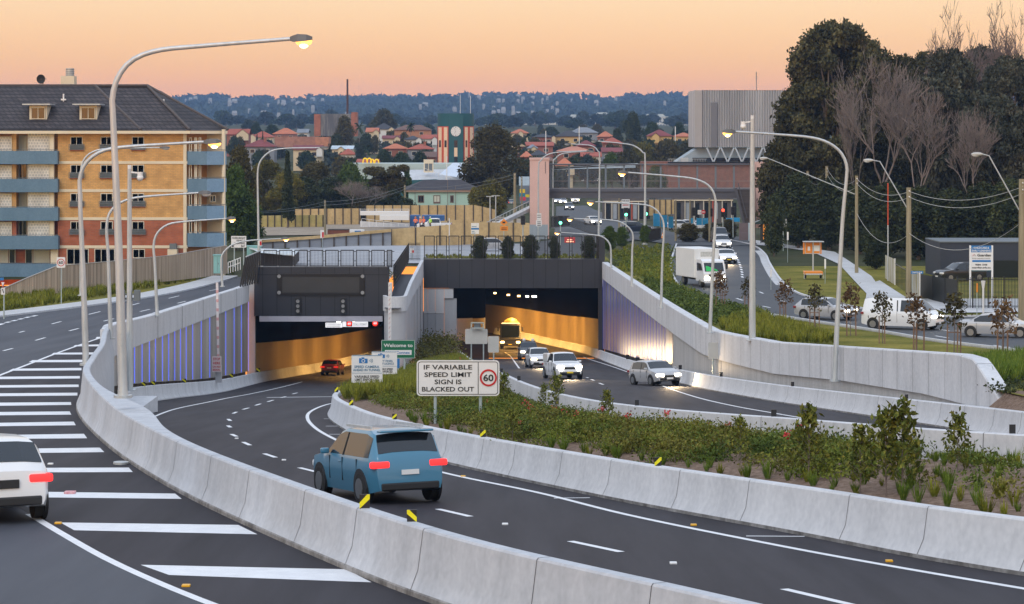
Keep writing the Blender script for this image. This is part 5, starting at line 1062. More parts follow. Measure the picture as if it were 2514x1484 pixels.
# ---- hillside bush: one mass, and pale house specks
r = np.random.default_rng(5); HP = np.array(hill_pts[:-1]); C = []; S = []
ii = r.integers(0, HP.shape[0] - 1, 12000); jj = r.integers(0, HP.shape[1] - 1, 12000); a_, b_ = r.random((2, 12000, 1))
C = HP[ii, jj] * (1 - a_) * (1 - b_) + HP[ii + 1, jj] * a_ * (1 - b_) + HP[ii, jj + 1] * (1 - a_) * b_ + HP[ii + 1, jj + 1] * a_ * b_; C[:, 2] += r.uniform(1, 5, 12000)
top = HP[-1]; cl = []
for k in range(420):
    j = r.uniform(0, len(top) - 1.01); p = top[int(j)] * (1 - j % 1) + top[int(j) + 1] * (j % 1); hh = r.uniform(3, 14); cl.append(p + r.normal(size=(26, 3)) * np.array([7, 8, 2.2]) + np.array([0, -10, hh]))
    cl.append(p + np.array([0, -10, 0]) + r.random((6, 1)) * np.array([[0, 0, hh]]))
C = np.vstack([C] + cl); U, V = leaves(r, C, 7.5, 1.3)
o = bpy.data.objects.new('hillside_bush', quads_mesh('hillside_bush', C, U, V, leaf_mat('leaf_hill', (.012, .022, .014), (.022, .034, .021), (.034, .046, .03), .02))); COL.objects.link(o); stuff(o)
HH = None
for i in range(70):
    px = rs.choice((rs.uniform(1180, 1420), rs.uniform(450, 1900), rs.uniform(450, 800))); j = int((px + 300) / 12); k = rs.randint(2, 10); p = HP[k, min(max(j, 0), HP.shape[1] - 1)]
    if HH is None:
        HH = MB().box((0, 0, 3), (15, 10, 6)).extrude([(-8, -5.2, 6), (8, -5.2, 6), (6, 0, 9), (-6, 0, 9)], (0, 5, 0)).build('hillside_house', mat('hill_house', (.22, .22, .22), (.30, .29, .28), scale=.02, rough=.8)); tag(HH, 'tiny pale house on the bushy far hillside', 'house', 'houses on the far hillside'); h_ = HH
    else: h_ = HH.copy(); COL.objects.link(h_)
    s_ = rs.uniform(.2, .6); h_.location = (p[0], p[1], p[2] + 1); h_.scale = (s_, s_, rs.uniform(.6, 1.3))

# ================================================================== ISLAND PLANTING
def gpx(x, d, z): return (CX + x * F / d, HY - z * F / d)
def front_line(px): return np.interp(px, [850, 950, 1100, 1250, 1500, 1750, 1950, 2060, 2120, 2200], [940, 1000, 1046, 1085, 1110, 1140, 1172, 1178, 1150, 900])
r = np.random.default_rng(9); Cs, Us, Vs, Cg, Ug, Vg, Cf = [[], [], []], [[], [], []], [[], [], []], [], [], [], []
def blades(x, d, z, n, h, spread, rr, w=.02):
    a = rr.uniform(0, 2 * math.pi, n); lean = rr.uniform(.1, spread, n); hh = h * rr.uniform(.55, 1.1, n); U = np.stack([np.cos(a) * lean, np.sin(a) * lean, np.ones(n)], 1) * hh[:, None] * .5
    Cc = np.array([x, d, z]) + U + np.stack([np.cos(a), np.sin(a), np.zeros(n)], 1) * .05; V = np.stack([-np.sin(a), np.cos(a), np.zeros(n)], 1) * w; return Cc, U, V
cand = 0
while cand < 6000:
    cand += 1; d = 34 + 176 * r.random() ** 1.4; a, b_ = MBx(d) + .7, ELx(d) - .7
    if b_ - a < .6: continue
    x = r.uniform(a, b_); z = garden(x, d); px, py = gpx(x, d, z)
    if px > 2560: continue
    if d > 103 and px < 1165 and (d > 150 or r.random() < .8):
        c, u, v = blades(x, d, z, 26, .75, .55, r, .03); Cg.append(c); Ug.append(u); Vg.append(v); 
    if py < front_line(px) + r.normal() * 6 and r.random() < (.62 if px > 1160 else .5) or (px > 1250 and r.random() < .045):
        if px < 1160 and d > 120 and r.random() < .55: continue
        hh = (r.uniform(.22, .46) if d < 140 else r.uniform(.4, .8)) * (1 - .65 * sstep(.55, 1, (x - a) / (b_ - a))); n = 170; p = r.normal(size=(n, 3)) * np.array([.23, .23, hh * .33]) + np.array([x, d, z + hh * .5]); p[:, 2] = np.maximum(p[:, 2], z + .03)
        u, v = leaves(r, p, .040, 2.2, -.35); kk = int(3 * noise.noise((x * .35, d * .22, 7)) + 1.5 + r.normal() * .5); kk = min(2, max(0, kk)); Cs[kk].append(p); Us[kk].append(u); Vs[kk].append(v)
        if r.random() < .018: Cf.append(p[np.argmax(p[:, 2])])
for kk, lm in enumerate((L_SHRUB, L_SHRB2, L_SHRB3)): o = bpy.data.objects.new('ground_cover', quads_mesh('ground_cover', np.vstack(Cs[kk]), np.vstack(Us[kk]), np.vstack(Vs[kk]), lm)); COL.objects.link(o); stuff(o)
m_ = quads_mesh('long_grass', np.vstack(Cg), np.vstack(Ug), np.vstack(Vg), L_LOM); o = bpy.data.objects.new('long_grass', m_); COL.objects.link(o); stuff(o)
p = np.repeat(np.array(Cf), 14, 0) + r.normal(size=(len(Cf) * 14, 3)) * .05; u, v = leaves(r, p, .06, 1.4)
o = bpy.data.objects.new('red_flowers', quads_mesh('red_flowers', p, u, v, mat('flower_red', (.45, .03, .03), rough=.6))); COL.objects.link(o); stuff(o)
# tufts of strappy grass standing singly in the mulch
TUFT = []
for i in range(3):
    rr = np.random.default_rng(60 + i); c, u, v = blades(0, 0, 0, 46, .52, .5, rr, .014); o = bpy.data.objects.new('grass_tuft', quads_mesh('grass_tuft', c, u, v, L_GRN2 if i else L_LOM)); COL.objects.link(o)
    tag(o, 'green strappy grass tuft growing in the brown mulch', 'grass tuft', 'grass tufts in the island mulch'); TUFT.append(o)
used_t = [False] * 3; placed = []; tries = 0
while len(placed) < 240 and tries < 9000:
    tries += 1; d = 34 + 62 * rs.random(); a, b_ = MBx(d) + .9, ELx(d) - .8
    if b_ - a < 1: continue
    x = rs.uniform(a, b_); z = garden(x, d); px, py = gpx(x, d, z)
    if px > 2540 or px < 1000 or py < front_line(px) + 8 or any((x - q[0]) ** 2 + (d - q[1]) ** 2 < .3 for q in placed): continue
    placed.append((x, d)); k = rs.randrange(3)
    if not used_t[k]: o = TUFT[k]; used_t[k] = True
    else: o = TUFT[k].copy(); COL.objects.link(o)
    s_ = rs.uniform(.35, 1.0); o.location = (x, d, z - .02); o.scale = (s_, s_, s_ * rs.uniform(.8, 1.2)); o.rotation_euler = (0, 0, rs.uniform(0, 6))
# saplings
def make_sapling(seed, m):
    rr = np.random.default_rng(seed); t = thing('sapling', '-', 'sapling'); b = MB(); b.tube([(0, 0, -.1), (.02, 0, .9), (0, .02, 1.75)], [.022, .016, .006], 5); C = []
    for k in range(26):
        z = .35 + 1.45 * (k / 26); a = k * 2.4; L = .48 * (1 - (z - .3) / 1.8) + .10; e = Vector((math.cos(a) * L, math.sin(a) * L, z + .22 * L / .4)); b.tube([(0, 0, z - .12), e], [.008, .003], 3, caps=False); n = 15
        tt = rr.uniform(.35, 1.1, n)[:, None]; C.append(np.array([0, 0, z - .12]) * (1 - tt) + np.array(e) * tt + rr.normal(size=(n, 3)) * .055)
    C.append(np.array([0, 0, 1.7]) + rr.normal(size=(40, 3)) * np.array([.06, .06, .13])); C = np.vstack(C); u, v = leaves(rr, C, .085, 2.3, -.6)
    b.build('stem', M_TWIG, t); o = bpy.data.objects.new('foliage', quads_mesh('foliage', C, u, v, m)); COL.objects.link(o); o.parent = t; return t
SAPS = [make_sapling(80 + i, L_SAP) for i in range(3)]; su = [False] * 3
SAPP = [(1985, 1184, 1004, 62, 'tall slender sapling left of the multi stemmed pair on the island'), (2112, 1218, 1048, 55, 'sapling with pale stake like stem in the island mulch'), (2176, 1222, 1008, 54, 'left sapling of the tall pair crossing the barrier'), (2216, 1214, 992, 56, 'tallest sapling, right one of the pair crossing the barrier'), (2351, 1166, 1020, 66, 'sapling with bright tip standing alone before the barrier at right'), (1817, 1140, 1028, 70, 'sapling rising from the middle of the shrub mass'), (1490, 1000, 918, 100, 'sapling in front of the stained barrier panel below the silver car'), (1366, 996, 906, 104, 'sapling in front of the oncoming ute'), (1335, 985, 926, 104, 'sapling just left of the oncoming ute'), (1236, 1010, 920, 98, 'bushy sapling right of the big speed limit sign'), (1258, 1092, 1008, 80, 'sapling right of the sign post among the shrubs')]
def garden_hit(px, py):
    best = (9e9, 60, 5)
    for d in np.arange(34, 205, .25):
        x = PX(px, d)
        if not MBx(d) + .6 < x < ELx(d) - .55: continue
        g = PZ(py, d) - garden(x, d); best = min(best, (max(g, 0), d, x))
        if g < 0: break
    return best[2], float(best[1]), garden(best[2], best[1])
for i, (px, yb, yt, d, lab) in enumerate(SAPP):
    x, d, z = garden_hit(px, yb); k = i % 3; h = (yb - yt) * d / F
    o = SAPS[k] if not su[k] else dup(SAPS[k]); su[k] = True; o['label'] = lab; o.location = (x, d, z); s_ = max(.5, h / 1.85); o.scale = (s_ * .9, s_ * .9, s_); o.rotation_euler = (0, 0, i * 1.3)
# ---- other grass and low planting (masses)
def grass_mass(name, pts, n, h, m, w=.03, spread=.5, seed=1):
    rr = np.random.default_rng(seed); A = [blades(x, d, z, n, h, spread, rr, w) for x, d, z in pts]
    o = bpy.data.objects.new(name, quads_mesh(name, np.vstack([a[0] for a in A]), np.vstack([a[1] for a in A]), np.vstack([a[2] for a in A]), m)); COL.objects.link(o); stuff(o)
def shrub_mass(name, pts, n, h, m, leaf=.14, w=.35, seed=1):
    rr = np.random.default_rng(seed); C = np.vstack([np.maximum(rr.normal(size=(n, 3)) * np.array([w, w, h * .35]) + np.array([x, d, z + h * .5]), np.array([-1e4, -1e4, z])) for x, d, z in pts]); u, v = leaves(rr, C, leaf, 1.6, -.3)
    o = bpy.data.objects.new(name, quads_mesh(name, C, u, v, m)); COL.objects.link(o); stuff(o)
def in_poly(px, py, poly):
    c = False; n = len(poly)
    for i in range(n):
        (x0, y0), (x1, y1) = poly[i], poly[i - 1]
        if (y0 > py) != (y1 > py) and px < (x1 - x0) * (py - y0) / (y1 - y0) + x0: c = not c
    return c
def fill(poly, n, H, seed):
    rr = random.Random(seed); xs = [p[0] for p in poly]; ys = [p[1] for p in poly]; out = []
    while len(out) < n:
        px, py = rr.uniform(min(xs), max(xs)), rr.uniform(min(ys), max(ys))
        if in_poly(px, py, poly): g = G(px, py, H); out.append((g.x, g.y, g.z))
    return out
grass_mass('tall_grass', fill([(1765, 800), (1850, 770), (1900, 790), (2000, 820), (2070, 845), (1900, 845), (1780, 825)], 420, HS, 1), 20, .7, L_LOM, .03, .5, 1)
shrub_mass('low_shrubs', fill([(1580, 690), (1640, 700), (1720, 735), (1850, 770), (1880, 785), (1770, 800), (1690, 770), (1640, 745)], 520, HS, 2), 40, .42, L_SHRB3, .12, .40, 2)
shrub_mass('verge_shrubs', fill([(1500, 625), (1640, 605), (1650, 680), (1600, 690), (1520, 660)], 220, HS, 3), 30, .35, L_SHRUB, .13, .5, 3)
grass_mass('verge_grass', fill([(1490, 610), (1640, 600), (1655, 700), (1740, 740), (1600, 690), (1520, 665)], 300, HS, 4), 12, .5, L_LOM, .05, .5, 4)
grass_mass('lush_grass', fill([(2380, 905), (2514, 885), (2560, 940), (2440, 950)], 230, HS, 5), 22, .8, L_GRN2, .028, .5, 5)
shrub_mass('low_plants', fill([(2420, 950), (2560, 945), (2560, 965), (2450, 968)], 30, HS, 6), 26, .25, L_DARK, .07, .2, 6)
grass_mass('flowering_grass', fill([(-30, 745), (130, 718), (300, 690), (420, 672), (560, 668), (580, 675), (430, 698), (260, 728), (100, 755), (-30, 775)], 900, lambda d: HL(d) + .15, 7), 12, .75, L_LOM, .05, .6, 7)
shrub_mass('hedge_shrubs', fill([(300, 692), (430, 672), (550, 662), (560, 668), (430, 684), (310, 700)], 90, lambda d: HL(d) + .2, 8), 40, .9, L_DARK, .22, .4, 8)
shrub_mass('portal_shrubs', [(x, d, -21.1 + .4 * (d - 211) / 34 + .2) for d in np.arange(208, 244, 1.1) for x in np.arange(-8.6, ELx(d) - .7, .75)], 36, .9, L_SHRB2, .14, .45, 11)
shrub_mass('deck_plants', [(PX(px, 216), 216 + rs.uniform(0, 5), -12.9) for px in range(730, 965, 8)], 22, .8, L_OLIVE, .14, .3, 9)
grass_mass('deck_grass', [(rs.uniform(-9, 9), rs.uniform(246.5, 258), -12.8) for k in range(260)], 10, .4, L_LOM, .05, .5, 10)
# hedge trees behind the right deck fence
def bush(px, yt, yb, wpx, d, lab, m): 
    z = PZ(yb, d); return place(OVALT, (PX(px, d), d, z), wpx * d / F / 7, (PZ(yt, d) - z) / 11, lab, m)
for px, yt, w, lab in ((1178, 580, 46, 'leftmost dark shrub behind the black deck fence'), (1247, 580, 36, 'narrow dark shrub behind the deck fence, second from left'), (1302, 578, 48, 'widest dark shrub behind the middle of the deck fence'), (1361, 582, 32, 'narrow brownish shrub behind the deck fence'), (1446, 580, 44, 'rightmost shrub behind the black deck fence')):
    bush(px, yt, 642, w, 248.5, lab, L_DARK)
bush(1496, 556, 618, 44, 262, 'leafy young tree right of the deck fence end', L_GREEN); bush(1527, 558, 608, 40, 272, 'staked young tree beside the kerb island', L_GREEN); bush(1583, 552, 600, 30, 285, 'thin young tree near the black barricades', L_GREEN)
for px, yt, w, d, lab in ((1690, 545, 70, 315, 'dark clipped bush left of the queueing cars'), (1745, 545, 60, 318, 'olive bush at the pedestrian crossing'), (1790, 535, 50, 322, 'rounded green bush under the footbridge stair')): TP(OVALT, 7, 11, px, yt, w, d, lab, L_BROWNG)
# staked street trees on the right verge
def make_staked(seed, m):
    rr = np.random.default_rng(seed); rnd = random.Random(seed); t = thing('staked_tree', '-', 'young tree'); b = MB(); b.tube([(0, 0, -.1), (.03, 0, 1.5), (0, .03, 3.0)], [.03, .022, .008], 5); C = []
    for k in range(16):
        z = 1.3 + 1.6 * k / 16; a = k * 2.4; L = rnd.uniform(.3, .7) * (1.2 - (z - 1.3) / 2.4); e = np.array([math.cos(a) * L, math.sin(a) * L, z + L * .55]); b.tube([(0, 0, z), e], [.010, .004], 3, caps=False); C.append(e * .8 + np.array([0, 0, z]) * .2 + rr.normal(size=(15, 3)) * .15)
    b.build('trunk', M_TWIG, t); C = np.vstack(C); u, v = leaves(rr, C, .13, 1.9, .6); o = bpy.data.objects.new('crown', quads_mesh('crown', C, u, v, m)); COL.objects.link(o); o.parent = t
    ms = mat('stake_timber', (.17, .095, .06), (.26, .16, .11), scale=4, rough=.85, stretch=(3, 3, .4))
    for k, (dx, dy) in enumerate(((-.32, .1), (.12, -.2), (.36, .15))): MB().bar((dx, dy, -.1), (dx + rnd.uniform(-.04, .04), dy, rnd.uniform(1.5, 1.75)), .06).build('stake', ms, t)
    MB().bar((-.32, .1, 1.15), (.36, .15, 1.15), .012, .05).build('tie', ms, t); return t
ST = [make_staked(90, L_RED), make_staked(91, L_BROWNG)]; stu = [False, False]
for i, (px, yb, yt, lab) in enumerate(((1768, 762, 664, 'green leaved staked tree in front of the box truck'), (1836, 770, 680, 'thin staked tree beside the white galvanised mast'), (1924, 795, 688, 'staked tree with reddish leaves at the start of the lawn'), (2002, 808, 700, 'staked tree in front of the first blurred car'), (2088, 824, 696, 'staked tree right of the tall lamp post'), (2167, 843, 718, 'staked tree left of the white van'), (2251, 863, 722, 'reddish staked tree in front of the white van'), (2342, 874, 720, 'staked tree before the black fence'), (2461, 892, 730, 'staked tree at the right edge with three dark stakes'))):
    g = G(px, yb, HS); k = i % 2; o = ST[k] if not stu[k] else dup(ST[k]); stu[k] = True; o['label'] = lab; o.location = g; s_ = (yb - yt) * g.y / F / 3.1; o.scale = (s_, s_, s_); o.rotation_euler = (0, 0, i * .9)
# ================================================================== LAMP POSTS
M_LENS_ON = mat('sodium_lens', (1, .7, .3), emit=(1.0, .42, .07), es=3.2)
M_LENS_CORE = mat('sodium_core', (1, .9, .6), emit=(1.0, .72, .30), es=9)
M_LENS_OFF = mat('lens_off', (.55, .56, .56), (.62, .63, .63), scale=5, rough=.25)
M_HEAD = mat('lamp_head_grey', (.10, .105, .11), rough=.5)
def lamp(label, pts, d, head, lit, r0=.11, r1=.055, hs=1.0, light=0):
    path = spline([(P(x, y, d).x, d, P(x, y, d).z) for x, y in pts], .25); t = thing('street_lamp', label, 'street lamp', tuple(path[0]), 0, 'curved arm street lamps'); o_ = Vector(path[0])
    q = [Vector(p) - o_ for p in path]; n = len(q); rad = [max(r1, r0 + (r1 - r0) * (i / n) * 1.15) for i in range(n)]; rad[0] = r0 * 1.15
    MB().tube(q, rad, 10).build('pole', M_GALV, t, smooth=60)
    MB().tube([q[0] - Vector((0, 0, .02)), q[0] + Vector((0, 0, .05))], r0 * 1.9, 10).build('base_flange', M_GALV, t, smooth=40)
    e = q[-1]; s = 1 if P(*head, d).x - o_.x > e.x else -1; L = .78 * hs
    b = MB(); rows = []
    for u, w, zt_, zb_ in ((0, .05, .05, -.05), (.12, .10, .08, -.07), (.35, .16, .12, -.08), (.75, .17, .11, -.06), (1, .11, .06, -.03)):
        x = e.x + s * L * u; rows.append([(x, -w, e.z + zb_), (x, w, e.z + zb_), (x, w * .7, e.z + zt_), (x, -w * .7, e.z + zt_)])
    b.grid(rows, closed=True); b.poly(list(reversed(rows[0]))); b.poly(rows[-1]); h = b.build('lamp_head', M_HEAD, t)
    b = MB(); b.ball((e.x + s * L * .62, 0, e.z - .06), 1, 12, 6, sq=(.30 * hs, .16, .13)); b.build('lens', M_LENS_ON if lit else M_LENS_OFF, h, smooth=70)
    if lit: MB().ball((e.x + s * L * .62, 0, e.z - .14), 1, 10, 6, sq=(.17 * hs, .13, .10)).build('bulb_glow', M_LENS_CORE, h, smooth=70)
    if light:
        l = bpy.data.lights.new('lamp_light', 'SPOT'); l.energy = light; l.color = (1, .62, .25); l.spot_size = R(130); l.spot_blend = 1; l.shadow_soft_size = .15
        lo = bpy.data.objects.new('lamp_light', l); COL.objects.link(lo); lo.parent = t; lo.location = (e.x + s * L * .62, 0, e.z - .3)
    return t
lamp('tallest lit street lamp standing on the foreground barrier at left, long arm to the right', [(302, 975), (291, 600), (278, 300), (276, 240), (290, 190), (325, 148), (390, 124), (500, 113), (712, 96)], 62, (745, 95), True, .125, .05, .72, 120)
lamp('lit street lamp on the curved barrier, second from the front on the left', [(211, 896), (205, 700), (196, 480), (198, 430), (215, 396), (250, 372), (300, 362), (400, 355), (500, 349)], 88, (520, 350), True, .12, .05, .8, 90)
lamp('unlit street lamp on the far left footpath, its arm crossing behind the lit one', [(199, 726), (199, 500), (198, 430), (205, 395), (225, 375), (260, 366), (330, 364), (392, 363)], 190, (405, 364), False, .14, .05)
lamp('unlit street lamp with pale glass head, third along the left ramp wall', [(272, 832), (266, 640), (262, 555), (275, 515), (310, 492), (360, 483), (487, 474)], 119, (505, 474), False, .11, .045, .8)
lamp('lit street lamp on the left parapet whose head meets the apartment corner', [(386, 776), (380, 650), (377, 606), (385, 575), (410, 553), (450, 545), (556, 537)], 148, (567, 536), True, .11, .04, .7, 60)
lamp('short lit street lamp at the left tunnel portal, head over the white shed', [(546, 704), (543, 645), (548, 622), (570, 602), (605, 592), (690, 586)], 192, (702, 586), True, .10, .035, .8, 50)
lamp('slim grey unlit lamp post on the deck in front of the olive trees', [(636, 656), (633, 480), (633, 420), (642, 392), (665, 372), (700, 365), (785, 363)], 216, (797, 364), False, .12, .05)
lamp('lit street lamp on the right retaining wall beside the big trees', [(2049, 936), (2056, 780), (2068, 550), (2078, 440), (2078, 405), (2064, 375), (2035, 352), (1990, 338), (1900, 330), (1806, 324)], 110, (1785, 326), True, .125, .05, .75, 90)
lamp('lit street lamp right of the exit ramp, its head against the footbridge', [(1743, 818), (1750, 650), (1757, 520), (1754, 480), (1738, 455), (1705, 440), (1650, 433), (1542, 424)], 144, (1522, 426), True, .11, .045, .75, 80)
lamp('lit street lamp in the middle of the right wall, head below the footbridge', [(1623, 757), (1626, 640), (1630, 560), (1622, 530), (1603, 510), (1570, 502), (1462, 496)], 170, (1442, 497), True, .10, .04, .75, 60)
lamp('lit street lamp on the right wall, head in front of the far road', [(1551, 703), (1552, 620), (1554, 580), (1546, 562), (1528, 548), (1500, 541), (1410, 537)], 197, (1396, 538), True, .10, .038, .75, 50)
lamp('shortest lit street lamp beside the right portal header', [(1500, 657), (1500, 620), (1497, 600), (1485, 586), (1463, 578), (1378, 571)], 231, (1367, 572), True, .10, .036, .8, 50)
lamp('unlit grey lamp post right of the pink tower, arm to the left', [(1470, 598), (1472, 400), (1468, 372), (1450, 358), (1402, 354)], 300, (1390, 354), False, .16, .06)
lamp('unlit grey lamp post standing by the black barricades', [(1583, 600), (1584, 400), (1578, 375), (1555, 358), (1520, 352), (1468, 347)], 285, (1455, 347), False, .18, .06)
lamp('unlit lamp post in front of the pink tower, arm to the right', [(1322, 590), (1322, 420), (1328, 395), (1345, 380), (1375, 374), (1440, 371)], 316, (1450, 371), False, .13, .06)
lamp('unlit lamp post just right of the pink tower', [(1358, 560), (1358, 410), (1364, 390), (1385, 377), (1445, 372)], 345, (1455, 372), False, .14, .06)
# camera masts
def mast(label, px, y0, y1, d, w, extra):
    o_ = P(px, y0, d); t = thing('camera_mast', label, 'mast', o_); H_ = (y0 - y1) * d / F
    b = MB(); b.tube([(0, 0, 0), (0, 0, H_)], [w, w * .55], 8); b.build('pole', M_GALV, t); MB().box((0, 0, .03), (w * 3.4, w * 3.4, .06)).build('base_flange', M_GALV, t)
    c = MB(); c.bar((0, 0, H_ - .15), (extra * .45, 0, H_ - .2), .07); c.ball((extra * .5, 0, H_ - .42), .16, 10, 6); c.tube([(extra * .5, 0, H_ - .15), (extra * .5, 0, H_ - .35)], .13, 10); c.build('camera', M_WHITE, t, smooth=50); MB().tube([(0, 0, H_), (0, 0, H_ + .18)], .09, 8).build('antenna_cap', M_WHITE, t)
    return t, H_
t, H_ = mast('galvanised camera mast behind the left barrier with a dome camera on top', 318, 960, 415, 116, .17, 1)
b = MB()
for s in (-1, 1): b.box((s * .36, 0, H_ * .43), (.28, .3, .5)); b.box((s * .2, 0, H_ * .415), (.4, .08, .1))
b.box((0, 0, H_ * .435), (1.0, .1, .08)); b.build('detector', M_GRILL, t)
structure(MB().box((PX(330, 114), 112, PZ(965, 115) - .75), (1.6, 8, 1.0)).build('mast_plinth', M_CONC_L))
mast('thick galvanised camera mast on the right verge in front of the grey ribbed block', 1847, 836, 292, 133, .19, -1)

# ================================================================== SIGNS
M_GREEN = mat('sign_green', (.0, .13, .055), rough=.45); M_SBLUE = mat('sign_blue', (.012, .16, .42), rough=.45); M_TBLUE = mat('text_blue', (.03, .17, .30), rough=.5); M_POST = mat('sign_post', (.36, .43, .43), (.44, .51, .51), scale=2, rough=.5, metal=.3); M_SBACK = mat('sign_back', (.42, .42, .40), (.50, .50, .47), scale=.8, rough=.5); M_REDT2 = mat('text_red', (.55, .04, .05), rough=.5)
def rrect(px0, py0, px1, py1, d, r, th, o_, mi=None, n=5):
    a, c = P(px0, py0, d) - o_, P(px1, py1, d) - o_; r = r * d / F; pts = []
    for cx_, cz_, a0 in ((c.x - r, a.z - r, 0), (a.x + r, a.z - r, 90), (a.x + r, c.z + r, 180), (c.x - r, c.z + r, 270)):
        for k in range(n): ang_ = R(a0 + 90 * k / (n - 1)); pts.append((cx_ + r * math.cos(ang_), d - o_.y, cz_ + r * math.sin(ang_)))
    return MB().extrude(list(reversed(pts)), (0, th, 0))
def ptext(s, cx, cy, cap, w, d, m, par, o_, bold=.012):
    k = d / F; t = text(s, cap * k / .70, m, par, P(cx, cy, d) - o_, bold=bold * cap * k)
    xs = [v.co.x for v in t.data.vertices]; ys = [v.co.y for v in t.data.vertices]; mxx, mnx = max(xs), min(xs); my = (max(ys) + min(ys)) / 2; sc = w * k / (mxx - mnx)
    for v in t.data.vertices: v.co.x = (v.co.x - (mxx + mnx) / 2) * sc; v.co.y -= my
    return t
def sign(label, rectp, d, posts, panel=M_SIGNW, cat='sign', rad=4, name='road_sign', pw=.09, group=None, back=False):
    x0, y0, x1, y1 = rectp; bx = posts[0][0] if posts else (x0 + x1) / 2; by = max([p[1] for p in posts] or [y1]); o_ = P((x0 + x1) / 2, by, d); t = thing(name, label, cat, o_, 0, group)
    pn = rrect(x0, y0, x1, y1, d, rad, .03, o_).build('panel', panel, t)
    for px, py in posts:
        a, b_ = P(px, py + 4, d) - o_, P(px, y0 + 2, d) - o_; MB().tube([a + Vector((0, .09, 0)), b_ + Vector((0, .09, 0))], pw / 2, 8).build('post', M_POST, t, smooth=60)
    return t, o_, pn
def gy(px, d): x = PX(px, d); return HY - garden(x, d) * F / d
# big variable speed limit sign
D_ = 78; t, o_, pn = sign('large white IF VARIABLE SPEED LIMIT SIGN IS BLACKED OUT sign with red 60 ring', (1023, 885, 1226, 972.5), D_, ((1068.5, gy(1068, D_)), (1179.5, gy(1179, D_))), rad=9, pw=.10)
b = MB(); k = D_ / F
for inset, w_ in ((3.2, 1.6),):
    a0, c0 = P(1023 + inset, 885 + inset, D_) - o_, P(1226 - inset, 972.5 - inset, D_) - o_; r_ = 7 * k; th = w_ * k
    oq = [(v[0], v[2]) for v in rrect(1023 + inset, 885 + inset, 1226 - inset, 972.5 - inset, D_, 7, .01, o_).v[:20]]; cx_ = (a0.x + c0.x) / 2; cz_ = (a0.z + c0.z) / 2
    iq = [(v[0], v[2]) for v in rrect(1023 + inset + w_, 885 + inset + w_, 1226 - inset - w_, 972.5 - inset - w_, D_, 5.6, .01, o_).v[:20]]
    b.grid([[(x, -.006, z) for x, z in oq], [(x, -.006, z) for x, z in iq]], closed=True)
a0 = P(1174, 889, D_) - o_; c0 = P(1174, 969, D_) - o_; b.box((a0.x, -.006, (a0.z + c0.z) / 2), (1.5 * k, .008, a0.z - c0.z)); b.build('border_line', M_INK, pn)
for s, cx_, cy_, w_ in (('IF VARIABLE', 1099.7, 902, 119), ('SPEED LIMIT', 1100, 920.2, 116), ('SIGN IS', 1100, 938, 66), ('BLACKED OUT', 1100, 956, 128)): ptext(s, cx_, cy_, 11, w_, D_ - .008, M_INK, pn, o_, .02)
MB().disc(P(1199, 928, D_ - .012) - o_, 21 * k, 36, 'y', r0=16.6 * k, depth=.012).build('red_ring', M_RED, pn); ptext('60', 1199, 928, 16, 25, D_ - .012, M_INK, pn, o_, .03)
def cam_icon(cx_, cy_, d, par, o_, s=1.0):
    k = d / F; c = P(cx_, cy_, d - .012) - o_; b = MB(); b.bbox((c.x, c.y, c.z - .6 * k * s), (21 * k * s, .012, 11 * k * s), .003); b.box((c.x - 1 * k * s, c.y, c.z + 6 * k * s), (7 * k * s, .012, 4 * k * s)); b.box((c.x - 8 * k * s, c.y, c.z + 5.4 * k * s), (3.5 * k * s, .012, 1.6 * k * s)); i = b.build('camera_symbol', M_SBLUE, par)
    MB().disc((c.x, c.y - .012, c.z - .6 * k * s), 4.4 * k * s, 20, 'y', r0=2.9 * k * s, depth=.01).build('camera_lens', M_SIGNW, i); b = MB()
    for q, r_ in ((0, 4), (1, 7.5), (2, 11)):
        b.tube([(c.x + (12 + r_ * math.cos(a)) * k * s + 0 * q, c.y, c.z + r_ * math.sin(a) * .62 * k * s) for a in np.linspace(-.75, .75, 7)], .55 * k * s, 4)
    b.build('wave_symbol', M_TBLUE, par)
def cam_sign(label, x0, y0, d, lines, sc):
    x1, y1 = x0 + 76 * sc, y0 + 68 * sc; t, o_, pn = sign(label, (x0, y0, x1, y1), d, ((x0 + 18.7 * sc, gy(x0 + 19 * sc, d)), (x0 + 57 * sc, gy(x0 + 57 * sc, d))), rad=2.5, pw=.10)
    cam_icon(x0 + 29 * sc, y0 + 13.5 * sc, d, pn, o_, sc); ks = d / F
    for i, (s, w_) in enumerate(lines): ptext(s, x0 + 37.5 * sc, y0 + (28.4, 36.4, 52.6, 60.1)[i] * sc, 5.8 * sc, w_ * sc, d - .01, M_TBLUE if i < 2 else M_INK, pn, o_, .02)
    a0 = P((x0 + x1) / 2, y0 + 44 * sc, d - .006) - o_; b = MB(); b.box(a0, (75 * sc * ks, .008, .7 * sc * ks)); a0 = P((x0 + x1) / 2, y0 + 1.2 * sc, d - .006) - o_; b.box(a0, (72 * sc * ks, .008, 1.4 * sc * ks)); b.build('border_line', M_TBLUE, pn); return t
cam_sign('white speed camera ahead in tunnel sign with blue camera symbol, nearest of the camera signs', 863, 872.5, 112, (('SPEED CAMERA', 61), ('AHEAD IN TUNNEL', 67.5), ('VARIABLE SPEED', 61), ('LIMIT ENFORCED', 58.5)), 1.0)
cam_sign('white heavy fines speed camera sign half hidden behind the nearer camera sign', 912.5, 863.5, 132, (('HEAVY FINES', 50), ('LOSS OF LICENCE', 58), ('VARIABLE SPEED', 52), ('LIMIT ENFORCED', 50)), .82)
D_ = 160; t, o_, pn = sign('green welcome sign with white lettering behind the camera signs', (936, 835, 1019, 880.5), D_, ((953, gy(953, D_)), (993, gy(993, D_))), M_GREEN, rad=2.5, pw=.14)
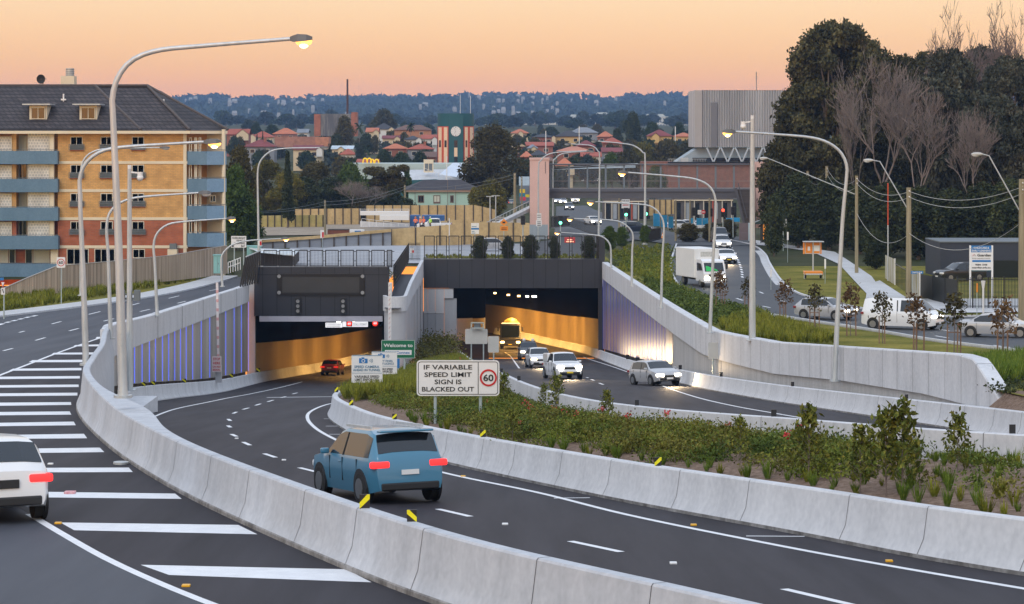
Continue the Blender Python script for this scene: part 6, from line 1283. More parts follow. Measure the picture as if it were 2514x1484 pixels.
ptext('Welcome to', 977.5, 848.5, 8.0, 71, D_ - .01, M_SIGNW, pn, o_, .03); rrect(944.8, 860, 1010.4, 871.8, D_ - .012, 1, .01, o_).build('white_patch', M_SIGNW, pn); ptext('WestConnex', 977.5, 866, 6.6, 58, D_ - .02, M_SBLUE, pn, o_, .02)
b = MB(); k = D_ / F
for x0_, y0_, x1_, y1_ in ((936.6, 835.6, 1018.4, 836.4), (936.6, 879.2, 1018.4, 880), (936.6, 835.6, 937.4, 880), (1017.6, 835.6, 1018.4, 880)): a0 = P((x0_ + x1_) / 2, (y0_ + y1_) / 2, D_ - .008) - o_; b.box(a0, ((x1_ - x0_) * k, .01, (y1_ - y0_) * k))
b.build('border_line', M_SIGNW, pn)
sign('small blue and white notice post below the green welcome sign', (974, 881, 981, 904), 158, ((977.5, gy(977, 158)),), M_SBLUE, rad=1)
# stop here boom gate on the left and striped boom on the pier
DS = 176; o_ = P(535, 938, DS); t = thing('boom_gate', 'raised boom gate with a STOP HERE ON RED SIGNAL plate by the left wall', 'boom gate', o_)
b = MB(); rect(b, 529, 898, 543, 940, DS + .1, .5); b.v = [tuple(Vector(v) - o_) for v in b.v]; b.build('cabinet', M_LTGREY, t)
M_BOOM = mat('boom_white', (.66, .60, .60), (.72, .68, .68), scale=3, rough=.5)
b = MB(); b.bar(P(536, 905, DS) - o_, P(533, 694, DS) - o_, .17, .1); bm_ = b.build('boom_arm', M_BOOM, t); b = MB()
for k in range(9):
    f0 = k / 9; p = P(536 - 3 * f0, 900 - 203 * f0, DS - .06) - o_; q = P(536 - 3 * (f0 + .035), 900 - 203 * (f0 + .035), DS - .06) - o_; b.bar(p, q, .175, .02)
b.build('red_band', mat('boom_pink', (.62, .34, .34), rough=.5), bm_)
pn = rrect(520.5, 875, 543.5, 914, DS - .2, 2, .03, o_).build('stop_plate', mat('pink_white_plate', (.70, .60, .60), rough=.5), t)
for s, y, w_, c in (('STOP', 882, 17, 6), ('HERE', 892, 17, 6), ('ON RED', 901, 19, 4), ('SIGNAL', 908.5, 19, 4)): ptext(s, 532, y, c, w_, DS - .21, M_REDT2, pn, o_, .03)
DS = 208; o_ = P(957, 880, DS); t = thing('boom_gate', 'raised striped boom arm standing in front of the rounded pier', 'boom gate', o_)
b = MB(); b.bar(P(956.5, 846, DS) - o_, P(957.5, 694, DS) - o_, .28, .1); ba = b.build('boom_arm', M_WHITE, t); b = MB()
for k in range(13): b.bar(P(954.5, 842 - k * 11.5, DS - .07) - o_, P(958.5, 836 - k * 11.5, DS - .07) - o_, .08, .02)
b.build('red_band', mat('boom_red', (.40, .10, .10), rough=.5), ba); b = MB(); rect(b, 949, 846, 962, 882, DS, .5); b.v = [tuple(Vector(v) - o_) for v in b.v]; b.build('cabinet', M_LTGREY, t)
# backs of signs on the island and by the exit ramp
for lab, rc, d, posts in (('grey back of a wide sign with a steel frame before the white tunnel panel', (1142, 808, 1197, 845), 205, ((1157, 905), (1187, 905))), ('beige back of a square sign at the exit ramp barrier', (1198, 826, 1225, 866), 180, ((1212, 905),)), ('grey back of a rounded sign on one pole below the tall right wall', (1739, 841, 1763, 882), 143, ((1751, 914),))):
    sign(lab, rc, d, posts, M_SBACK, rad=3, pw=.11)
o_ = P(1172, 845, 204.6); t = thing('sign_frame', 'galvanised rectangular frame standing above the wide grey sign back', 'sign', o_); b = MB()
for p, q in (((1157, 812), (1157, 793)), ((1187, 812), (1187, 793)), ((1157, 793), (1187, 793)), ((1157, 806), (1187, 806))): b.bar(P(*p, 204.6) - o_, P(*q, 204.6) - o_, .09)
b.build('frame', M_POST, t); b = MB(); rect(b, 1164, 794, 1180, 806, 204.7, .05); b.v = [tuple(Vector(v) - o_) for v in b.v]; b.build('plate', M_GRILL, t)
# left side signs
D_ = 182; t, o_, pn = sign('white 60 speed sign with red ring in front of the timber fence', (139, 632, 160, 658), D_, ((150, 742),), rad=2.5, pw=.08)
MB().disc(P(149.5, 645, D_ - .012) - o_, 9.2 * D_ / F, 28, 'y', r0=7.6 * D_ / F, depth=.012).build('red_ring', M_RED, pn); ptext('60', 149.5, 645, 7, 11, D_ - .012, M_INK, pn, o_, .03)
D_ = 150; t, o_, pn = sign('cluster of give way and keep left signs at the left photo edge', (3, 707, 12, 724), D_, ((9, 780),), rad=.5, pw=.09)
k = D_ / F; c = P(7, 697, D_ - .01) - o_; b = MB(); b.extrude([c + Vector((-6 * k, 0, 5 * k)), c + Vector((0, 0, -11 * k)), c + Vector((6 * k, 0, 5 * k))], (0, .02, 0)); gw = b.build('give_way_plate', M_RED, t); b = MB(); b.extrude([c + Vector((-4 * k, -.008, 3.6 * k)), c + Vector((0, -.008, -7.5 * k)), c + Vector((4 * k, -.008, 3.6 * k))], (0, .01, 0)); b.build('white_triangle', M_SIGNW, gw)
rrect(-12, 682, 9, 689, D_, .5, .02, o_).build('street_name_plate', M_SBLUE, t); b = MB(); b.bar(P(6, 710, D_ - .01) - o_, P(9, 720, D_ - .01) - o_, .05, .01); b.build('arrow', M_INK, pn)
D_ = 232; t, o_, pn = sign('white OVERHEIGHT VEHICLE STOPPING BAY sign with arrow at the fence end', (567.5, 580, 604.5, 608.5), D_, ((575, 652), (598, 648)), rad=1, pw=.11)
for s, x, y, w_ in (('OVERHEIGHT', 586, 585, 33), ('VEHICLE', 591, 591.5, 22), ('STOPPING', 588, 598, 26), ('BAY', 597, 604.5, 10)): ptext(s, x, y, 4.6, w_, D_ - .01, M_INK, pn, o_, .03)
b = MB(); b.bar(P(578, 598, D_ - .012) - o_, P(571, 605, D_ - .012) - o_, .07, .01); b.poly([P(x, y, D_ - .015) - o_ for x, y in ((569, 607), (575, 606), (570, 601))]); b.build('arrow', M_INK, pn)
for px, y0, y1, yb, d, lab in ((638, 588, 604, 660, 214.6, 'red and white marker plate on the slim grey lamp post'), (791, 565.5, 585, 640, 270, 'small red and white sign on twin posts behind the deck fence'), (1012, 610, 622, 645, 262, 'small red tag sign left of the slanted deck fence')):
    t, o_, pn = sign(lab, (px - 4.5, y0, px + 4.5, y1), d, ((px, yb),), rad=.5, pw=.07); rrect(px - .5, y0 + 5, px + 4, y1 - 1, d - .01, .3, .01, o_).build('red_patch', M_RED, pn)
D_ = 262; t, o_, pn = sign('white project notice board with blue band behind the deck fence', (1156.5, 548, 1176, 575), D_, ((1166, 640),), rad=.5); rrect(1156.8, 560, 1175.8, 564.5, D_ - .01, .2, .01, o_).build('blue_band', M_SBLUE, pn)
for y, w_ in ((556, 12), (568, 7), (572, 9)): rrect(1158, y, 1158 + w_, y + 1.4, D_ - .01, .2, .01, o_).build('text_line', M_TBLUE, pn)
M_ORNG = mat('sign_orange', (.75, .24, .02), rough=.45)
D_ = 264; t, o_, pn = sign('orange diamond roadworks sign above an orange plate', (1228, 556, 1247, 567), D_, ((1237, 640),), M_ORNG, rad=.5)
c = P(1237, 546.5, D_) - o_; k = D_ / F; MB().extrude([c + Vector((0, 0, 9 * k)), c + Vector((-9.5 * k, 0, 0)), c + Vector((0, 0, -9 * k)), c + Vector((9.5 * k, 0, 0))], (0, .03, 0)).build('diamond_plate', M_ORNG, t); b = MB(); b.box(c + Vector((0, -.012, 0)), (7 * k, .01, 4 * k)); b.build('symbol', M_INK, t)
for y in (559.5, 563.5): rrect(1231, y, 1244, y + 1.6, D_ - .01, .2, .01, o_).build('text_line', M_INK, pn)
D_ = 313; t, o_, pn = sign('white stacked parking notices on the lamp post before the pink tower', (1318, 524, 1329, 540), D_, ((1323, 592),), rad=.5); rrect(1316, 541, 1330, 556, D_, .5, .03, o_).build('panel', M_SIGNW, t)
for y in (528, 533, 544.5, 549, 553): rrect(1319, y, 1328, y + 1.6, D_ - .01, .2, .01, o_).build('text_line', M_INK, pn)
# right side signs
D_ = 193; t, o_, pn = sign('tall white and blue childcare sign on two white posts behind the black fence', (2384, 604, 2435, 664), D_, (), M_SIGNW, rad=.5); t.location = o_
for px in (2382, 2436): a0, b_ = P(px, 738, D_) - o_, P(px, 603, D_) - o_; MB().box(((a0.x + b_.x) / 2, .02, (a0.z + b_.z) / 2), (.13, .12, b_.z - a0.z)).build('post', M_WHITE, t)
rrect(2384, 603.5, 2435, 620, D_ - .01, .2, .012, o_).build('blue_header', M_SBLUE, pn); rrect(2387, 639, 2432.5, 644, D_ - .01, .2, .012, o_).build('blue_band', M_SBLUE, pn); rrect(2384, 664.5, 2435, 666.5, D_, .2, .04, o_).build('teal_base', M_TEAL, pn)
for s, x, y, c, w_, m in (('CHILDCARE &', 2409.5, 609, 4.6, 38, M_SIGNW), ('EARLY LEARNING', 2409.5, 616, 4.6, 46, M_SIGNW), ('Guardian', 2416, 627, 6, 33, M_INK), ('Early Learning Centre', 2409, 635, 2.6, 44, M_LAMP_OFF), ('9084 1508', 2409, 650.5, 3.8, 29, M_INK), ('guardian.edu.au', 2409, 658, 3.8, 46, M_INK)): ptext(s, x, y, c, w_, D_ - .025, m, pn, o_, .03)
b = MB(); b.bar(P(2387.5, 629.5, D_ - .02) - o_, P(2392, 624.5, D_ - .02) - o_, .07, .01); lg = b.build('logo', M_RED, pn); b = MB(); b.bar(P(2391.5, 624.5, D_ - .022) - o_, P(2396, 629.5, D_ - .022) - o_, .07, .01); b.build('logo_stroke', M_INK, lg)
D_ = 190; t, o_, pn = sign('blue street name sign CHANDOS ST on the timber pole', (2236.5, 666, 2266.5, 673), D_, ((2240, 736),), M_SBLUE, rad=.3, pw=.06); ptext('CHANDOS ST', 2249, 669.5, 3.8, 20, D_ - .01, M_SIGNW, pn, o_, .03); MB().disc(P(2262, 669.5, D_ - .012) - o_, 1.8 * D_ / F, 12, 'y', depth=.01).build('dot', M_SIGNW, pn)
for px, y0, y1, yb, d, lab, m in ((2399, 696, 718, 778, 168, 'orange tipped marker post at the right kerb', M_ORNG), (1893, 662, 680, 745, 205, 'thin white marker post at the road edge right of the mast', M_SIGNW), (2026, 636, 660, 712, 215, 'thin white marker post right of the orange trailer', M_SIGNW), (1934, 570, 590, 642, 255, 'thin post with a small lamp on the lawn', M_SIGNW), (1906, 545, 560, 604, 300, 'thin grey post beside the bus shelter', M_SBACK)):
    sign(lab, (px - 2, y0, px + 2, y1), d, ((px, yb),), m, rad=.3, pw=.05, name='marker_post', cat='post')
sign('two grey sign backs on one post near the bus shelter', (1915, 538, 1931, 559), 285, ((1923, 618),), M_SBACK, rad=.3)
t = thing('vent_pipe', 'white flared vent pipe behind the right kerb', 'pipe', P(2414, 778, 167)); MB().tube([(0, 0, -.1), (0, 0, 1.9), (0, 0, 2.45)], [.07, .07, .16], 10).build('pipe', M_WHITE, t, smooth=60)

# hazard markers on barriers
def on_line(fx, off, px, d0, d1): return min(np.arange(d0, d1, .1), key=lambda q: abs(CX + (fx(q) + off) * F / q - px))
def hmark(label, px, wpx, hpx, slope, fx, off, top, d0, d1, group=None):
    d = on_line(fx, off, px, d0, d1); k = d / F; x = fx(d) + off; z = top(d); t = thing('hazard_marker', label, 'hazard marker', (x, d, z), 0, group); w, h = wpx * k, hpx * k
    b = MB(); b.box((0, 0, h / 2), (w, .04, h)); b.build('plate', M_BLACK, t)
    if slope:
        s = slope; b = MB(); b.extrude([(-s * w / 2, -.028, 0.0), (-s * w / 2, -.028, h * .42), (s * w * .25, -.028, h), (s * w / 2, -.028, h), (s * w / 2, -.028, h * .68)][::s], (0, .006, 0)); b.build('yellow_stripe', M_YEL, t)
tb = lambda H, h: (lambda d: -H(d) + h)
hmark('large black hazard marker with rising yellow stripe on the foreground barrier', 896, 25, 35, 1, LBx, .32, lambda d: prof_lb(0, d)[5][1], 30, 60)
hmark('black hazard marker with falling yellow stripe, lower right on the foreground barrier', 1014, 24, 30, -1, LBx, .4, lambda d: prof_lb(0, d)[5][1], 30, 60)
for px, w_, h_, lab in ((1615, 17, 22, 'yellow striped marker on the island barrier, nearest at right'), (1185, 14, 18, 'yellow striped marker on the island barrier below the big sign'), (969, 11, 14, 'yellow striped marker on the island barrier left of the big sign'), (862, 10, 14, 'yellow striped marker just right of the island nose')): hmark(lab, px, w_, h_, 1, MBx, .34, tb(HA, .9), 40, 108)
for px, d0, d1, lab in ((826, 110, 121, 'lower yellow marker on the island nose'), (829, 122, 130, 'upper yellow marker on the island nose'), (852, 131, 143, 'small yellow marker behind the island nose')): hmark(lab, px, 9, 13, 1, MBx, .3, tb(HA, .9), d0, d1)
for px, lab in ((352, 'yellow striped marker at the start of the low left barrier'), (376, 'yellow striped marker on the low left barrier, second from its start'), (452, 'yellow striped marker on the low left barrier before the stop plate'), (568, 'yellow striped marker on the low left barrier right of the boom gate'), (634, 'yellow striped marker at the left tunnel mouth')): hmark(lab, px, 9, 10, -1, xof(LWB), -.3, tb(HA, .9), 125, 215)
for px, lab, w_, h_ in ((1900, 'black marker block on the near exit barrier, furthest right but one', 13, 17), (1563, 'black marker block on the near exit barrier behind the silver car', 10, 14), (1274, 'black marker block on the near exit barrier left of the ute', 8, 11), (1231, 'black marker block right of the big sign corner', 7, 10), (2508, 'black marker block at the right photo edge', 15, 22)): hmark(lab, px, w_, h_, 0, ELx, -.34, tb(HE, .82), 55, 160)
for px, lab in ((2225, 'black marker block on the far exit barrier at right'), (1946, 'black marker block on the far exit barrier, middle'), (1771, 'black marker block on the far exit barrier below the grey sign back'), (1670, 'black marker block behind the silver car'), (1598, 'black marker block on the far barrier near the blue lit wall'), (1566, 'black marker block on the far barrier, third from the tunnel'), (1541, 'black marker block on the far barrier, second from the tunnel')): hmark(lab, px, 8, 11, 0, ERx, .33, tb(HE, .82), 85, 240)
# raised pavement markers
sm = {}
for px, py, H, m, lab in ((1240, 1289, HA, 0, 'w'), (1653, 1385, HA, 0, 'w'), (697, 1131, HA, 0, 'w'), (581, 1078, HA, 0, 'w'), (457, 1441, HL, 1, 'y'), (143, 1287, HL, 1, 'y'), (1137, 1171, HA, 1, 'y'), (1703, 1291, HA, 1, 'y'), (2183, 1380, HA, 1, 'y'), (124, 1141, HL, 0, 'w')):
    g = G(px, py, H)
    if m not in sm:
        o = MB().bbox((0, 0, .02), (.14, .12, .05), .012).build('road_stud', mat('stud_yellow', (.75, .38, .01), rough=.4) if m else M_WHITE); tag(o, 'raised yellow road stud beside the edge line' if m else 'raised white road stud between the lane dashes', 'road stud', 'yellow road studs' if m else 'white road studs'); sm[m] = o
    else: o = sm[m].copy(); COL.objects.link(o)
    o.location = g; o.scale = (.9, .9, .8)
g = G(172, 1213, HL); tag(MB().bbox((0, 0, .03), (.22, .20, .05), .01).build('litter_box', mat('litter_red', (.6, .15, .18), (.7, .5, .5), scale=20, rough=.6)), 'crushed red and white packet lying on the white hatching bar', 'litter'); bpy.data.objects['litter_box'].location = g
t = tag(MB().disc((0, 0, 0), .18, 20, 'z', depth=.05).build('hubcap', M_GALV, smooth=30), 'lost silver hubcap lying beside the foreground barrier', 'hubcap'); t.location = G(297, 1141, HL) + Vector((0, 0, .04))
# overhead lane signs in the left tunnel
M_VMS = mat('lit_sign_face', (.9, .9, .9), emit=(.95, .95, 1), es=1.0); M_REDLED = mat('red_led', (.7, .02, .02), emit=(1, .04, .02), es=1.2)
D_ = 223; t = thing('lane_sign', 'lit overhead toll point and 60 signs hanging in the left tunnel mouth', 'sign', P(850, 792, D_)); o_ = Vector(t.location)
pn = rrect(799, 793, 840, 804.5, D_, .2, .1, o_).build('panel', M_VMS, t); ptext('IF VARIABLE SPEED', 819, 796.6, 3, 36, D_ - .01, M_INK, pn, o_); ptext('SIGN IS BLACKED', 819, 801.5, 3, 32, D_ - .01, M_INK, pn, o_)
pn = rrect(841, 790.5, 903, 803, D_ - .05, .2, .1, o_).build('panel', M_VMS, t); ptext('TOLL POINT', 884, 797, 5.5, 34, D_ - .07, M_INK, pn, o_, .03); pn2 = rrect(850, 789, 865, 802, D_ - .1, .2, .05, o_).build('speed_panel', M_BLACK, t); MB().disc(P(857.5, 795, D_ - .12) - o_, 6.4 * D_ / F, 20, 'y', depth=.03).build('red_disc', M_REDLED, pn2); ptext('60', 857.5, 795, 5, 7.5, D_ - .16, M_VMS, pn2, o_, .04)
pn2 = rrect(913, 789, 931, 801.5, D_, .2, .1, o_).build('speed_panel', M_BLACK, t); MB().disc(P(921, 794.5, D_ - .02) - o_, 6.8 * D_ / F, 20, 'y', depth=.03).build('red_disc', M_REDLED, pn2); ptext('60', 921, 794, 5, 8, D_ - .05, M_VMS, pn2, o_, .04)
for px in (845, 900, 921): MB().bar(P(px, 780, D_ + .1) - o_, P(px, 800, D_ + .1) - o_, .06).build('hanger', M_BLACK, t)

# ================================================================== FENCES
def frame_fence(label, x0, x1, yb, yt, d, period, gap, z_off=0.0):
    t = thing('deck_fence', label, 'fence', P((x0 + x1) / 2, yb, d)); o_ = Vector(t.location); x = x0; k = d / F
    while x < x1 - 2:
        a, c = P(x, yt, d) - o_, P(min(x + period - gap, x1), yb + 2, d) - o_; b = MB(); w = .085
        for p, q in (((a.x, a.z), (c.x, a.z)), ((a.x, c.z), (a.x, a.z)), ((c.x, c.z), (c.x, a.z)), ((a.x, c.z + .12), (c.x, c.z + .12))): b.bar((p[0], 0, p[1]), (q[0], 0, q[1]), w)
        n = 9
        for i in range(1, n): xx = a.x + (c.x - a.x) * i / n; b.bar((xx, 0, c.z), (xx, 0, a.z), .022)
        for z in (a.z - .1, a.z - (a.z - c.z) * .62): b.bar((c.x, 0, z), (c.x + gap * k, 0, z), .05)
        b.build('fence_panel', M_BLACK, t); x += period
    return t
frame_fence('black framed safety fence on the deck above the left portal', 648, 962, 655, 615, 214.9, 37.8, 6.5)
frame_fence('black framed safety fence above the right portal in front of the shrubs', 1042, 1470, 637, 580, 245.9, 30.2, 6.0)
t = thing('deck_fence', 'dense black palisade fence slanting back between the two portals', 'fence', (-10.6, 214, -13.5)); o_ = Vector(t.location)
pb = [Vector((PX(966, 214), 214, -13.3)), Vector((PX(1003, 246), 246, -12.8))]; b = MB()
for i in range(48):
    p = pb[0].lerp(pb[1], i / 47); b.bar(p - o_, p - o_ + Vector((0, 0, 1.9)), .05)
for h_ in (.15, 1.7): b.bar(pb[0] - o_ + Vector((0, 0, h_)), pb[1] - o_ + Vector((0, 0, h_)), .05)
b.build('fence_panel', M_BLACK, t)
t = thing('deck_gate', 'black barred gate between the slanting fence and the right deck fence', 'gate', P(1017, 637, 246.3)); o_ = Vector(t.location); b = MB()
for i in range(10): b.bar(P(1004 + i * 3.0, 640, 246.3) - o_, P(1004 + i * 3.0, 596, 246.3) - o_, .04)
for y in (600, 636): b.bar(P(1004, y, 246.3) - o_, P(1032, y, 246.3) - o_, .05)
b.build('gate_panel', M_BLACK, t)
t = thing('slat_screen', 'black leaning slat screen at the left end of the portal', 'screen', (-23.3, 214, -13.2)); o_ = Vector(t.location); b = MB()
for i in range(9):
    f0 = i / 8; xb, xt = 590 + 46 * f0, 604 + 34 * f0; d = 206 + 8.5 * f0; b.bar(P(xb, 706 - 12 * f0, d) - o_, P(xt, 632 - 16 * f0, d) - o_, .13, .3)
b.build('slats', M_BLACK, t); MB().bar(P(604, 631, 206) - o_, P(640, 616, 214.6) - o_, .08).build('top_rail', M_GALV, t)
# timber paling fence on the left
M_PAL = mat('paling_timber', (.24, .20, .165), (.50, .42, .34), scale=.9, rough=.9, stretch=(5, 5, .06), contrast=(.35, .65))
t = thing('paling_fence', 'weathered timber paling fence stepping down to the left before the apartments', 'fence', (-36, 222, -14.5)); o_ = Vector(t.location)
top_px = [(-60, 730), (0, 712), (68, 682), (140, 653), (271, 642), (330, 636), (423, 627), (505, 612), (556, 603)]; bot_px = [(-60, 760), (0, 740), (68, 726), (140, 712), (271, 698), (330, 690), (423, 682), (505, 672), (556, 664)]
dd = lambda px: np.interp(px, [-60, 0, 140, 330, 556], [200, 206, 219, 232, 246]); b = MB(); px = -60
rr_ = random.Random(2)
while px < 556:
    w = 2.9; d = dd(px); yt = np.interp(px, [p[0] for p in top_px], [p[1] for p in top_px]) + rr_.uniform(-.6, .6); yb = np.interp(px, [p[0] for p in bot_px], [p[1] for p in bot_px]) + 8; a, c = P(px, yt, d), P(px + w, yb, d)
    b.box(((a.x + c.x) / 2, d + rr_.uniform(0, .05), (a.z + c.z) / 2), (c.x - a.x - .006, .03, a.z - c.z)); px += w
b.v = [tuple(Vector(v) - o_) for v in b.v]; b.build('palings', M_PAL, t)
b = MB()
for i in range(len(top_px) - 1): b.bar(P(*top_px[i], dd(top_px[i][0]) - .04) - o_, P(*top_px[i + 1], dd(top_px[i + 1][0]) - .04) - o_, .09, .06)
b.build('capping_rail', mat('capping', (.42, .40, .38), rough=.8), t)
# cabinets, handrail, shed
M_CABT = mat('cabinet_teal', (.20, .42, .40), (.24, .47, .45), scale=1, rough=.5)
def box_thing(name, label, cat, x0, y0, x1, y1, d, depth, m, part='body', lid=None):
    t = thing(name, label, cat, P((x0 + x1) / 2, y1, d)); o_ = Vector(t.location); b = MB(); a, c = P(x0, y0, d), P(x1, y1, d); b.bbox(((a.x + c.x) / 2 - o_.x, depth / 2, (a.z + c.z) / 2 - o_.z), (c.x - a.x, depth, a.z - c.z), .03); b.build(part, m, t)
    if lid: MB().box(((a.x + c.x) / 2 - o_.x, depth / 2, a.z - o_.z + .04), (c.x - a.x + .16, depth + .16, .08)).build('lid', lid, t)
    return t, o_
for x0, y0, x1, y1, d, lab in ((524, 628, 544, 672, 236, 'pale teal electrical cabinet at the end of the paling fence'), (606, 606, 640, 640, 252, 'teal cabinet behind the black slat screen')):
    t, o_ = box_thing('electrical_cabinet', lab, 'cabinet', x0, y0, x1, y1, d, 1.0, M_CABT, lid=M_CABT); b = MB(); b.box((0, -.01, (y1 - y0) * d / F * .5), (.02, .02, (y1 - y0) * d / F * .85)); b.box((.08, -.02, (y1 - y0) * d / F * .55), (.05, .04, .16)); b.build('door_seam', M_GRILL, t)
t = thing('handrail', 'white tubular handrail beside the overheight sign', 'handrail', P(575, 668, 228)); o_ = Vector(t.location); b = MB()
for i in range(6): x = 560 + i * 6; b.tube([P(x, 672 - i * 1.8, 228) - o_, P(x, 645 - i * 2.4, 228) - o_], .035, 6)
for k0 in (645, 657): b.tube([P(560, k0, 228) - o_, P(591, k0 - 12, 228) - o_], .035, 6)
b.build('rails', M_WHITE, t)
t = thing('site_shed', 'low shed with pale blue roof and black slatted walls behind the left portal', 'shed', P(660, 656, 236)); o_ = Vector(t.location)
b = MB(); b.poly([P(x, y, d) - o_ for x, y, d in ((640, 621, 234), (722, 628, 234), (737, 613, 252), (612, 610, 252))]); b.poly([P(x, y, d) - o_ for x, y, d in ((612, 608, 236), (722, 627, 234), (722, 630, 234), (612, 612, 236))]); b.build('roof', mat('pale_blue_roof', (.52, .58, .62), (.58, .64, .68), scale=.5, rough=.5), t)
b = MB(); b.quad(P(640, 622, 234.6) - o_, P(720, 629, 234.6) - o_, P(720, 658, 234.6) - o_, P(640, 656, 234.6) - o_); b.quad(P(720, 629, 234.6) - o_, P(735, 615, 251) - o_, P(735, 640, 251) - o_, P(720, 658, 234.6) - o_); b.build('wall', mat('dark_brown_wall', (.018, .012, .013), (.035, .024, .026), scale=2, rough=.7), t); b = MB()
for i in range(34): x = 641 + i * 2.36; b.bar(P(x, 622.5 + i * .2, 234.4) - o_, P(x, 657, 234.4) - o_, .035)
b.build('slats', M_BLACK, t)

# ================================================================== CONSTRUCTION YARD AND CROSSROADS BEHIND THE PORTALS
M_PLY = mat('ply_hoarding', (.40, .28, .13), (.55, .40, .20), scale=.5, rough=.85, stretch=(1, 1, .4), fine=(2.5, .3)); M_PLYG = mat('grey_hoarding', (.18, .20, .24), (.28, .30, .33), scale=.25, rough=.8, stretch=(.4, 1, 2.5)); M_STEELP = mat('hoarding_post', (.06, .045, .035), rough=.7)
def ground_poly(name, pts, m, dz=.05, H=lambda d: HS(d)):
    g = [G(x, y, H, d1=1500) for x, y in pts]; me = MB().poly([(p.x, p.y, -Hg(p.x, p.y) + dz) for p in g]); bm = bmesh.new(); o = me.build(name, m); bm.from_mesh(o.data); bmesh.ops.triangulate(bm, faces=bm.faces[:]); bmesh.ops.subdivide_edges(bm, edges=bm.edges[:], cuts=6, use_grid_fill=True)
    for v in bm.verts: v.co.z = -Hg(v.co.x, v.co.y) + dz
    bm.to_mesh(o.data); bm.free(); return structure(o)
ground_poly('yard_pavement', [(630, 648), (1040, 648), (1300, 648), (1300, 600), (1000, 600), (715, 602)], mat('pale_pavement', (.30, .31, .335), (.40, .41, .43), scale=.2, rough=.8, stretch=(.3, 1, 1), fine=(2, .2)), .06)
ground_poly('crossroad', [(1036, 640), (1290, 625), (1290, 600), (1360, 590), (1366, 508), (1440, 506), (1470, 520), (1560, 545), (1650, 572), (1840, 585), (1860, 602), (1790, 606), (1660, 603), (1560, 590), (1480, 612), (1380, 650), (1200, 650)], MATS['asphalt_right'], .09)
ground_poly('site_ground', [(640, 580), (1290, 572), (1290, 540), (1200, 530), (900, 535), (640, 545)], mat('site_dirt', (.22, .17, .12), (.34, .28, .21), scale=.3, rough=.95), .07)
def hoarding(label, pts, d, m, post_every=26, name='hoarding', cap=None):
    """pts: (px, ytop, ybottom)"""
    t = thing(name, label, 'fence', P(pts[0][0], pts[0][2], d)); o_ = Vector(t.location); b = MB()
    for (x0, t0, b0), (x1, t1, b1) in zip(pts[:-1], pts[1:]): b.extrude([P(x0, t0, d) - o_, P(x1, t1, d) - o_, P(x1, b1, d) - o_, P(x0, b0, d) - o_], (0, .12, 0))
    b.build('panel', m, t); x = pts[0][0]; b = MB()
    while x <= pts[-1][0]:
        yt = np.interp(x, [p[0] for p in pts], [p[1] for p in pts]); yb = np.interp(x, [p[0] for p in pts], [p[2] for p in pts]); q = MB().bar(P(x, yb, d - .1) - o_, P(x, yt, d - .1) - o_, .16, .12); q.build('post', M_STEELP, t); x += post_every
    if cap:
        b = MB()
        for (x0, t0, b0), (x1, t1, b1) in zip(pts[:-1], pts[1:]): b.extrude([P(x0, t0 - .5, d - .25) - o_, P(x1, t1 - .5, d - .25) - o_, P(x1, t1 + cap, d - .25) - o_, P(x0, t0 + cap, d - .25) - o_], (0, .1, 0))
        b.build('ply_capping', M_PLY, t)
    return t
hoarding('long grey screened site hoarding with a ply top band behind the left deck', [(640, 589, 612), (760, 581, 608), (960, 563, 606)], 300, M_PLYG, 30, cap=7)
hoarding('yellow ply hoarding in the middle distance below the white project notice', [(960, 563, 606), (1060, 556, 604), (1180, 546, 600), (1300, 548, 592)], 301, M_PLY, 60)
hoarding('low yellow green ply hoarding at the left of the site yard', [(640, 530, 578), (800, 528, 572)], 385, mat('green_ply', (.32, .29, .10), (.46, .36, .15), scale=.4, rough=.85, fine=(2, .3)), 17)
hoarding('tall ply hoarding behind the red site skip', [(722, 514, 560), (885, 512, 556)], 400, M_PLY, 20)
hoarding('tall ply hoarding in front of the green cottage', [(898, 505, 545), (1166, 504, 548), (1215, 515, 548)], 410, M_PLY, 22)
hoarding('stepped ply hoarding right of the white site hut', [(1060, 545, 560), (1130, 540, 556), (1190, 545, 556)], 370, M_PLY, 40)
t = thing('ramp_structure', 'white curved concrete ramp structure with railings in the site yard', 'structure', P(945, 558, 372)); o_ = Vector(t.location)
b = MB(); b.grid([[P(x, 558, 372 - 3 * math.sin((x - 884) / 122 * 3.14)) - o_ for x in range(884, 1008, 8)], [P(x, 543 + 9 * (x - 884) / 124 if x < 960 else 549, 372 - 3 * math.sin((x - 884) / 122 * 3.14)) - o_ for x in range(884, 1008, 8)]]); b.build('curved_wall', M_CONC_L, t)
b = MB(); rect(b, 884, 519, 1004, 529, 378, 2); rect(b, 932, 529, 1004, 541, 375, 1.5); b.v = [tuple(Vector(v) - o_) for v in b.v]; b.build('upper_slab', M_WHITE, t)
b = MB(); [b.bar(P(x, 519, 378) - o_, P(x, 513, 378) - o_, .06) for x in range(884, 1006, 20)]; b.bar(P(884, 514, 378) - o_, P(1004, 514, 378) - o_, .06); [b.bar(P(x, 556, 368) - o_, P(x, 537 + (x - 886) * .12, 368) - o_, .06) for x in range(888, 1000, 18)]; b.bar(P(888, 537, 368) - o_, P(1000, 551, 368) - o_, .06); b.build('railing', M_WHITE, t)
M_BLUC = mat('container_blue', (.02, .09, .26), (.03, .12, .32), scale=.6, rough=.5, stretch=(3, 1, .2))
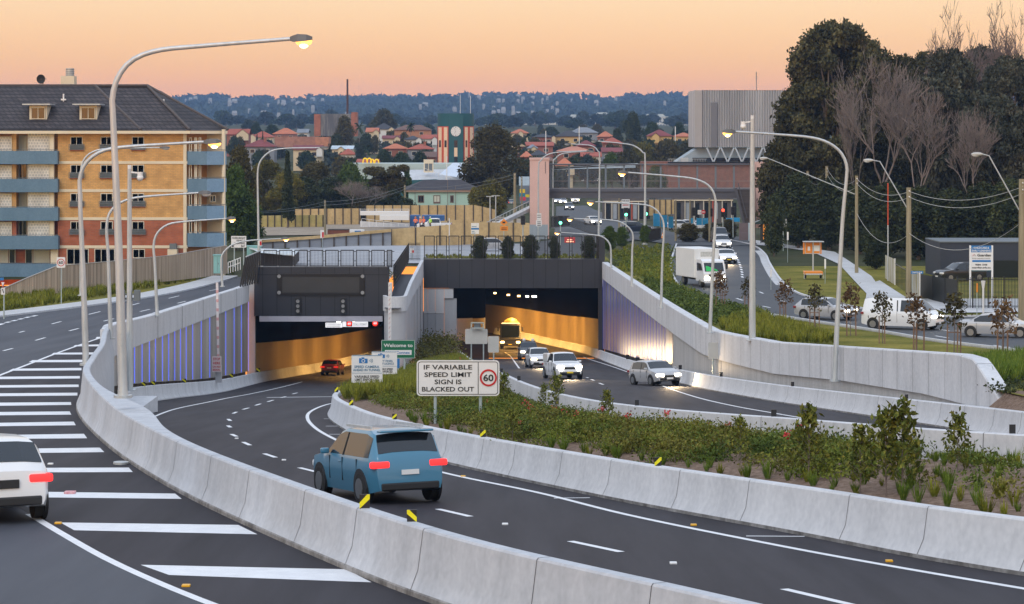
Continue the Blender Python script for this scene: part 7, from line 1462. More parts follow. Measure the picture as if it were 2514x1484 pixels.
for x0, x1, lab in ((1006, 1031, 'left blue shipping container half hidden by the workers'), (1036, 1091, 'long blue shipping container behind the workers')):
    t, o_ = box_thing('shipping_container', lab, 'container', x0, 529, x1, 556, 376, 2.4, M_BLUC); w = (x1 - x0) * 376 / F; b = MB()
    for i in range(int(w / .35)): b.box((-w / 2 + .2 + i * .35, -.02, .85), (.1, .06, 1.5))
    b.build('ribs', M_BLUC, t)
t, o_ = box_thing('site_skip', 'rust red skip bin under the timber pole', 'skip', 804, 566, 856, 581, 345, 2.0, mat('rust_red', (.16, .05, .03), (.22, .08, .05), scale=1, rough=.8)); MB().bbox((0, 1, .95), (3.0, 2.1, .12), .03).build('rim', M_STEELP, t)
t, o_ = box_thing('site_generator', 'blue and white generator unit beside the red skip', 'generator', 857, 565, 893, 578, 350, 1.6, M_WHITE); MB().box((.2, -.02, .4), (.9, .05, .5)).build('panel', M_SBLUE, t)
t, o_ = box_thing('site_hut', 'white flat roofed site hut left of the footbridge ramp', 'hut', 1208, 543, 1242, 552, 372, 2.5, M_WHITE, lid=M_STEELP); MB().box((.5, -.03, .3), (.9, .06, .4)).build('window', M_GLASS, t)
# workers
def person(label, loc, pose, top, helm, scale=1.0, rz=0, sit=False):
    t = thing('person', label, 'person', loc, rz, 'site workers'); J = {'pel': (0, 0, .95), 'sp': (0, .02, 1.2), 'ch': (0, .01, 1.42), 'nk': (0, 0, 1.52), 'hd': (0, -.02, 1.64), 'ht': (0, -.01, 1.75)}
    for s, n in ((-1, 'l'), (1, 'r')): J.update({'sh' + n: (s * .19, 0, 1.42), 'el' + n: (s * (.27 + pose * .04), -.02 - pose * .1, 1.14), 'wr' + n: (s * .22, -.10 - pose * .16, .93 + pose * .16), 'hn' + n: (s * .20, -.13 - pose * .2, .86 + pose * .2), 'hp' + n: (s * .10, 0, .90), 'kn' + n: (s * .12, -.04, .50), 'an' + n: (s * .13, .02, .09), 'ft' + n: (s * .14, -.14, .04)})
    E = [('pel', 'sp'), ('sp', 'ch'), ('ch', 'nk'), ('nk', 'hd'), ('hd', 'ht')]
    for n in 'lr': E += [('ch', 'sh' + n), ('sh' + n, 'el' + n), ('el' + n, 'wr' + n), ('wr' + n, 'hn' + n), ('pel', 'hp' + n), ('hp' + n, 'kn' + n), ('kn' + n, 'an' + n), ('an' + n, 'ft' + n)]
    RD_ = {'pel': .15, 'sp': .145, 'ch': .16, 'nk': .06, 'hd': .10, 'ht': .075, 'sh': .075, 'el': .05, 'wr': .038, 'hn': .04, 'hp': .095, 'kn': .065, 'an': .045, 'ft': .042}
    bm = bmesh.new(); sk = bm.verts.layers.skin.verify(); V = {k: bm.verts.new(v) for k, v in J.items()}; [bm.edges.new((V[a], V[c])) for a, c in E]
    for k, v in V.items(): r_ = RD_[k if k in RD_ else k[:2]]; v[sk].radius = (r_, r_ * .8 if k in ('ch', 'sp', 'pel') else r_); v[sk].use_root = k == 'pel'
    me = bpy.data.meshes.new('body'); bm.to_mesh(me); bm.free(); ob = bpy.data.objects.new('body', me); COL.objects.link(ob); ob.modifiers.new('skin', 'SKIN'); ob.modifiers.new('sub', 'SUBSURF').levels = 1
    m2 = bpy.data.meshes.new_from_object(ob.evaluated_get(bpy.context.evaluated_depsgraph_get())); bpy.data.objects.remove(ob)
    skin_, trs = mat('skin', (.45, .26, .18), rough=.6), mat('navy_trousers', (.02, .025, .05), rough=.8)
    for m in (skin_, trs, top): m2.materials.append(m)
    for p in m2.polygons:
        z = p.center.z; x = abs(p.center.x); p.material_index = 0 if z > 1.5 or (x > .16 and z < .93 + pose * .2 and z > .6) else (2 if z > .92 else 1)
    m2.shade_smooth(); ob = bpy.data.objects.new('body', m2); COL.objects.link(ob); ob.parent = t
    b = MB(); b.ball((0, -.015, 1.74), 1, 12, 6, sq=(.125, .145, .10)); b.disc((0, -.05, 1.725), .155, 16, 'z', depth=.015); b.build('helmet', helm, t, smooth=60)
    b = MB(); b.tube([(0, 0, 1.06), (0, 0, 1.10)], .185, 14); b.tube([(0, .0, 1.28), (0, .0, 1.32)], .19, 14); b.build('reflective_band', M_WHITE, t); t.scale = (scale,) * 3; return t
M_HVO = mat('hi_vis_orange', (.85, .16, .03), emit=(1, .15, .03), es=.12, rough=.7); M_HVY = mat('hi_vis_lime', (.45, .80, .03), emit=(.5, 1, .03), es=.12, rough=.7)
for px, d, m, hm, ps, rz, lab in ((1020, 362, M_HVO, M_ORNG, 1.2, .3, 'person in orange hi vis and orange helmet standing before the left container'), (1031, 361, M_HVO, M_WHITE, .2, 1.5, 'person in orange hi vis and white helmet between two other workers'), (1040, 362, M_HVO, M_ORNG, .6, -.6, 'person in orange hi vis nearest the lime jacket'), (1056, 361, M_HVY, M_WHITE, .4, 2.2, 'person in lime yellow hi vis jacket and white helmet')):
    person(lab, (PX(px, d), d, PZ(557, d) - .35), ps, m, hm, 1.0, rz)
# footbridge
DF = 336.0; M_PINK = mat('pink_render', (.66, .42, .36), (.72, .47, .41), scale=.4, rough=.8); M_BRDG = mat('bridge_grey', (.075, .075, .09), (.10, .10, .115), scale=.3, rough=.5)
t = thing('footbridge', 'covered grey steel footbridge on a tall pink tower crossing the road', 'footbridge', P(1325, 592, DF - 4)); o_ = Vector(t.location)
def fb(name, x0, y0, x1, y1, d, th, m, par=None): b = MB(); rect(b, x0, y0, x1, y1, d, th); b.v = [tuple(Vector(v) - o_) for v in b.v]; return b.build(name, m, par or t)
tw = fb('tower', 1301, 392, 1348, 600, DF - 4, 3, M_PINK); fb('tower_cap', 1300, 388, 1349, 393, DF - 4.1, 3.2, M_PINK, tw); b = MB(); b.box(P(1339, 412, DF - 4.05) - o_, (.05, .05, 1.6)); b.build('slot', M_INK, tw)
fb('deck_beam', 1348, 470, 1842, 487, DF, 2.4, M_BRDG); fb('deck_edge', 1346, 464, 1846, 471, DF - .15, 2.7, mat('bridge_edge', (.10, .105, .13), rough=.5))
for i in range(11): fb('post', 1350 + i * 45, 404, 1354.5 + i * 45, 466, DF, .3, mat('bridge_post', (.16, .19, .22), rough=.5))
b = MB()
for i in range(165): x = 1351 + i * 3; b.bar(P(x, 466, DF + .15) - o_, P(x, 408, DF + .15) - o_, .035)
for y in (408, 445, 462): b.bar(P(1350, y, DF + .1) - o_, P(1842, y, DF + .1) - o_, .07)
b.build('mesh_screen', mat('mesh_grey', (.24, .21, .20), rough=.6), t)
fb('roof', 1348, 403, 1842, 406, DF - .2, 2.8, M_BRDG)
b = MB(); b.quad(*[P(x, y, DF + 14) - o_ for x, y in ((1350, 417), (1560, 405), (1568, 401), (1352, 412))]); b.quad(*[P(x, y, DF + 14) - o_ for x, y in ((1350, 417), (1560, 412), (1560, 405), (1350, 412))]); b.build('awning', mat('pale_blue_awning', (.40, .52, .62), (.46, .58, .68), scale=.3, rough=.5), t)
st = MB(); st.extrude([P(1808, 466, DF - 2) - o_, P(1850, 466, DF - 2) - o_, P(1858, 548, DF - 2) - o_, P(1828, 552, DF - 2) - o_], (0, 2, 0)); sp_ = st.build('stair', mat('stair_brown', (.045, .036, .034), (.085, .07, .066), scale=.6, rough=.7, stretch=(.2, 1, 6)), t)
b = MB(); b.bar(P(1806, 462, DF - 2.2) - o_, P(1827, 552, DF - 2.2) - o_, .35, .2); b.bar(P(1812, 450, DF - 2.2) - o_, P(1834, 536, DF - 2.2) - o_, .12, .1); b.build('stringer', M_BRDG, sp_)
fb('tower', 1856, 398, 1884, 560, DF + 1, 3, M_PINK)
b = MB(); b.quad(P(1300, 512, DF - 3) - o_, P(1180, 572, DF - 16) - o_, P(1180, 580, DF - 16) - o_, P(1300, 520, DF - 3) - o_); b.quad(P(1300, 512, DF - 3) - o_, P(1300, 505, DF + 2) - o_, P(1180, 565, DF - 11) - o_, P(1180, 572, DF - 16) - o_); rp_ = b.build('access_ramp', M_PATH, t); b = MB()
for i in range(16): q = i / 15; b.bar(P(1300 - 120 * q, 513 + 60 * q, DF - 3 - 13 * q) - o_, P(1300 - 120 * q, 494 + 60 * q, DF - 3 - 13 * q) - o_, .05)
b.bar(P(1300, 494, DF - 3) - o_, P(1180, 554, DF - 16) - o_, .07); b.build('railing', M_GALV, rp_)
b = MB(); rect(b, 1270, 552, 1345, 588, DF - 8, .1); b.v = [tuple(Vector(v) - o_) for v in b.v]; b.build('ramp_screen', mat('frosted_screen', (.28, .33, .37), (.36, .41, .45), scale=.4, rough=.4, stretch=(4, 1, .1)), t)
# traffic signals
M_GON = mat('signal_green', (.1, 1, .5), emit=(.15, 1, .55), es=4); M_RON = mat('signal_red', (1, .05, .02), emit=(1, .06, .03), es=4)
def signal(label, px, py, d, yb, on, back=True):
    t = thing('traffic_signal', label, 'traffic light', P(px, yb, d)); o_ = Vector(t.location); MB().tube([(0, .15, -.2), (0, .15, (yb - py) * d / F)], .07, 6).build('pole', M_POST, t); z = (yb - py) * d / F
    hd = MB().bbox((0, 0, z), (.55 if back else .34, .22, 1.1), .05).build('signal_head', M_BLACK, t)
    for k, c in enumerate(('red', 'amber', 'green')):
        m = {'red': M_RON, 'green': M_GON}.get(on) if on == c else M_DARKJ; MB().disc((0, -.14, z + .33 - .33 * k), .15 if on != c else .19, 14, 'y', depth=.04).build('lens', m or M_DARKJ, hd)
for a in (('green traffic light left of the far road under the pink tower', 1376, 541, 300, 600, 'green'), ('green traffic light on the footpath under the footbridge', 1537, 521, 315, 590, 'green'), ('green traffic light beside the unlit lamp post and barricades', 1586, 519, 300, 592, 'green'), ('red traffic light before the grey shopfront', 1775, 523, 318, 590, 'red'), ('black signal back left of the slip lane bushes', 1703, 520, 316, 592, None), ('black signal heads beside the blue banners at right', 1800, 518, 320, 580, None), ('dark signal back beside the left access ramp', 1284, 541, 290, 610, None), ('black signal back on the pole right of the bushes', 1745, 522, 317, 592, None)): signal(*a)
# crossroads furniture
def barricade(label, pts, d0, d1, h): 
    t = thing('barricade_fence', label, 'fence', P(*pts[0], d0)); o_ = Vector(t.location); a, c = P(*pts[0], d0) - o_, P(*pts[1], d1) - o_; b = MB(); n = 46
    for i in range(n + 1): p = a.lerp(c, i / n); b.bar(p, p + Vector((0, 0, h)), .05)
    for z in (.12, h - .1): b.bar(a + Vector((0, 0, z)), c + Vector((0, 0, z)), .07)
    b.build('fence_panel', M_BLACK, t)
barricade('long black median fence along the far road', ((1396, 556), (1472, 582)), 372, 300, 1.3); barricade('black barricade fence at the corner below the unlit lamp post', ((1587, 596), (1622, 588)), 296, 306, 1.5); barricade('dark fence on the bridge ramp side of the far road', ((1352, 560), (1398, 556)), 330, 372, 1.6)
M_BAN = mat('banner_blue', (.02, .36, .72), (.25, .60, .85), scale=.8, rough=.5, contrast=(.5, .7))
for x0, y0, x1, y1, d, lab in ((1604, 525, 1620, 556, 345, 'blue printed fence banner, first from the left'), (1623, 529, 1638, 558, 344, 'blue printed fence banner, second from the left'), (1641, 532, 1653, 560, 343, 'blue printed fence banner, third from the left'), (1694, 536, 1704, 549, 345, 'small blue banner between the signal poles'), (1710, 536, 1738, 553, 345, 'wide blue banner in front of the shopfront cars'), (1783, 536, 1800, 566, 335, 'tall bright blue banner left of the bridge stair'), (1801, 535, 1816, 545, 336, 'short blue banner under the bridge stair')):
    t = thing('fence_banner', lab, 'banner', P((x0 + x1) / 2, y1, d), 0, 'blue fence banners'); o_ = Vector(t.location); b = MB(); rect(b, x0, y0, x1, y1, d, .05); b.v = [tuple(Vector(v) - o_) for v in b.v]; b.build('banner_sheet', M_BAN, t); b = MB(); [b.bar(P(x, y0 - 1, d + .08) - o_, P(x, y1 + 6, d + .08) - o_, .06) for x in (x0, x1)]; b.build('frame', M_GALV, t)
hoarding('ply hoarding under the footbridge behind the barricades', [(1592, 491, 530), (1655, 491, 526)], 380, M_PLY, 14)
D_ = 360; t, o_, pn = sign('white for sale board under the footbridge', (1526, 490, 1546, 512), D_, ((1540, 540),), rad=.3); ptext('FOR SALE', 1536, 493.5, 2.8, 17, D_ - .01, M_INK, pn, o_, .03); rrect(1529, 503, 1543, 505, D_ - .01, .1, .01, o_).build('red_line', M_RED, pn)
D_ = 330; t, o_, pn = sign('white turn plate and red no entry disc before the shopfront', (1713, 516, 1722, 527), D_, ((1724, 590),), rad=.3); dk = MB().disc(P(1727, 521, D_) - o_, 5.2 * D_ / F, 20, 'y', depth=.04).build('no_entry_disc', M_RED, t); rrect(1723.5, 520, 1730.5, 522, D_ - .03, .1, .01, o_).build('white_bar', M_SIGNW, dk); b = MB(); b.bar(P(1719, 525, D_ - .01) - o_, P(1719, 521, D_ - .01) - o_, .06, .01); b.bar(P(1719.4, 520.6, D_ - .01) - o_, P(1715, 519, D_ - .01) - o_, .06, .01); b.build('arrow', M_INK, pn)
for px, yb, d, lab in ((1578, 575, 312, 'left orange traffic cone near the barricades'), (1583, 592, 300, 'orange traffic cone at the foot of the lamp post'), (1627, 586, 312, 'orange traffic cone right of the barricade')):
    t = thing('traffic_cone', lab, 'traffic cone', P(px, yb, d)); MB().tube([(0, 0, 0), (0, 0, .75)], [.2, .04], 10).build('cone', M_ORNG, t); MB().box((0, 0, .02), (.5, .5, .05)).build('base', M_BLACK, t); MB().tube([(0, 0, .38), (0, 0, .55)], [.125, .08], 10).build('white_band', M_WHITE, t)
t, o_ = box_thing('message_board', 'red lit roadworks board behind the right deck fence', 'message board', 1386, 583, 1412, 597, 262, .2, M_REDT2); b = MB(); [b.box((0, -.02, .14 + .2 * k), (.8 - .2 * k, .02, .09)) for k in range(2)]; b.build('lettering', mat('warm_led', (1, .6, .4), emit=(1, .6, .4), es=1.2), t)
# bus shelter
t = thing('bus_shelter', 'dark bus shelter with a glowing orange HOT BBQS advert beside the tree', 'bus shelter', P(1880, 596, 292)); o_ = Vector(t.location); D_ = 292
b = MB(); rect(b, 1870, 547, 1902, 596, D_, .3); b.v = [tuple(Vector(v) - o_) for v in b.v]; pn = b.build('advert_case', M_BLACK, t); rrect(1873.5, 550, 1897, 588, D_ - .02, .3, .02, o_).build('advert_screen', mat('advert_orange', (.5, .12, .01), (.85, .40, .04), scale=1.8, rough=.5, emit=(1, .36, .04), es=.35, contrast=(.45, .6)), pn)
ptext('HOT', 1891, 562.5, 6, 11, D_ - .035, M_VMS, pn, o_, .05); ptext('BBQS', 1891, 569.5, 4.2, 11, D_ - .035, M_VMS, pn, o_, .05); rrect(1889, 552, 1893, 556, D_ - .03, .3, .01, o_).build('advert_mark', M_VMS, pn)
b = MB(); b.extrude([P(x, y, D_ - .4) - o_ for x, y in ((1852, 548), (1866, 542), (1890, 541), (1905, 547), (1905, 550), (1852, 551))], (0, 2.2, 0)); b.build('roof', mat('shelter_green', (.012, .035, .035), rough=.4), t); b = MB(); [b.bar(P(x, 597, D_ + .8) - o_, P(x, 549, D_ + .8) - o_, .1) for x in (1854, 1868)]; b.build('post', M_BLACK, t)
b = MB(); rect(b, 1815, 548, 1842, 572, 300, .1); rect(b, 1815, 572, 1850, 590, 299, .4); t2 = thing('low_wall', 'dark railing on a low pinkish wall beside the queueing cars', 'wall', P(1830, 592, 299)); b.v = [tuple(Vector(v) - Vector(t2.location)) for v in b.v]; b.build('wall', [mat('dusky_wall', (.13, .10, .105), (.18, .14, .145), scale=.4, rough=.8)], t2)
t, o_ = box_thing('utility_cabinet', 'pale blue utility pillar left of the bus shelter', 'cabinet', 1838, 548, 1847, 592, 297, .5, mat('pillar_blue', (.40, .52, .56), rough=.5)); MB().box((0, -.02, 1.1), (.3, .03, 1.8)).build('door', mat('pillar_blue2', (.46, .58, .62), rough=.5), t)
# orange message trailer
D_ = 222; t = thing('message_trailer', 'orange solar message board trailer parked on the right lawn', 'trailer', P(1996, 684, D_)); o_ = Vector(t.location); k = D_ / F
b = MB(); rect(b, 1972, 596, 2017, 624, D_, .25); b.v = [tuple(Vector(v) - o_) for v in b.v]; bd = b.build('board', M_ORNG, t); rrect(1997, 603, 2012, 617, D_ - .02, .3, .02, o_).build('white_sticker', M_SIGNW, bd); rrect(1983, 606, 1989, 616, D_ - .02, .3, .02, o_).build('label_plate', M_SIGNW, bd); b = MB(); [b.bar(P(*p, D_ - .03) - o_, P(*q, D_ - .03) - o_, .05) for p, q in (((1977, 596), (1977, 623)), ((2013, 596), (2013, 623)), ((1977, 623), (2013, 623)))]; b.build('board_frame', M_GALV, bd)
b = MB(); b.box((0, -.1, (684 - 593.5) * k), (1.85, 1.0, .07)); b.build('solar_panel', M_GALV, t); MB().tube([(0, -.05, .4), (0, -.05, (684 - 595) * k)], .07, 8).build('mast', M_GALV, t); b = MB(); b.bbox((0, 0, .52), (1.65, 1.3, .30), .04); b.build('trailer_bed', M_ORNG, t); MB().box((0, -.66, .42), (1.5, .06, .14)).build('tail_rail', M_GALV, t)
for s in (-1, 1): w = MB().tube([(s * .78, .1, .30), (s * .62, .1, .30)], .30, 16).build('wheel', M_BLACK, t, smooth=40); MB().disc((s * .785, .1, .30), .16, 14, 'x', depth=.02).build('rim', M_GALV, w)
for s in (-1, 1): MB().bar((s * .86, -.5, 0), (s * .86, -.5, .55), .06).build('jack_stand', M_GALV, t)
# timber poles and overhead wires
M_TPOLE = mat('timber_pole', (.20, .17, .10), (.34, .29, .19), scale=2, rough=.9, stretch=(3, 3, .15))
def tpole(label, px, yt, yb, d, w, arm=None, tops=2):
    o_ = P(px, yb, d); t = thing('timber_pole', label, 'utility pole', o_); h = (yb - yt) * d / F; MB().tube([(0, 0, -.3), (0, 0, h)], [w / 2 * d / F * 1.15, w / 2 * d / F * .9], 10).build('pole', M_TPOLE, t, smooth=60)
    for k in range(tops): MB().tube([(.0, -.2, h - .25 - .45 * k), (0, -.32, h - .25 - .45 * k)], .05, 6).build('insulator', M_WHITE, t)
    if arm:
        a, c, hd = (P(*q, d) - o_ for q in arm); b = MB(); b.tube([a, c, hd], .045, 6); ar = b.build('lamp_arm', M_GALV, t, smooth=60); s = -1; b = MB(); b.ball(hd + Vector((s * .35, 0, .0)), 1, 12, 6, sq=(.42, .18, .13)); b.build('lamp_head', M_SBACK, ar, smooth=60); MB().ball(hd + Vector((s * .45, 0, -.05)), 1, 10, 6, sq=(.28, .15, .14)).build('lens', M_LENS_OFF, ar, smooth=60)
    return o_ + Vector((0, 0, h))
T1 = tpole('tallest timber pole with a lamp arm in front of the black fence', 2231, 461, 736, 192, 13, ((2226, 510), (2160, 397), (2143, 394)))
T2 = tpole('greenish timber pole right of the tall curved lamp', 2103, 432, 668, 232, 8, ((2098, 477), (1900, 395), (1884, 389)))
T3 = tpole('timber pole left of the tall curved lamp', 2030, 408, 592, 290, 8)
T4 = tpole('dark timber pole in front of the fig trunk', 1983, 420, 594, 300, 8, None, 1)
T5 = tpole('timber pole beside the grey sign backs', 1919, 440, 606, 300, 7, None, 1)
T6 = tpole('timber pole cut by the right photo edge with a lamp arm', 2509, 440, 800, 163, 17, ((2504, 520), (2428, 383), (2412, 379)))
T7 = tpole('timber pole in front of the brown site hoarding', 798, 492, 585, 345, 5); T8 = tpole('slim timber pole left of the green cottage', 994, 455, 522, 430, 5); T9 = tpole('leaning pale timber pole beside the shop signs left of the pink tower', 1264, 425, 560, 335, 7); T10 = tpole('second pole beside the shop signs', 1281, 435, 560, 345, 4)
tpole('grey green pole under the footbridge, left of the bushes', 1659, 492, 588, 318, 5, None, 0); tpole('dark pole under the footbridge among the bushes', 1694, 492, 590, 316, 4, None, 0); tpole('pole under the footbridge right of the bushes', 1742, 487, 592, 315, 5, None, 0); tpole('brown pole under the footbridge left part', 1520, 487, 575, 325, 4, None, 0)
o_ = P(2180, 690, 215); t = thing('flag_pole', 'thin pole, red above and grey below, before the dark trees', 'pole', o_); MB().tube([(0, 0, 0), (0, 0, 4.9)], .05, 6).build('lower_pole', M_GALV, t); MB().tube([(0, 0, 4.9), (0, 0, 8.6)], .045, 6).build('upper_pole', M_REDT, t)
def wire(a, c, sag, m=M_SBACK, r=.018):
    pts = [Vector(a).lerp(Vector(c), i / 14) - Vector((0, 0, sag * 4 * (i / 14) * (1 - i / 14))) for i in range(15)]; o = MB().tube(pts, r, 4).build('overhead_wire', m); tag(o, 'thin overhead wire sagging between timber poles', 'wire', 'overhead wires between the poles')
for dz, sg in ((-.3, .8), (-.75, .9), (-3.6, 1.6)): wire(T1 + Vector((0, -.3, dz)), T6 + Vector((0, -.3, dz - .2 if dz > -3 else dz + .8)), sg); wire(T2 + Vector((0, -.3, dz)), T1 + Vector((0, -.3, dz)), sg)
for dz in (-.3, -1.0): wire(T3 + Vector((0, -.3, dz)), T2 + Vector((0, -.3, dz)), 1.1); wire(T4 + Vector((0, -.3, dz)), T3 + Vector((0, -.3, dz)), .9); wire(T5 + Vector((0, -.3, dz)), T4 + Vector((0, -.3, dz)), 1.0)
for dz in (-.2, -.7): wire(T7 + Vector((0, 0, dz)), T8 + Vector((0, 0, dz)), .6, M_GRILL, .025); wire(P(560, 520, 330), T7 + Vector((0, 0, dz)), .5, M_GRILL, .025); wire(T8 + Vector((0, 0, dz)), T9 + Vector((0, 0, dz)), .8, M_GRILL, .025)
for px, yt, yb, d, lab in ((1203, 483, 552, 390, 'twin headed pale yard lamp left'), (1217, 481, 575, 350, 'pale yard lamp post right of the twin headed one')):
    t = thing('yard_lamp', lab, 'street lamp', P(px, yb, d)); h = (yb - yt) * d / F; MB().tube([(0, 0, 0), (0, 0, h)], .09, 8).build('pole', M_SBACK, t); MB().box((0, 0, h), (1.2, .15, .12)).build('lamp_head', M_SBACK, t)
for px, yt, d, lab in ((1103, 536, 300, 'thin white pole behind the ply hoarding'), (1340, 322, 700, 'white pole among the suburb roofs'), (1658, 311, 800, 'white pole before the maroon roofed house'), (1097, 384, 560, 'white pole at the foot of the clock tower'), (1422, 311, 880, 'white pole right of the yellow house')):
    z = -Hg(PX(px, d), d); t = tag(MB().tube([(0, 0, 0), (0, 0, PZ(yt, d) - z)], .09 * d / 500, 6).build('white_pole', M_WHITE), lab, 'pole'); t.location = (PX(px, d), d, z)
# shop signs left of the pink tower
D_ = 520
for x0, y0, x1, y1, c, lab in ((1274, 434, 1300, 456, (.45, .58, .70), 'pale blue shop front upper sign'), (1276, 465, 1289, 474, (.80, .55, .02), 'yellow illuminated shop sign'), (1275, 475, 1289, 483, (.02, .22, .30), 'teal shop sign'), (1277, 484, 1291, 493, (.62, .04, .08), 'red shop sign'), (1290, 478, 1300, 485, (.65, .52, .03), 'mustard shop sign strip'), (1260, 480, 1268, 496, (.05, .30, .40), 'small teal shop panel'), (1276, 456, 1300, 500, (.20, .24, .30), 'blue grey shop wall behind the signs')):
    t = thing('shop_sign' if 'wall' not in lab else 'shop_wall', lab + ' left of the pink tower', 'sign', P((x0 + x1) / 2, y1, D_)); o_ = Vector(t.location); b = MB(); rect(b, x0, y0, x1, y1, D_ + (3 if 'wall' in lab else 0), .4); b.v = [tuple(Vector(v) - o_) for v in b.v]; b.build('panel', mat('shop_%d%d' % (x0, y0), c, tuple(q * .85 for q in c), scale=2, rough=.5), t)
# childcare building, fences, banners at right
t, o_ = simple('childcare_building', 'dark blue grey rendered childcare building under the trees', 'building', 2420, 700, 225)
M_NAVY = mat('navy_render', (.025, .03, .045), (.035, .042, .06), scale=.3, rough=.7); b = MB(); rect(b, 2308, 595, 2600, 700, 225, 8); at(b, o_).build('wall', M_NAVY, t); b = MB(); rect(b, 2308, 593.5, 2600, 596, 224.9, 8.2); at(b, o_).build('parapet', M_GRILL, t); b = MB(); rect(b, 2440, 640, 2500, 690, 224.8, .1); at(b, o_).build('window', M_GLASS, t)
t = thing('palisade_fence', 'black spiked steel fence along the childcare frontage', 'fence', P(2420, 758, 180)); o_ = Vector(t.location)
for x0, x1 in ((2350, 2388), (2388, 2426), (2426, 2465), (2465, 2540)):
    b = MB(); n = int((x1 - x0) / 3.6)
    for i in range(n): x = x0 + i * 3.6; b.bar(P(x, 758, 180) - o_, P(x, 681, 180) - o_, .035)
    for y in (687, 752): b.bar(P(x0, y, 180) - o_, P(x1, y, 180) - o_, .05)
    b.bar(P(x0, 760, 180) - o_, P(x0, 679, 180) - o_, .09); b.build('fence_panel', M_BLACK, t)
t = thing('screen_fence', 'black solid screen fence behind the reddish young tree', 'fence', P(2300, 748, 186)); o_ = Vector(t.location)
for (x0, t0, b0, d0), (x1, t1, b1, d1) in (((2258, 673, 734, 196), (2290, 679, 742, 190)), ((2290, 679, 742, 190), (2320, 683, 748, 186)), ((2320, 683, 748, 186), (2350, 687, 754, 182))): MB().quad(P(x0, t0, d0) - o_, P(x1, t1, d1) - o_, P(x1, b1, d1) - o_, P(x0, b0, d0) - o_).build('fence_panel', mat('screen_black', (.012, .014, .014), (.02, .022, .022), scale=2, rough=.6), t); b = MB(); b.bar(P(x0, b0 + 2, d0) - o_, P(x0, t0 - 2, d0) - o_, .08); b.build('post', M_BLACK, t)
t = thing('palisade_fence', 'black barred fence along the driveway between the two printed banners', 'fence', P(2210, 720, 210)); o_ = Vector(t.location); b = MB()
for i in range(20): q = i / 19; b.bar(P(2175 + 60 * q, 690 + 45 * q, 225 - 29 * q) - o_, P(2175 + 60 * q, 632 + 36 * q, 225 - 29 * q) - o_, .04)
b.bar(P(2175, 634, 225) - o_, P(2235, 670, 196) - o_, .05); b.build('fence_panel', M_BLACK, t)
M_BANR = mat('banner_print', (.30, .26, .10), (.55, .56, .55), scale=.9, rough=.6, stretch=(3, 3, .4), contrast=(.4, .6))
for (x0, t0, b0, d0), (x1, t1, b1, d1), lab in (((2173, 626, 686, 224), (2197, 637, 699, 213), 'printed banner panel at the far end of the driveway fence'), ((2237, 664, 727, 195), (2258, 672, 740, 188), 'printed banner panel right of the tallest timber pole')):
    t = thing('banner_panel', lab, 'banner', P(x0, b0, d0)); o_ = Vector(t.location); MB().quad(P(x0, t0, d0 - .1) - o_, P(x1, t1, d1 - .1) - o_, P(x1, b1, d1 - .1) - o_, P(x0, b0, d0 - .1) - o_).build('printed_sheet', M_BANR, t); MB().bar(P(x1, b1 + 3, d1) - o_, P(x1, t1 - 2, d1) - o_, .09).build('post', M_WHITE, t)
ground_poly('driveway', [(2120, 775), (2200, 735), (2260, 745), (2320, 770), (2514, 768), (2560, 760), (2560, 735), (2380, 735), (2230, 735), (2160, 690), (2130, 700)], M_PATH, .05)
ground_poly('far_footpath', [(1800, 588), (1850, 590), (2050, 620), (2140, 680), (2180, 735), (2140, 735), (2060, 650), (1990, 618), (1880, 604), (1830, 602)], M_PATH, .05)
ground_poly('kerb_island', [(1655, 602), (1575, 608), (1580, 616), (1648, 622)], M_ASPH2, .09)
# ================================================================== VEHICLES
M_TYRE = mat('tyre', (.012, .012, .012), rough=.8); M_RIM = mat('wheel_rim', (.30, .31, .32), rough=.35, metal=.8); M_CGLASS = mat('car_glass', (.010, .014, .018), rough=.06, spec=.8); M_TRIM = mat('car_trim', (.015, .015, .016), rough=.5)
M_HLON = mat('headlight_lit', (1, .95, .85), emit=(1, .86, .62), es=14); M_HLW = mat('headlight_warm', (1, .8, .4), emit=(1, .62, .18), es=16); M_TLON = mat('taillight_lit', (.8, .02, .02), emit=(1, .03, .03), es=1.5); M_TLD = mat('taillight_dim', (.5, .02, .02), emit=(1, .03, .02), es=.8)
M_PLATEY = mat('plate_yellow', (.75, .55, .02), rough=.5); M_INDIC = mat('indicator_lit', (1, .5, .05), emit=(1, .42, .03), es=8)
def paint(name, c): return mat('paint_' + name, c, rough=.28, coat=.6, spec=.5, metal=.15 if name in ('silver', 'grey') else 0)
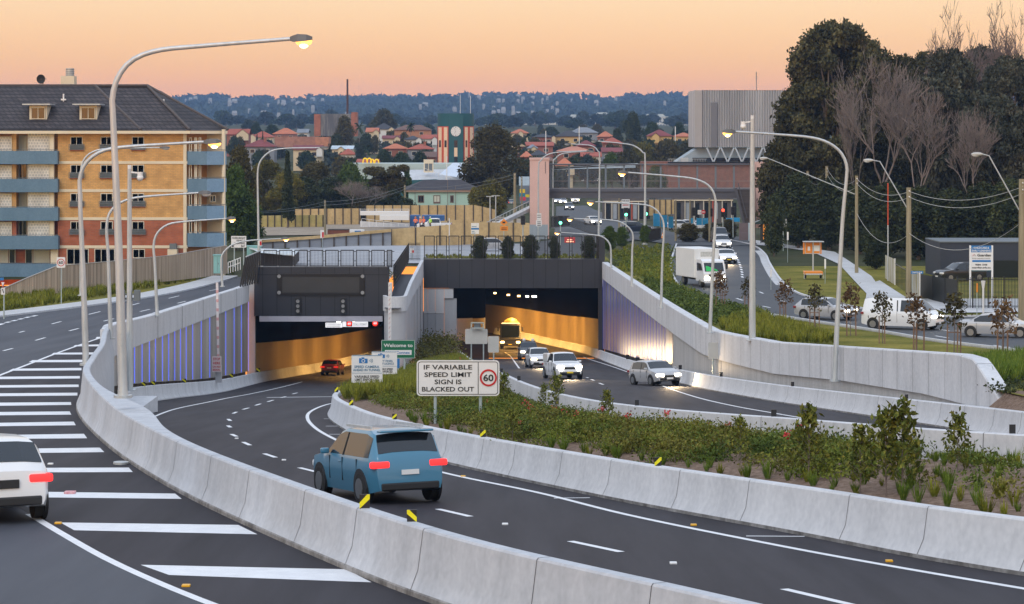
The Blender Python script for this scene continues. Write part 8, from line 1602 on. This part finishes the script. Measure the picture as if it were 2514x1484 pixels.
KIND = {  # length, width, top profile (x, z), belt height, glass x range, windscreen range, rear window range, wheel radius
 'hatch': (4.2, 1.76, [(-2.1, .62), (-2.06, .95), (-1.86, 1.10), (-1.42, 1.44), (-.9, 1.50), (.1, 1.49), (.42, 1.42), (1.02, 1.03), (1.15, .98), (1.75, .86), (2.02, .70), (2.1, .52)], .94, (-1.5, .85), (.42, 1.02), (-1.86, -1.42), .315),
 'sedan': (4.7, 1.80, [(-2.35, .60), (-2.3, .93), (-2.15, 1.02), (-1.55, 1.06), (-.95, 1.40), (-.4, 1.46), (.3, 1.45), (.55, 1.38), (1.15, 1.03), (1.3, .97), (2.0, .83), (2.28, .66), (2.35, .50)], .93, (-1.3, 1.0), (.55, 1.15), (-1.55, -.95), .325),
 'suv': (4.6, 1.85, [(-2.3, .70), (-2.26, 1.05), (-2.18, 1.18), (-1.92, 1.60), (-1.5, 1.68), (0, 1.68), (.35, 1.60), (.98, 1.14), (1.12, 1.08), (1.9, .98), (2.2, .82), (2.3, .60)], 1.04, (-1.95, .85), (.35, .98), (-2.18, -1.92), .36),
 'ute': (5.3, 1.86, [(-2.65, .75), (-2.63, 1.08), (-2.6, 1.10), (-1.0, 1.10), (-.92, 1.14), (-.78, 1.72), (-.5, 1.80), (.35, 1.79), (.62, 1.70), (1.2, 1.20), (1.35, 1.14), (2.3, 1.04), (2.55, .88), (2.65, .62)], 1.10, (-.85, 1.05), (.62, 1.2), (-.92, -.78), .385),
 'van': (5.0, 1.90, [(-2.5, .70), (-2.48, 1.15), (-2.42, 1.25), (-2.32, 1.93), (-2.0, 1.98), (1.0, 1.97), (1.25, 1.88), (1.95, 1.22), (2.05, 1.12), (2.4, .95), (2.5, .62)], 1.15, (.0, 1.6), (1.25, 1.95), (-2.42, -2.32), .34),
}
_proto = {}
def make_car(label, kind, paintm, loc, heading, cat='car', name='car', head=None, tail=None, plate=None, group=None, extra=None, beam=0):
    L, Wd, top, belt, gx, ws, rw, wr = KIND[kind]; hw = Wd / 2; t = thing(name, label, cat, loc, heading, group); xs = sorted(set([p[0] for p in top] + list(np.linspace(-L / 2 + .3, L / 2 - .3, 12).round(2)))); zt = lambda x: np.interp(x, [p[0] for p in top], [p[1] for p in top])
    def ring(x):
        z = float(zt(x)); e = 1 - .16 * max(0, (abs(x) - (L / 2 - .55)) / .55) ** 2; w = hw * e; zb = .24 + .10 * max(0, (abs(x) - L / 2 + .5) / .5); zs = min(belt, z - .03); zs = max(zs, zb + .1); cab = z > belt + .1; wrf = w - (.30 * (z - belt) if cab else .05) - .02
        h = [(w * .93, zb), (w * .985, zb + (zs - zb) * .35), (w, zb + (zs - zb) * .70), (w * .975, zs)]
        h += [(w * .955 if cab else w * .95, min(z - .02, zs + .03)), (wrf + .01, z - (.09 if cab else .015)), (wrf - .05, z - (.02 if cab else .004)), (wrf * .5, z + (.012 if cab else .015)), (0, z + .02)]
        return [(x, -a, b) for a, b in h] + [(x, a, b) for a, b in reversed(h[:-1])]
    rows = [ring(x) for x in xs]; n = len(rows[0]); B, Gs, Gt, Gw, Gr = MB(), MB(), MB(), MB(), MB()
    for i in range(len(rows) - 1):
        xm = (xs[i] + xs[i + 1]) / 2
        for j in range(n - 1):
            q = (rows[i][j], rows[i][j + 1], rows[i + 1][j + 1], rows[i + 1][j]); m = j if j < n // 2 else n - 2 - j
            tg = B
            if m == 4 and gx[0] < xm < gx[1] and zt(xm) > belt + .22: tg = Gs if j < n // 2 else Gt
            elif m >= 6 and ws[0] <= xm <= ws[1]: tg = Gw
            elif m >= 6 and rw[0] <= xm <= rw[1]: tg = Gr
            if tg is B: B.add(q, [(3, 2, 1, 0)])
            else:
                c = sum((Vector(v) for v in q), Vector()) / 4; B.add(q, [(3, 2, 1, 0)]); nrm = (Vector(q[1]) - Vector(q[0])).cross(Vector(q[3]) - Vector(q[0])).normalized(); nrm = -nrm if nrm.dot(c - Vector((0, 0, .8))) < 0 else nrm; tg.add([Vector(v) + nrm * .008 for v in q], [(3, 2, 1, 0)])
    B.poly(rows[0]); B.poly(list(reversed(rows[-1]))); B.poly([(r_[0][0], r_[0][1], r_[0][2]) for r_ in rows] + [(r_[-1][0], r_[-1][1], r_[-1][2]) for r_ in reversed(rows)])
    bm = bmesh.new(); o = B.build('body', paintm, t, smooth=38); bm.from_mesh(o.data); bmesh.ops.remove_doubles(bm, verts=bm.verts[:], dist=.001); bmesh.ops.recalc_face_normals(bm, faces=bm.faces[:]); bm.to_mesh(o.data); bm.free(); o.data.shade_smooth(); o.data.set_sharp_from_angle(angle=R(38))
    for mb, nm in ((Gs, 'side_window'), (Gt, 'side_window'), (Gw, 'windscreen'), (Gr, 'rear_window')):
        if mb.v: mb.build(nm, M_CGLASS, t, smooth=40)
    f_, r_ = L / 2, -L / 2
    for s in (-1, 1):
        for ax in (L / 2 - .86, -L / 2 + .84):
            MB().disc((ax, s * (hw - .02), wr + .03), wr * 1.17, 20, 'y', depth=.07).build('wheel_arch', M_TRIM, t)
            w = MB().tube([(ax, s * (hw - .22), wr), (ax, s * (hw - .03), wr), (ax, s * (hw + .02), wr)], [wr, wr, wr * .93], 18).build('wheel', M_TYRE, t, smooth=40); MB().disc((ax, s * (hw + .025), wr), wr * .64, 14, 'y', depth=.03).build('rim', M_RIM, w)
        hz = float(zt(f_ - .22)) - .14; y = s * (hw - .30)
        hl = MB().bbox((f_ - .15, y, hz), (.26, .46, .17), .05); hl.v = [(v[0] - abs(v[1]) * .16 + .10, v[1], v[2]) for v in hl.v]; hl.build('headlight', head or M_SIGNW, t, smooth=40)
        tz = min(belt, float(zt(r_ + .06))) - .12; MB().bbox((r_ + .09, s * (hw - .22), tz), (.2, .44, .15), .04).build('taillight', tail or mat('taillight_off', (.22, .01, .012), rough=.3), t, smooth=40)
        MB().bbox((ws[1] - .22, s * (hw + .09), belt + .08), (.13, .2, .13), .03).build('wing_mirror', paintm, t, smooth=50)
        if gx[1] - gx[0] > 1.2: MB().bar((gx[0] * .1, s * (hw * .965), belt + .02), (gx[0] * .1 - .05, s * (hw - .30 * (float(zt(0)) - belt) - .005), float(zt(0)) - .1), .07, .03).build('pillar', M_TRIM, t)
    zg = float(zt(f_ - .2)); MB().bbox((f_ - .02, 0, zg - .20), (.06, Wd * .40, .16), .02).build('grille', M_TRIM, t); MB().bbox((f_ - .01, 0, .42), (.10, Wd * .74, .15), .03).build('front_bumper', M_TRIM, t); MB().bbox((r_ + .02, 0, .42), (.10, Wd * .76, .17), .03).build('rear_bumper', M_TRIM, t)
    MB().box((f_ + .045, 0, .46), (.02, .42, .11)).build('number_plate', plate or M_SIGNW, t); MB().box((r_ - .01 if kind != 'ute' else r_ - .04, 0, .74), (.03, .42, .11)).build('number_plate', plate or M_SIGNW, t)
    if kind == 'ute': MB().box((-1.78, 0, 1.10), (1.5, Wd * .82, .03)).build('tray_bed', M_TRIM, t)
    if beam:
        l = bpy.data.lights.new('headlight_beam', 'SPOT'); l.energy = beam; l.color = (1, .72, .42); l.spot_size = R(75); l.spot_blend = .8; l.shadow_soft_size = .4; lo = bpy.data.objects.new('headlight_beam', l); COL.objects.link(lo); lo.parent = t; lo.location = (L / 2 + .15, 0, .75); lo.rotation_euler = (0, R(-84), 0)
    for s in (-1, 1):
        for x in (gx[0] * .1 - .02, gx[1] - .15, gx[0] * .1 - 1.02): MB().box((x, s * (hw * .985 + .004), (belt + .45) / 2), (.014, .03, belt - .5)).build('door_seam', M_TRIM, t)
        MB().bbox((gx[0] * .1 + .16, s * (hw * .975 + .01), belt - .13), (.2, .04, .035), .01).build('door_handle', paintm, t)
    if extra: extra(t, L, Wd, zt)
    return t
def car_px(label, kind, pm, px, py, H, ang, z=0, **k):
    g = G(px, py, H); slope = 0; t = make_car(label, kind, pm, (g.x, g.y, g.z + z), R(ang), **k); dx = math.cos(R(ang)); dd = math.sin(R(ang)); dh = (H(g.y + 1) - H(g.y - 1)) / 2; t.rotation_euler = (0, math.atan(dh * dd), R(ang)); return t
P_WHITE, P_SIL, P_BLUE, P_DKB, P_RED, P_GREY, P_BLK, P_TEAL = paint('white', (.72, .73, .74)), paint('silver', (.42, .43, .45)), paint('blue', (.05, .19, .30)), paint('dark_blue', (.02, .03, .05)), paint('red', (.20, .008, .010)), paint('grey', (.16, .17, .18)), paint('black', (.012, .012, .014)), paint('teal', (.06, .20, .24))
def roofrails(t, L, Wd, zt):
    for s in (-1, 1): MB().bar((-1.5, s * (Wd / 2 - .3), 1.73), (.2, s * (Wd / 2 - .3), 1.73), .05, .06).build('roof_rail', M_GALV, t)
    MB().bbox((-2.03, 0, 1.66), (.28, 1.3, .05), .02).build('roof_spoiler', P_BLUE, t)
def badge(t, L, Wd, zt): MB().bbox((-L / 2 - .02, 0, .74), (.03, .5, .16), .01).build('plate_recess', M_TRIM, t)
car_px('blue hatchback style four wheel drive with bright red tail lights behind the foreground barrier', 'suv', P_BLUE, 925, 1222, HA, 113, tail=M_TLON, extra=roofrails)
car_px('white hatchback with red tail light cut by the left photo edge', 'hatch', P_WHITE, -40, 1262, HL, 113, tail=M_TLON, extra=badge)
car_px('dark red hatchback driving into the left tunnel', 'hatch', P_RED, 817, 921, HA, 84, tail=M_TLD)
def lightbar(t, L, Wd, zt):
    for s in (-1, 1): MB().ball((.2, s * .42, 1.93), .17, 12, 8).build('roof_lamp', M_WHITE, t, smooth=60)
    MB().bar((.2, -.75, 1.82), (.2, .75, 1.82), .06).build('roof_bar', M_TRIM, t)
def bullbar(t, L, Wd, zt):
    b = MB(); [b.tube([(L / 2 + .06, -.8, z), (L / 2 + .16, 0, z), (L / 2 + .06, .8, z)], .035, 6) for z in (.55, .8)]; b.build('bull_bar', M_TRIM, t)
def cant(t, L, Wd, zt):
    MB().bbox((-1.75, 0, 1.42), (1.7, Wd * .92, .62), .08).build('canopy', P_WHITE, t); 
    for s in (-1, 1): MB().bbox((L / 2 - .02, s * .62, .62), (.1, .26, .09), .02).build('fog_lamp', M_HLON, t)
car_px('white ute with lit headlights and yellow plate leading out of the exit ramp', 'ute', P_WHITE, 1381, 930, HE, -80, cat='ute', head=M_HLON, plate=M_PLATEY, extra=cant, beam=900)
car_px('silver car with streaked headlights nearest on the exit ramp', 'hatch', P_SIL, 1608, 946, HE, -68, head=M_HLON, beam=1400)
car_px('white four wheel drive with orange glowing headlight behind the leading ute', 'suv', P_WHITE, 1322, 903, HE, -84, head=M_HLW, beam=1200)
car_px('grey ute with two round roof lamps coming out of the right tunnel', 'ute', P_GREY, 1297, 884, HE, -88, cat='ute', head=M_HLON, extra=lightbar, beam=1500)
# trucks
def truck(label, px, py, H, ang, cabm, boxm, head, kind, name='box_truck'):
    g = G(px, py, H); t = thing(name, label, 'truck', g, R(ang)); fx = 3.3
    prof = [(-1.1, .55), (-1.1, 2.35 if kind == 'box' else 2.9), (.1, 2.4 if kind == 'box' else 2.95), (.42, 2.25 if kind == 'box' else 2.8), (.78, 1.35), (.86, 1.2), (.88, .5)]
    w = 1.0 if kind == 'box' else 1.22; b = MB(); b.grid([[(fx - .9 + x, -w, z) for x, z in prof], [(fx - .9 + x, -w * .96, z) for x, z in prof], [(fx - .9 + x, w * .96, z) for x, z in prof], [(fx - .9 + x, w, z) for x, z in prof]])
    for s in (-1, 1): b.poly([(fx - .9 + x, s * w, z) for x, z in prof])
    b.build('cab', cabm, t, smooth=20); zt_, zb_ = prof[3][1], prof[4][1]
    MB().quad((fx - .9 + .44, -w * .86, zt_ - .06), (fx - .9 + .44, w * .86, zt_ - .06), (fx - .9 + .80, w * .86, zb_ + .05), (fx - .9 + .80, -w * .86, zb_ + .05)).build('windscreen', M_CGLASS, t)
    for s in (-1, 1):
        MB().poly([(fx - 1.7, s * (w + .012), zt_ - .15), (fx - .75, s * (w + .012), zt_ - .2), (fx - .3, s * (w + .012), zb_ + .12), (fx - 1.7, s * (w + .012), zb_ + .05)]).build('side_window', M_CGLASS, t)
        MB().bbox((fx + .0, s * (w - .3), .82), (.12, .42, .22), .04).build('headlight', head, t); MB().bbox((fx - .4, s * (w + .22), zt_ - .45), (.1, .2, .5), .03).build('wing_mirror', M_TRIM, t)
        for ax in (fx - 1.0, -1.9) + ((-3.0,) if kind != 'box' else ()):
            wl = MB().tube([(ax, s * (w - .3), .42), (ax, s * (w - .02), .42)], .42, 16).build('wheel', M_TYRE, t, smooth=40); MB().disc((ax, s * (w - .01), .42), .25, 12, 'y', depth=.03).build('rim', M_RIM, wl)
    MB().bbox((fx + .0, 0, .52), (.14, w * 1.9, .24), .04).build('bumper', M_TRIM if kind != 'box' else P_WHITE, t); MB().bbox((fx - .01, 0, 1.05), (.06, w * 1.1, .2), .02).build('grille', M_TRIM, t); MB().box((fx + .08, 0, .55), (.02, .42, .11)).build('number_plate', M_PLATEY, t); MB().box((-.6, 0, .62), (5.6, .9, .2)).build('chassis', M_TRIM, t)
    if kind == 'box':
        bx = MB().bbox((-1.05, 0, 2.0), (4.7, 2.25, 2.5), .05).build('cargo_box', boxm, t); MB().bbox((1.31, 0, 2.78), (.04, 1.1, .42), .01).build('front_emblem', mat('emblem_grey', (.32, .33, .30), (.55, .55, .52), scale=6, rough=.6), bx)
        MB().quad((fx - .9 + .55, -.72, zt_ - .34), (fx - .9 + .55, .3, zt_ - .46), (fx - .9 + .80, .3, zb_ + .06), (fx - .9 + .80, -.75, zb_ + .06)).build('green_dash_sheet', mat('dash_green', (.02, .45, .10), rough=.5), t).location = (.012, 0, .006)
    else:
        MB().ball((-1.4, 0, 2.35), 1, 18, 12, sq=(2.5, 1.15, 1.25)).build('mixer_drum', boxm, t, smooth=60); MB().bbox((fx - 1.2, 0, 3.0), (.5, 2.1, .16), .03).build('roof_light_bar', mat('amber_marker', (.9, .6, .3), emit=(1, .7, .35), es=1.5), t)
        MB().tube([(-3.6, 0, 3.3), (-4.2, 0, 2.6)], [.5, .3], 10).build('hopper', M_TRIM, t)
    dh = (H(g.y + 1) - H(g.y - 1)) / 2; t.rotation_euler = (0, math.atan(dh * math.sin(R(ang))), R(ang)); return t
truck('white box delivery truck with a green sheet behind its windscreen', 1722, 702, lambda d: HS(d) - .03, -74, P_WHITE, mat('box_white', (.66, .67, .66), (.72, .73, .72), scale=.5, rough=.5), M_HLON, 'box')
truck('dark concrete mixer truck with yellow drum inside the right tunnel', 1254, 856, HE, -91, P_BLK, mat('drum_yellow', (.55, .36, .05), (.65, .45, .08), scale=.8, rough=.6), M_HLW, 'mixer', 'mixer_truck')
HR = lambda d: HS(d) - .03
car_px('white sedan with lit headlights and yellow plate beside the box truck', 'sedan', P_WHITE, 1779, 646, HR, -84, head=M_HLON, plate=M_PLATEY, beam=500)
car_px('white four wheel drive queueing behind the white sedan', 'suv', P_WHITE, 1772, 612, HR, -88, head=M_HLON)
car_px('dark grey van last in the right hand queue', 'van', P_GREY, 1766, 596, HR, -89, cat='van')
car_px('silver hatchback driving behind the tall curved lamp post', 'hatch', P_SIL, 2028, 784, HR, -38, head=M_HLON, beam=500)
car_px('white van with glowing headlights on the right road', 'van', P_WHITE, 2216, 808, HR, -30, cat='van', head=M_HLON, beam=500)
car_px('silver sedan at the right photo edge with streaking headlights', 'sedan', P_SIL, 2452, 828, HR, -24, head=M_HLON)
car_px('dark parked car behind the childcare fence', 'suv', P_BLK, 2356, 690, HS, 200)
# distant traffic
for px, py, k, pm, a, hd, tl, lab in ((1455, 553, 'sedan', P_WHITE, -75, M_HLON, None, 'white sedan turning on the far road beside the median fence'), (1397, 517, 'suv', P_GREY, -88, M_HLON, None, 'grey four wheel drive with lit headlights under the footbridge'), (1381, 502, 'sedan', P_WHITE, -88, M_HLON, None, 'white sedan at the front of the distant headlight queue'), (1412, 500, 'van', P_WHITE, -90, M_HLW, None, 'van with warm headlight in the distant queue'), (1369, 500, 'hatch', P_SIL, -88, M_HLON, None, 'silver hatchback left in the distant queue'),
     (1240, 503, 'suv', P_DKB, 88, None, M_TLON, 'dark car with red tail lights far left of the pink tower'), (1290, 505, 'hatch', P_RED, 88, None, M_TLON, 'braking car nearest the pink tower'), (1256, 506, 'sedan', P_GREY, 88, None, M_TLON, 'braking car between the two distant poles')):
    d = 560 if py < 510 else None
    if d: make_car(lab, k, pm, (PX(px, d), d, PZ(py, d)), R(a), head=hd, tail=tl, group='distant traffic')
    else: car_px(lab, k, pm, px, py, HR, a, head=hd, tail=tl, group='distant traffic')
for px, d, k, pm, lab in ((1560, 352, 'suv', P_DKB, 'dark blue parked car behind the barricades'), (1668, 368, 'hatch', P_WHITE, 'white car parked behind the blue banners'), (1690, 372, 'sedan', P_SIL, 'silver car parked before the shopfront'), (1722, 370, 'sedan', P_WHITE, 'second white car parked before the shopfront'), (1066, 366, 'ute', P_WHITE, 'white site ute beside the lime jacketed worker'), (1210, 282, 'hatch', P_SIL, 'pale car seen through the right deck fence')):
    make_car(lab, k, pm, (PX(px, d), d, -Hg(PX(px, d), d) + .1), R(15 if k != 'ute' else 185), group='parked cars beyond the portals')
# ---- haze
def haze_box():
    m = bpy.data.materials.new('haze'); m.use_nodes = True; t = m.node_tree; t.nodes.clear(); o = t.nodes.new('ShaderNodeOutputMaterial'); v = t.nodes.new('ShaderNodeVolumePrincipled')
    v.inputs['Color'].default_value = (.34, .58, 1.0, 1); v.inputs['Density'].default_value = HAZE; v.inputs['Anisotropy'].default_value = 0.0; t.links.new(v.outputs[0], o.inputs['Volume'])
    b = MB().box((0, 2900, 35), (3600, 6200, 160)); stuff(b.build('haze', m))
HAZE = .00011
haze_box()
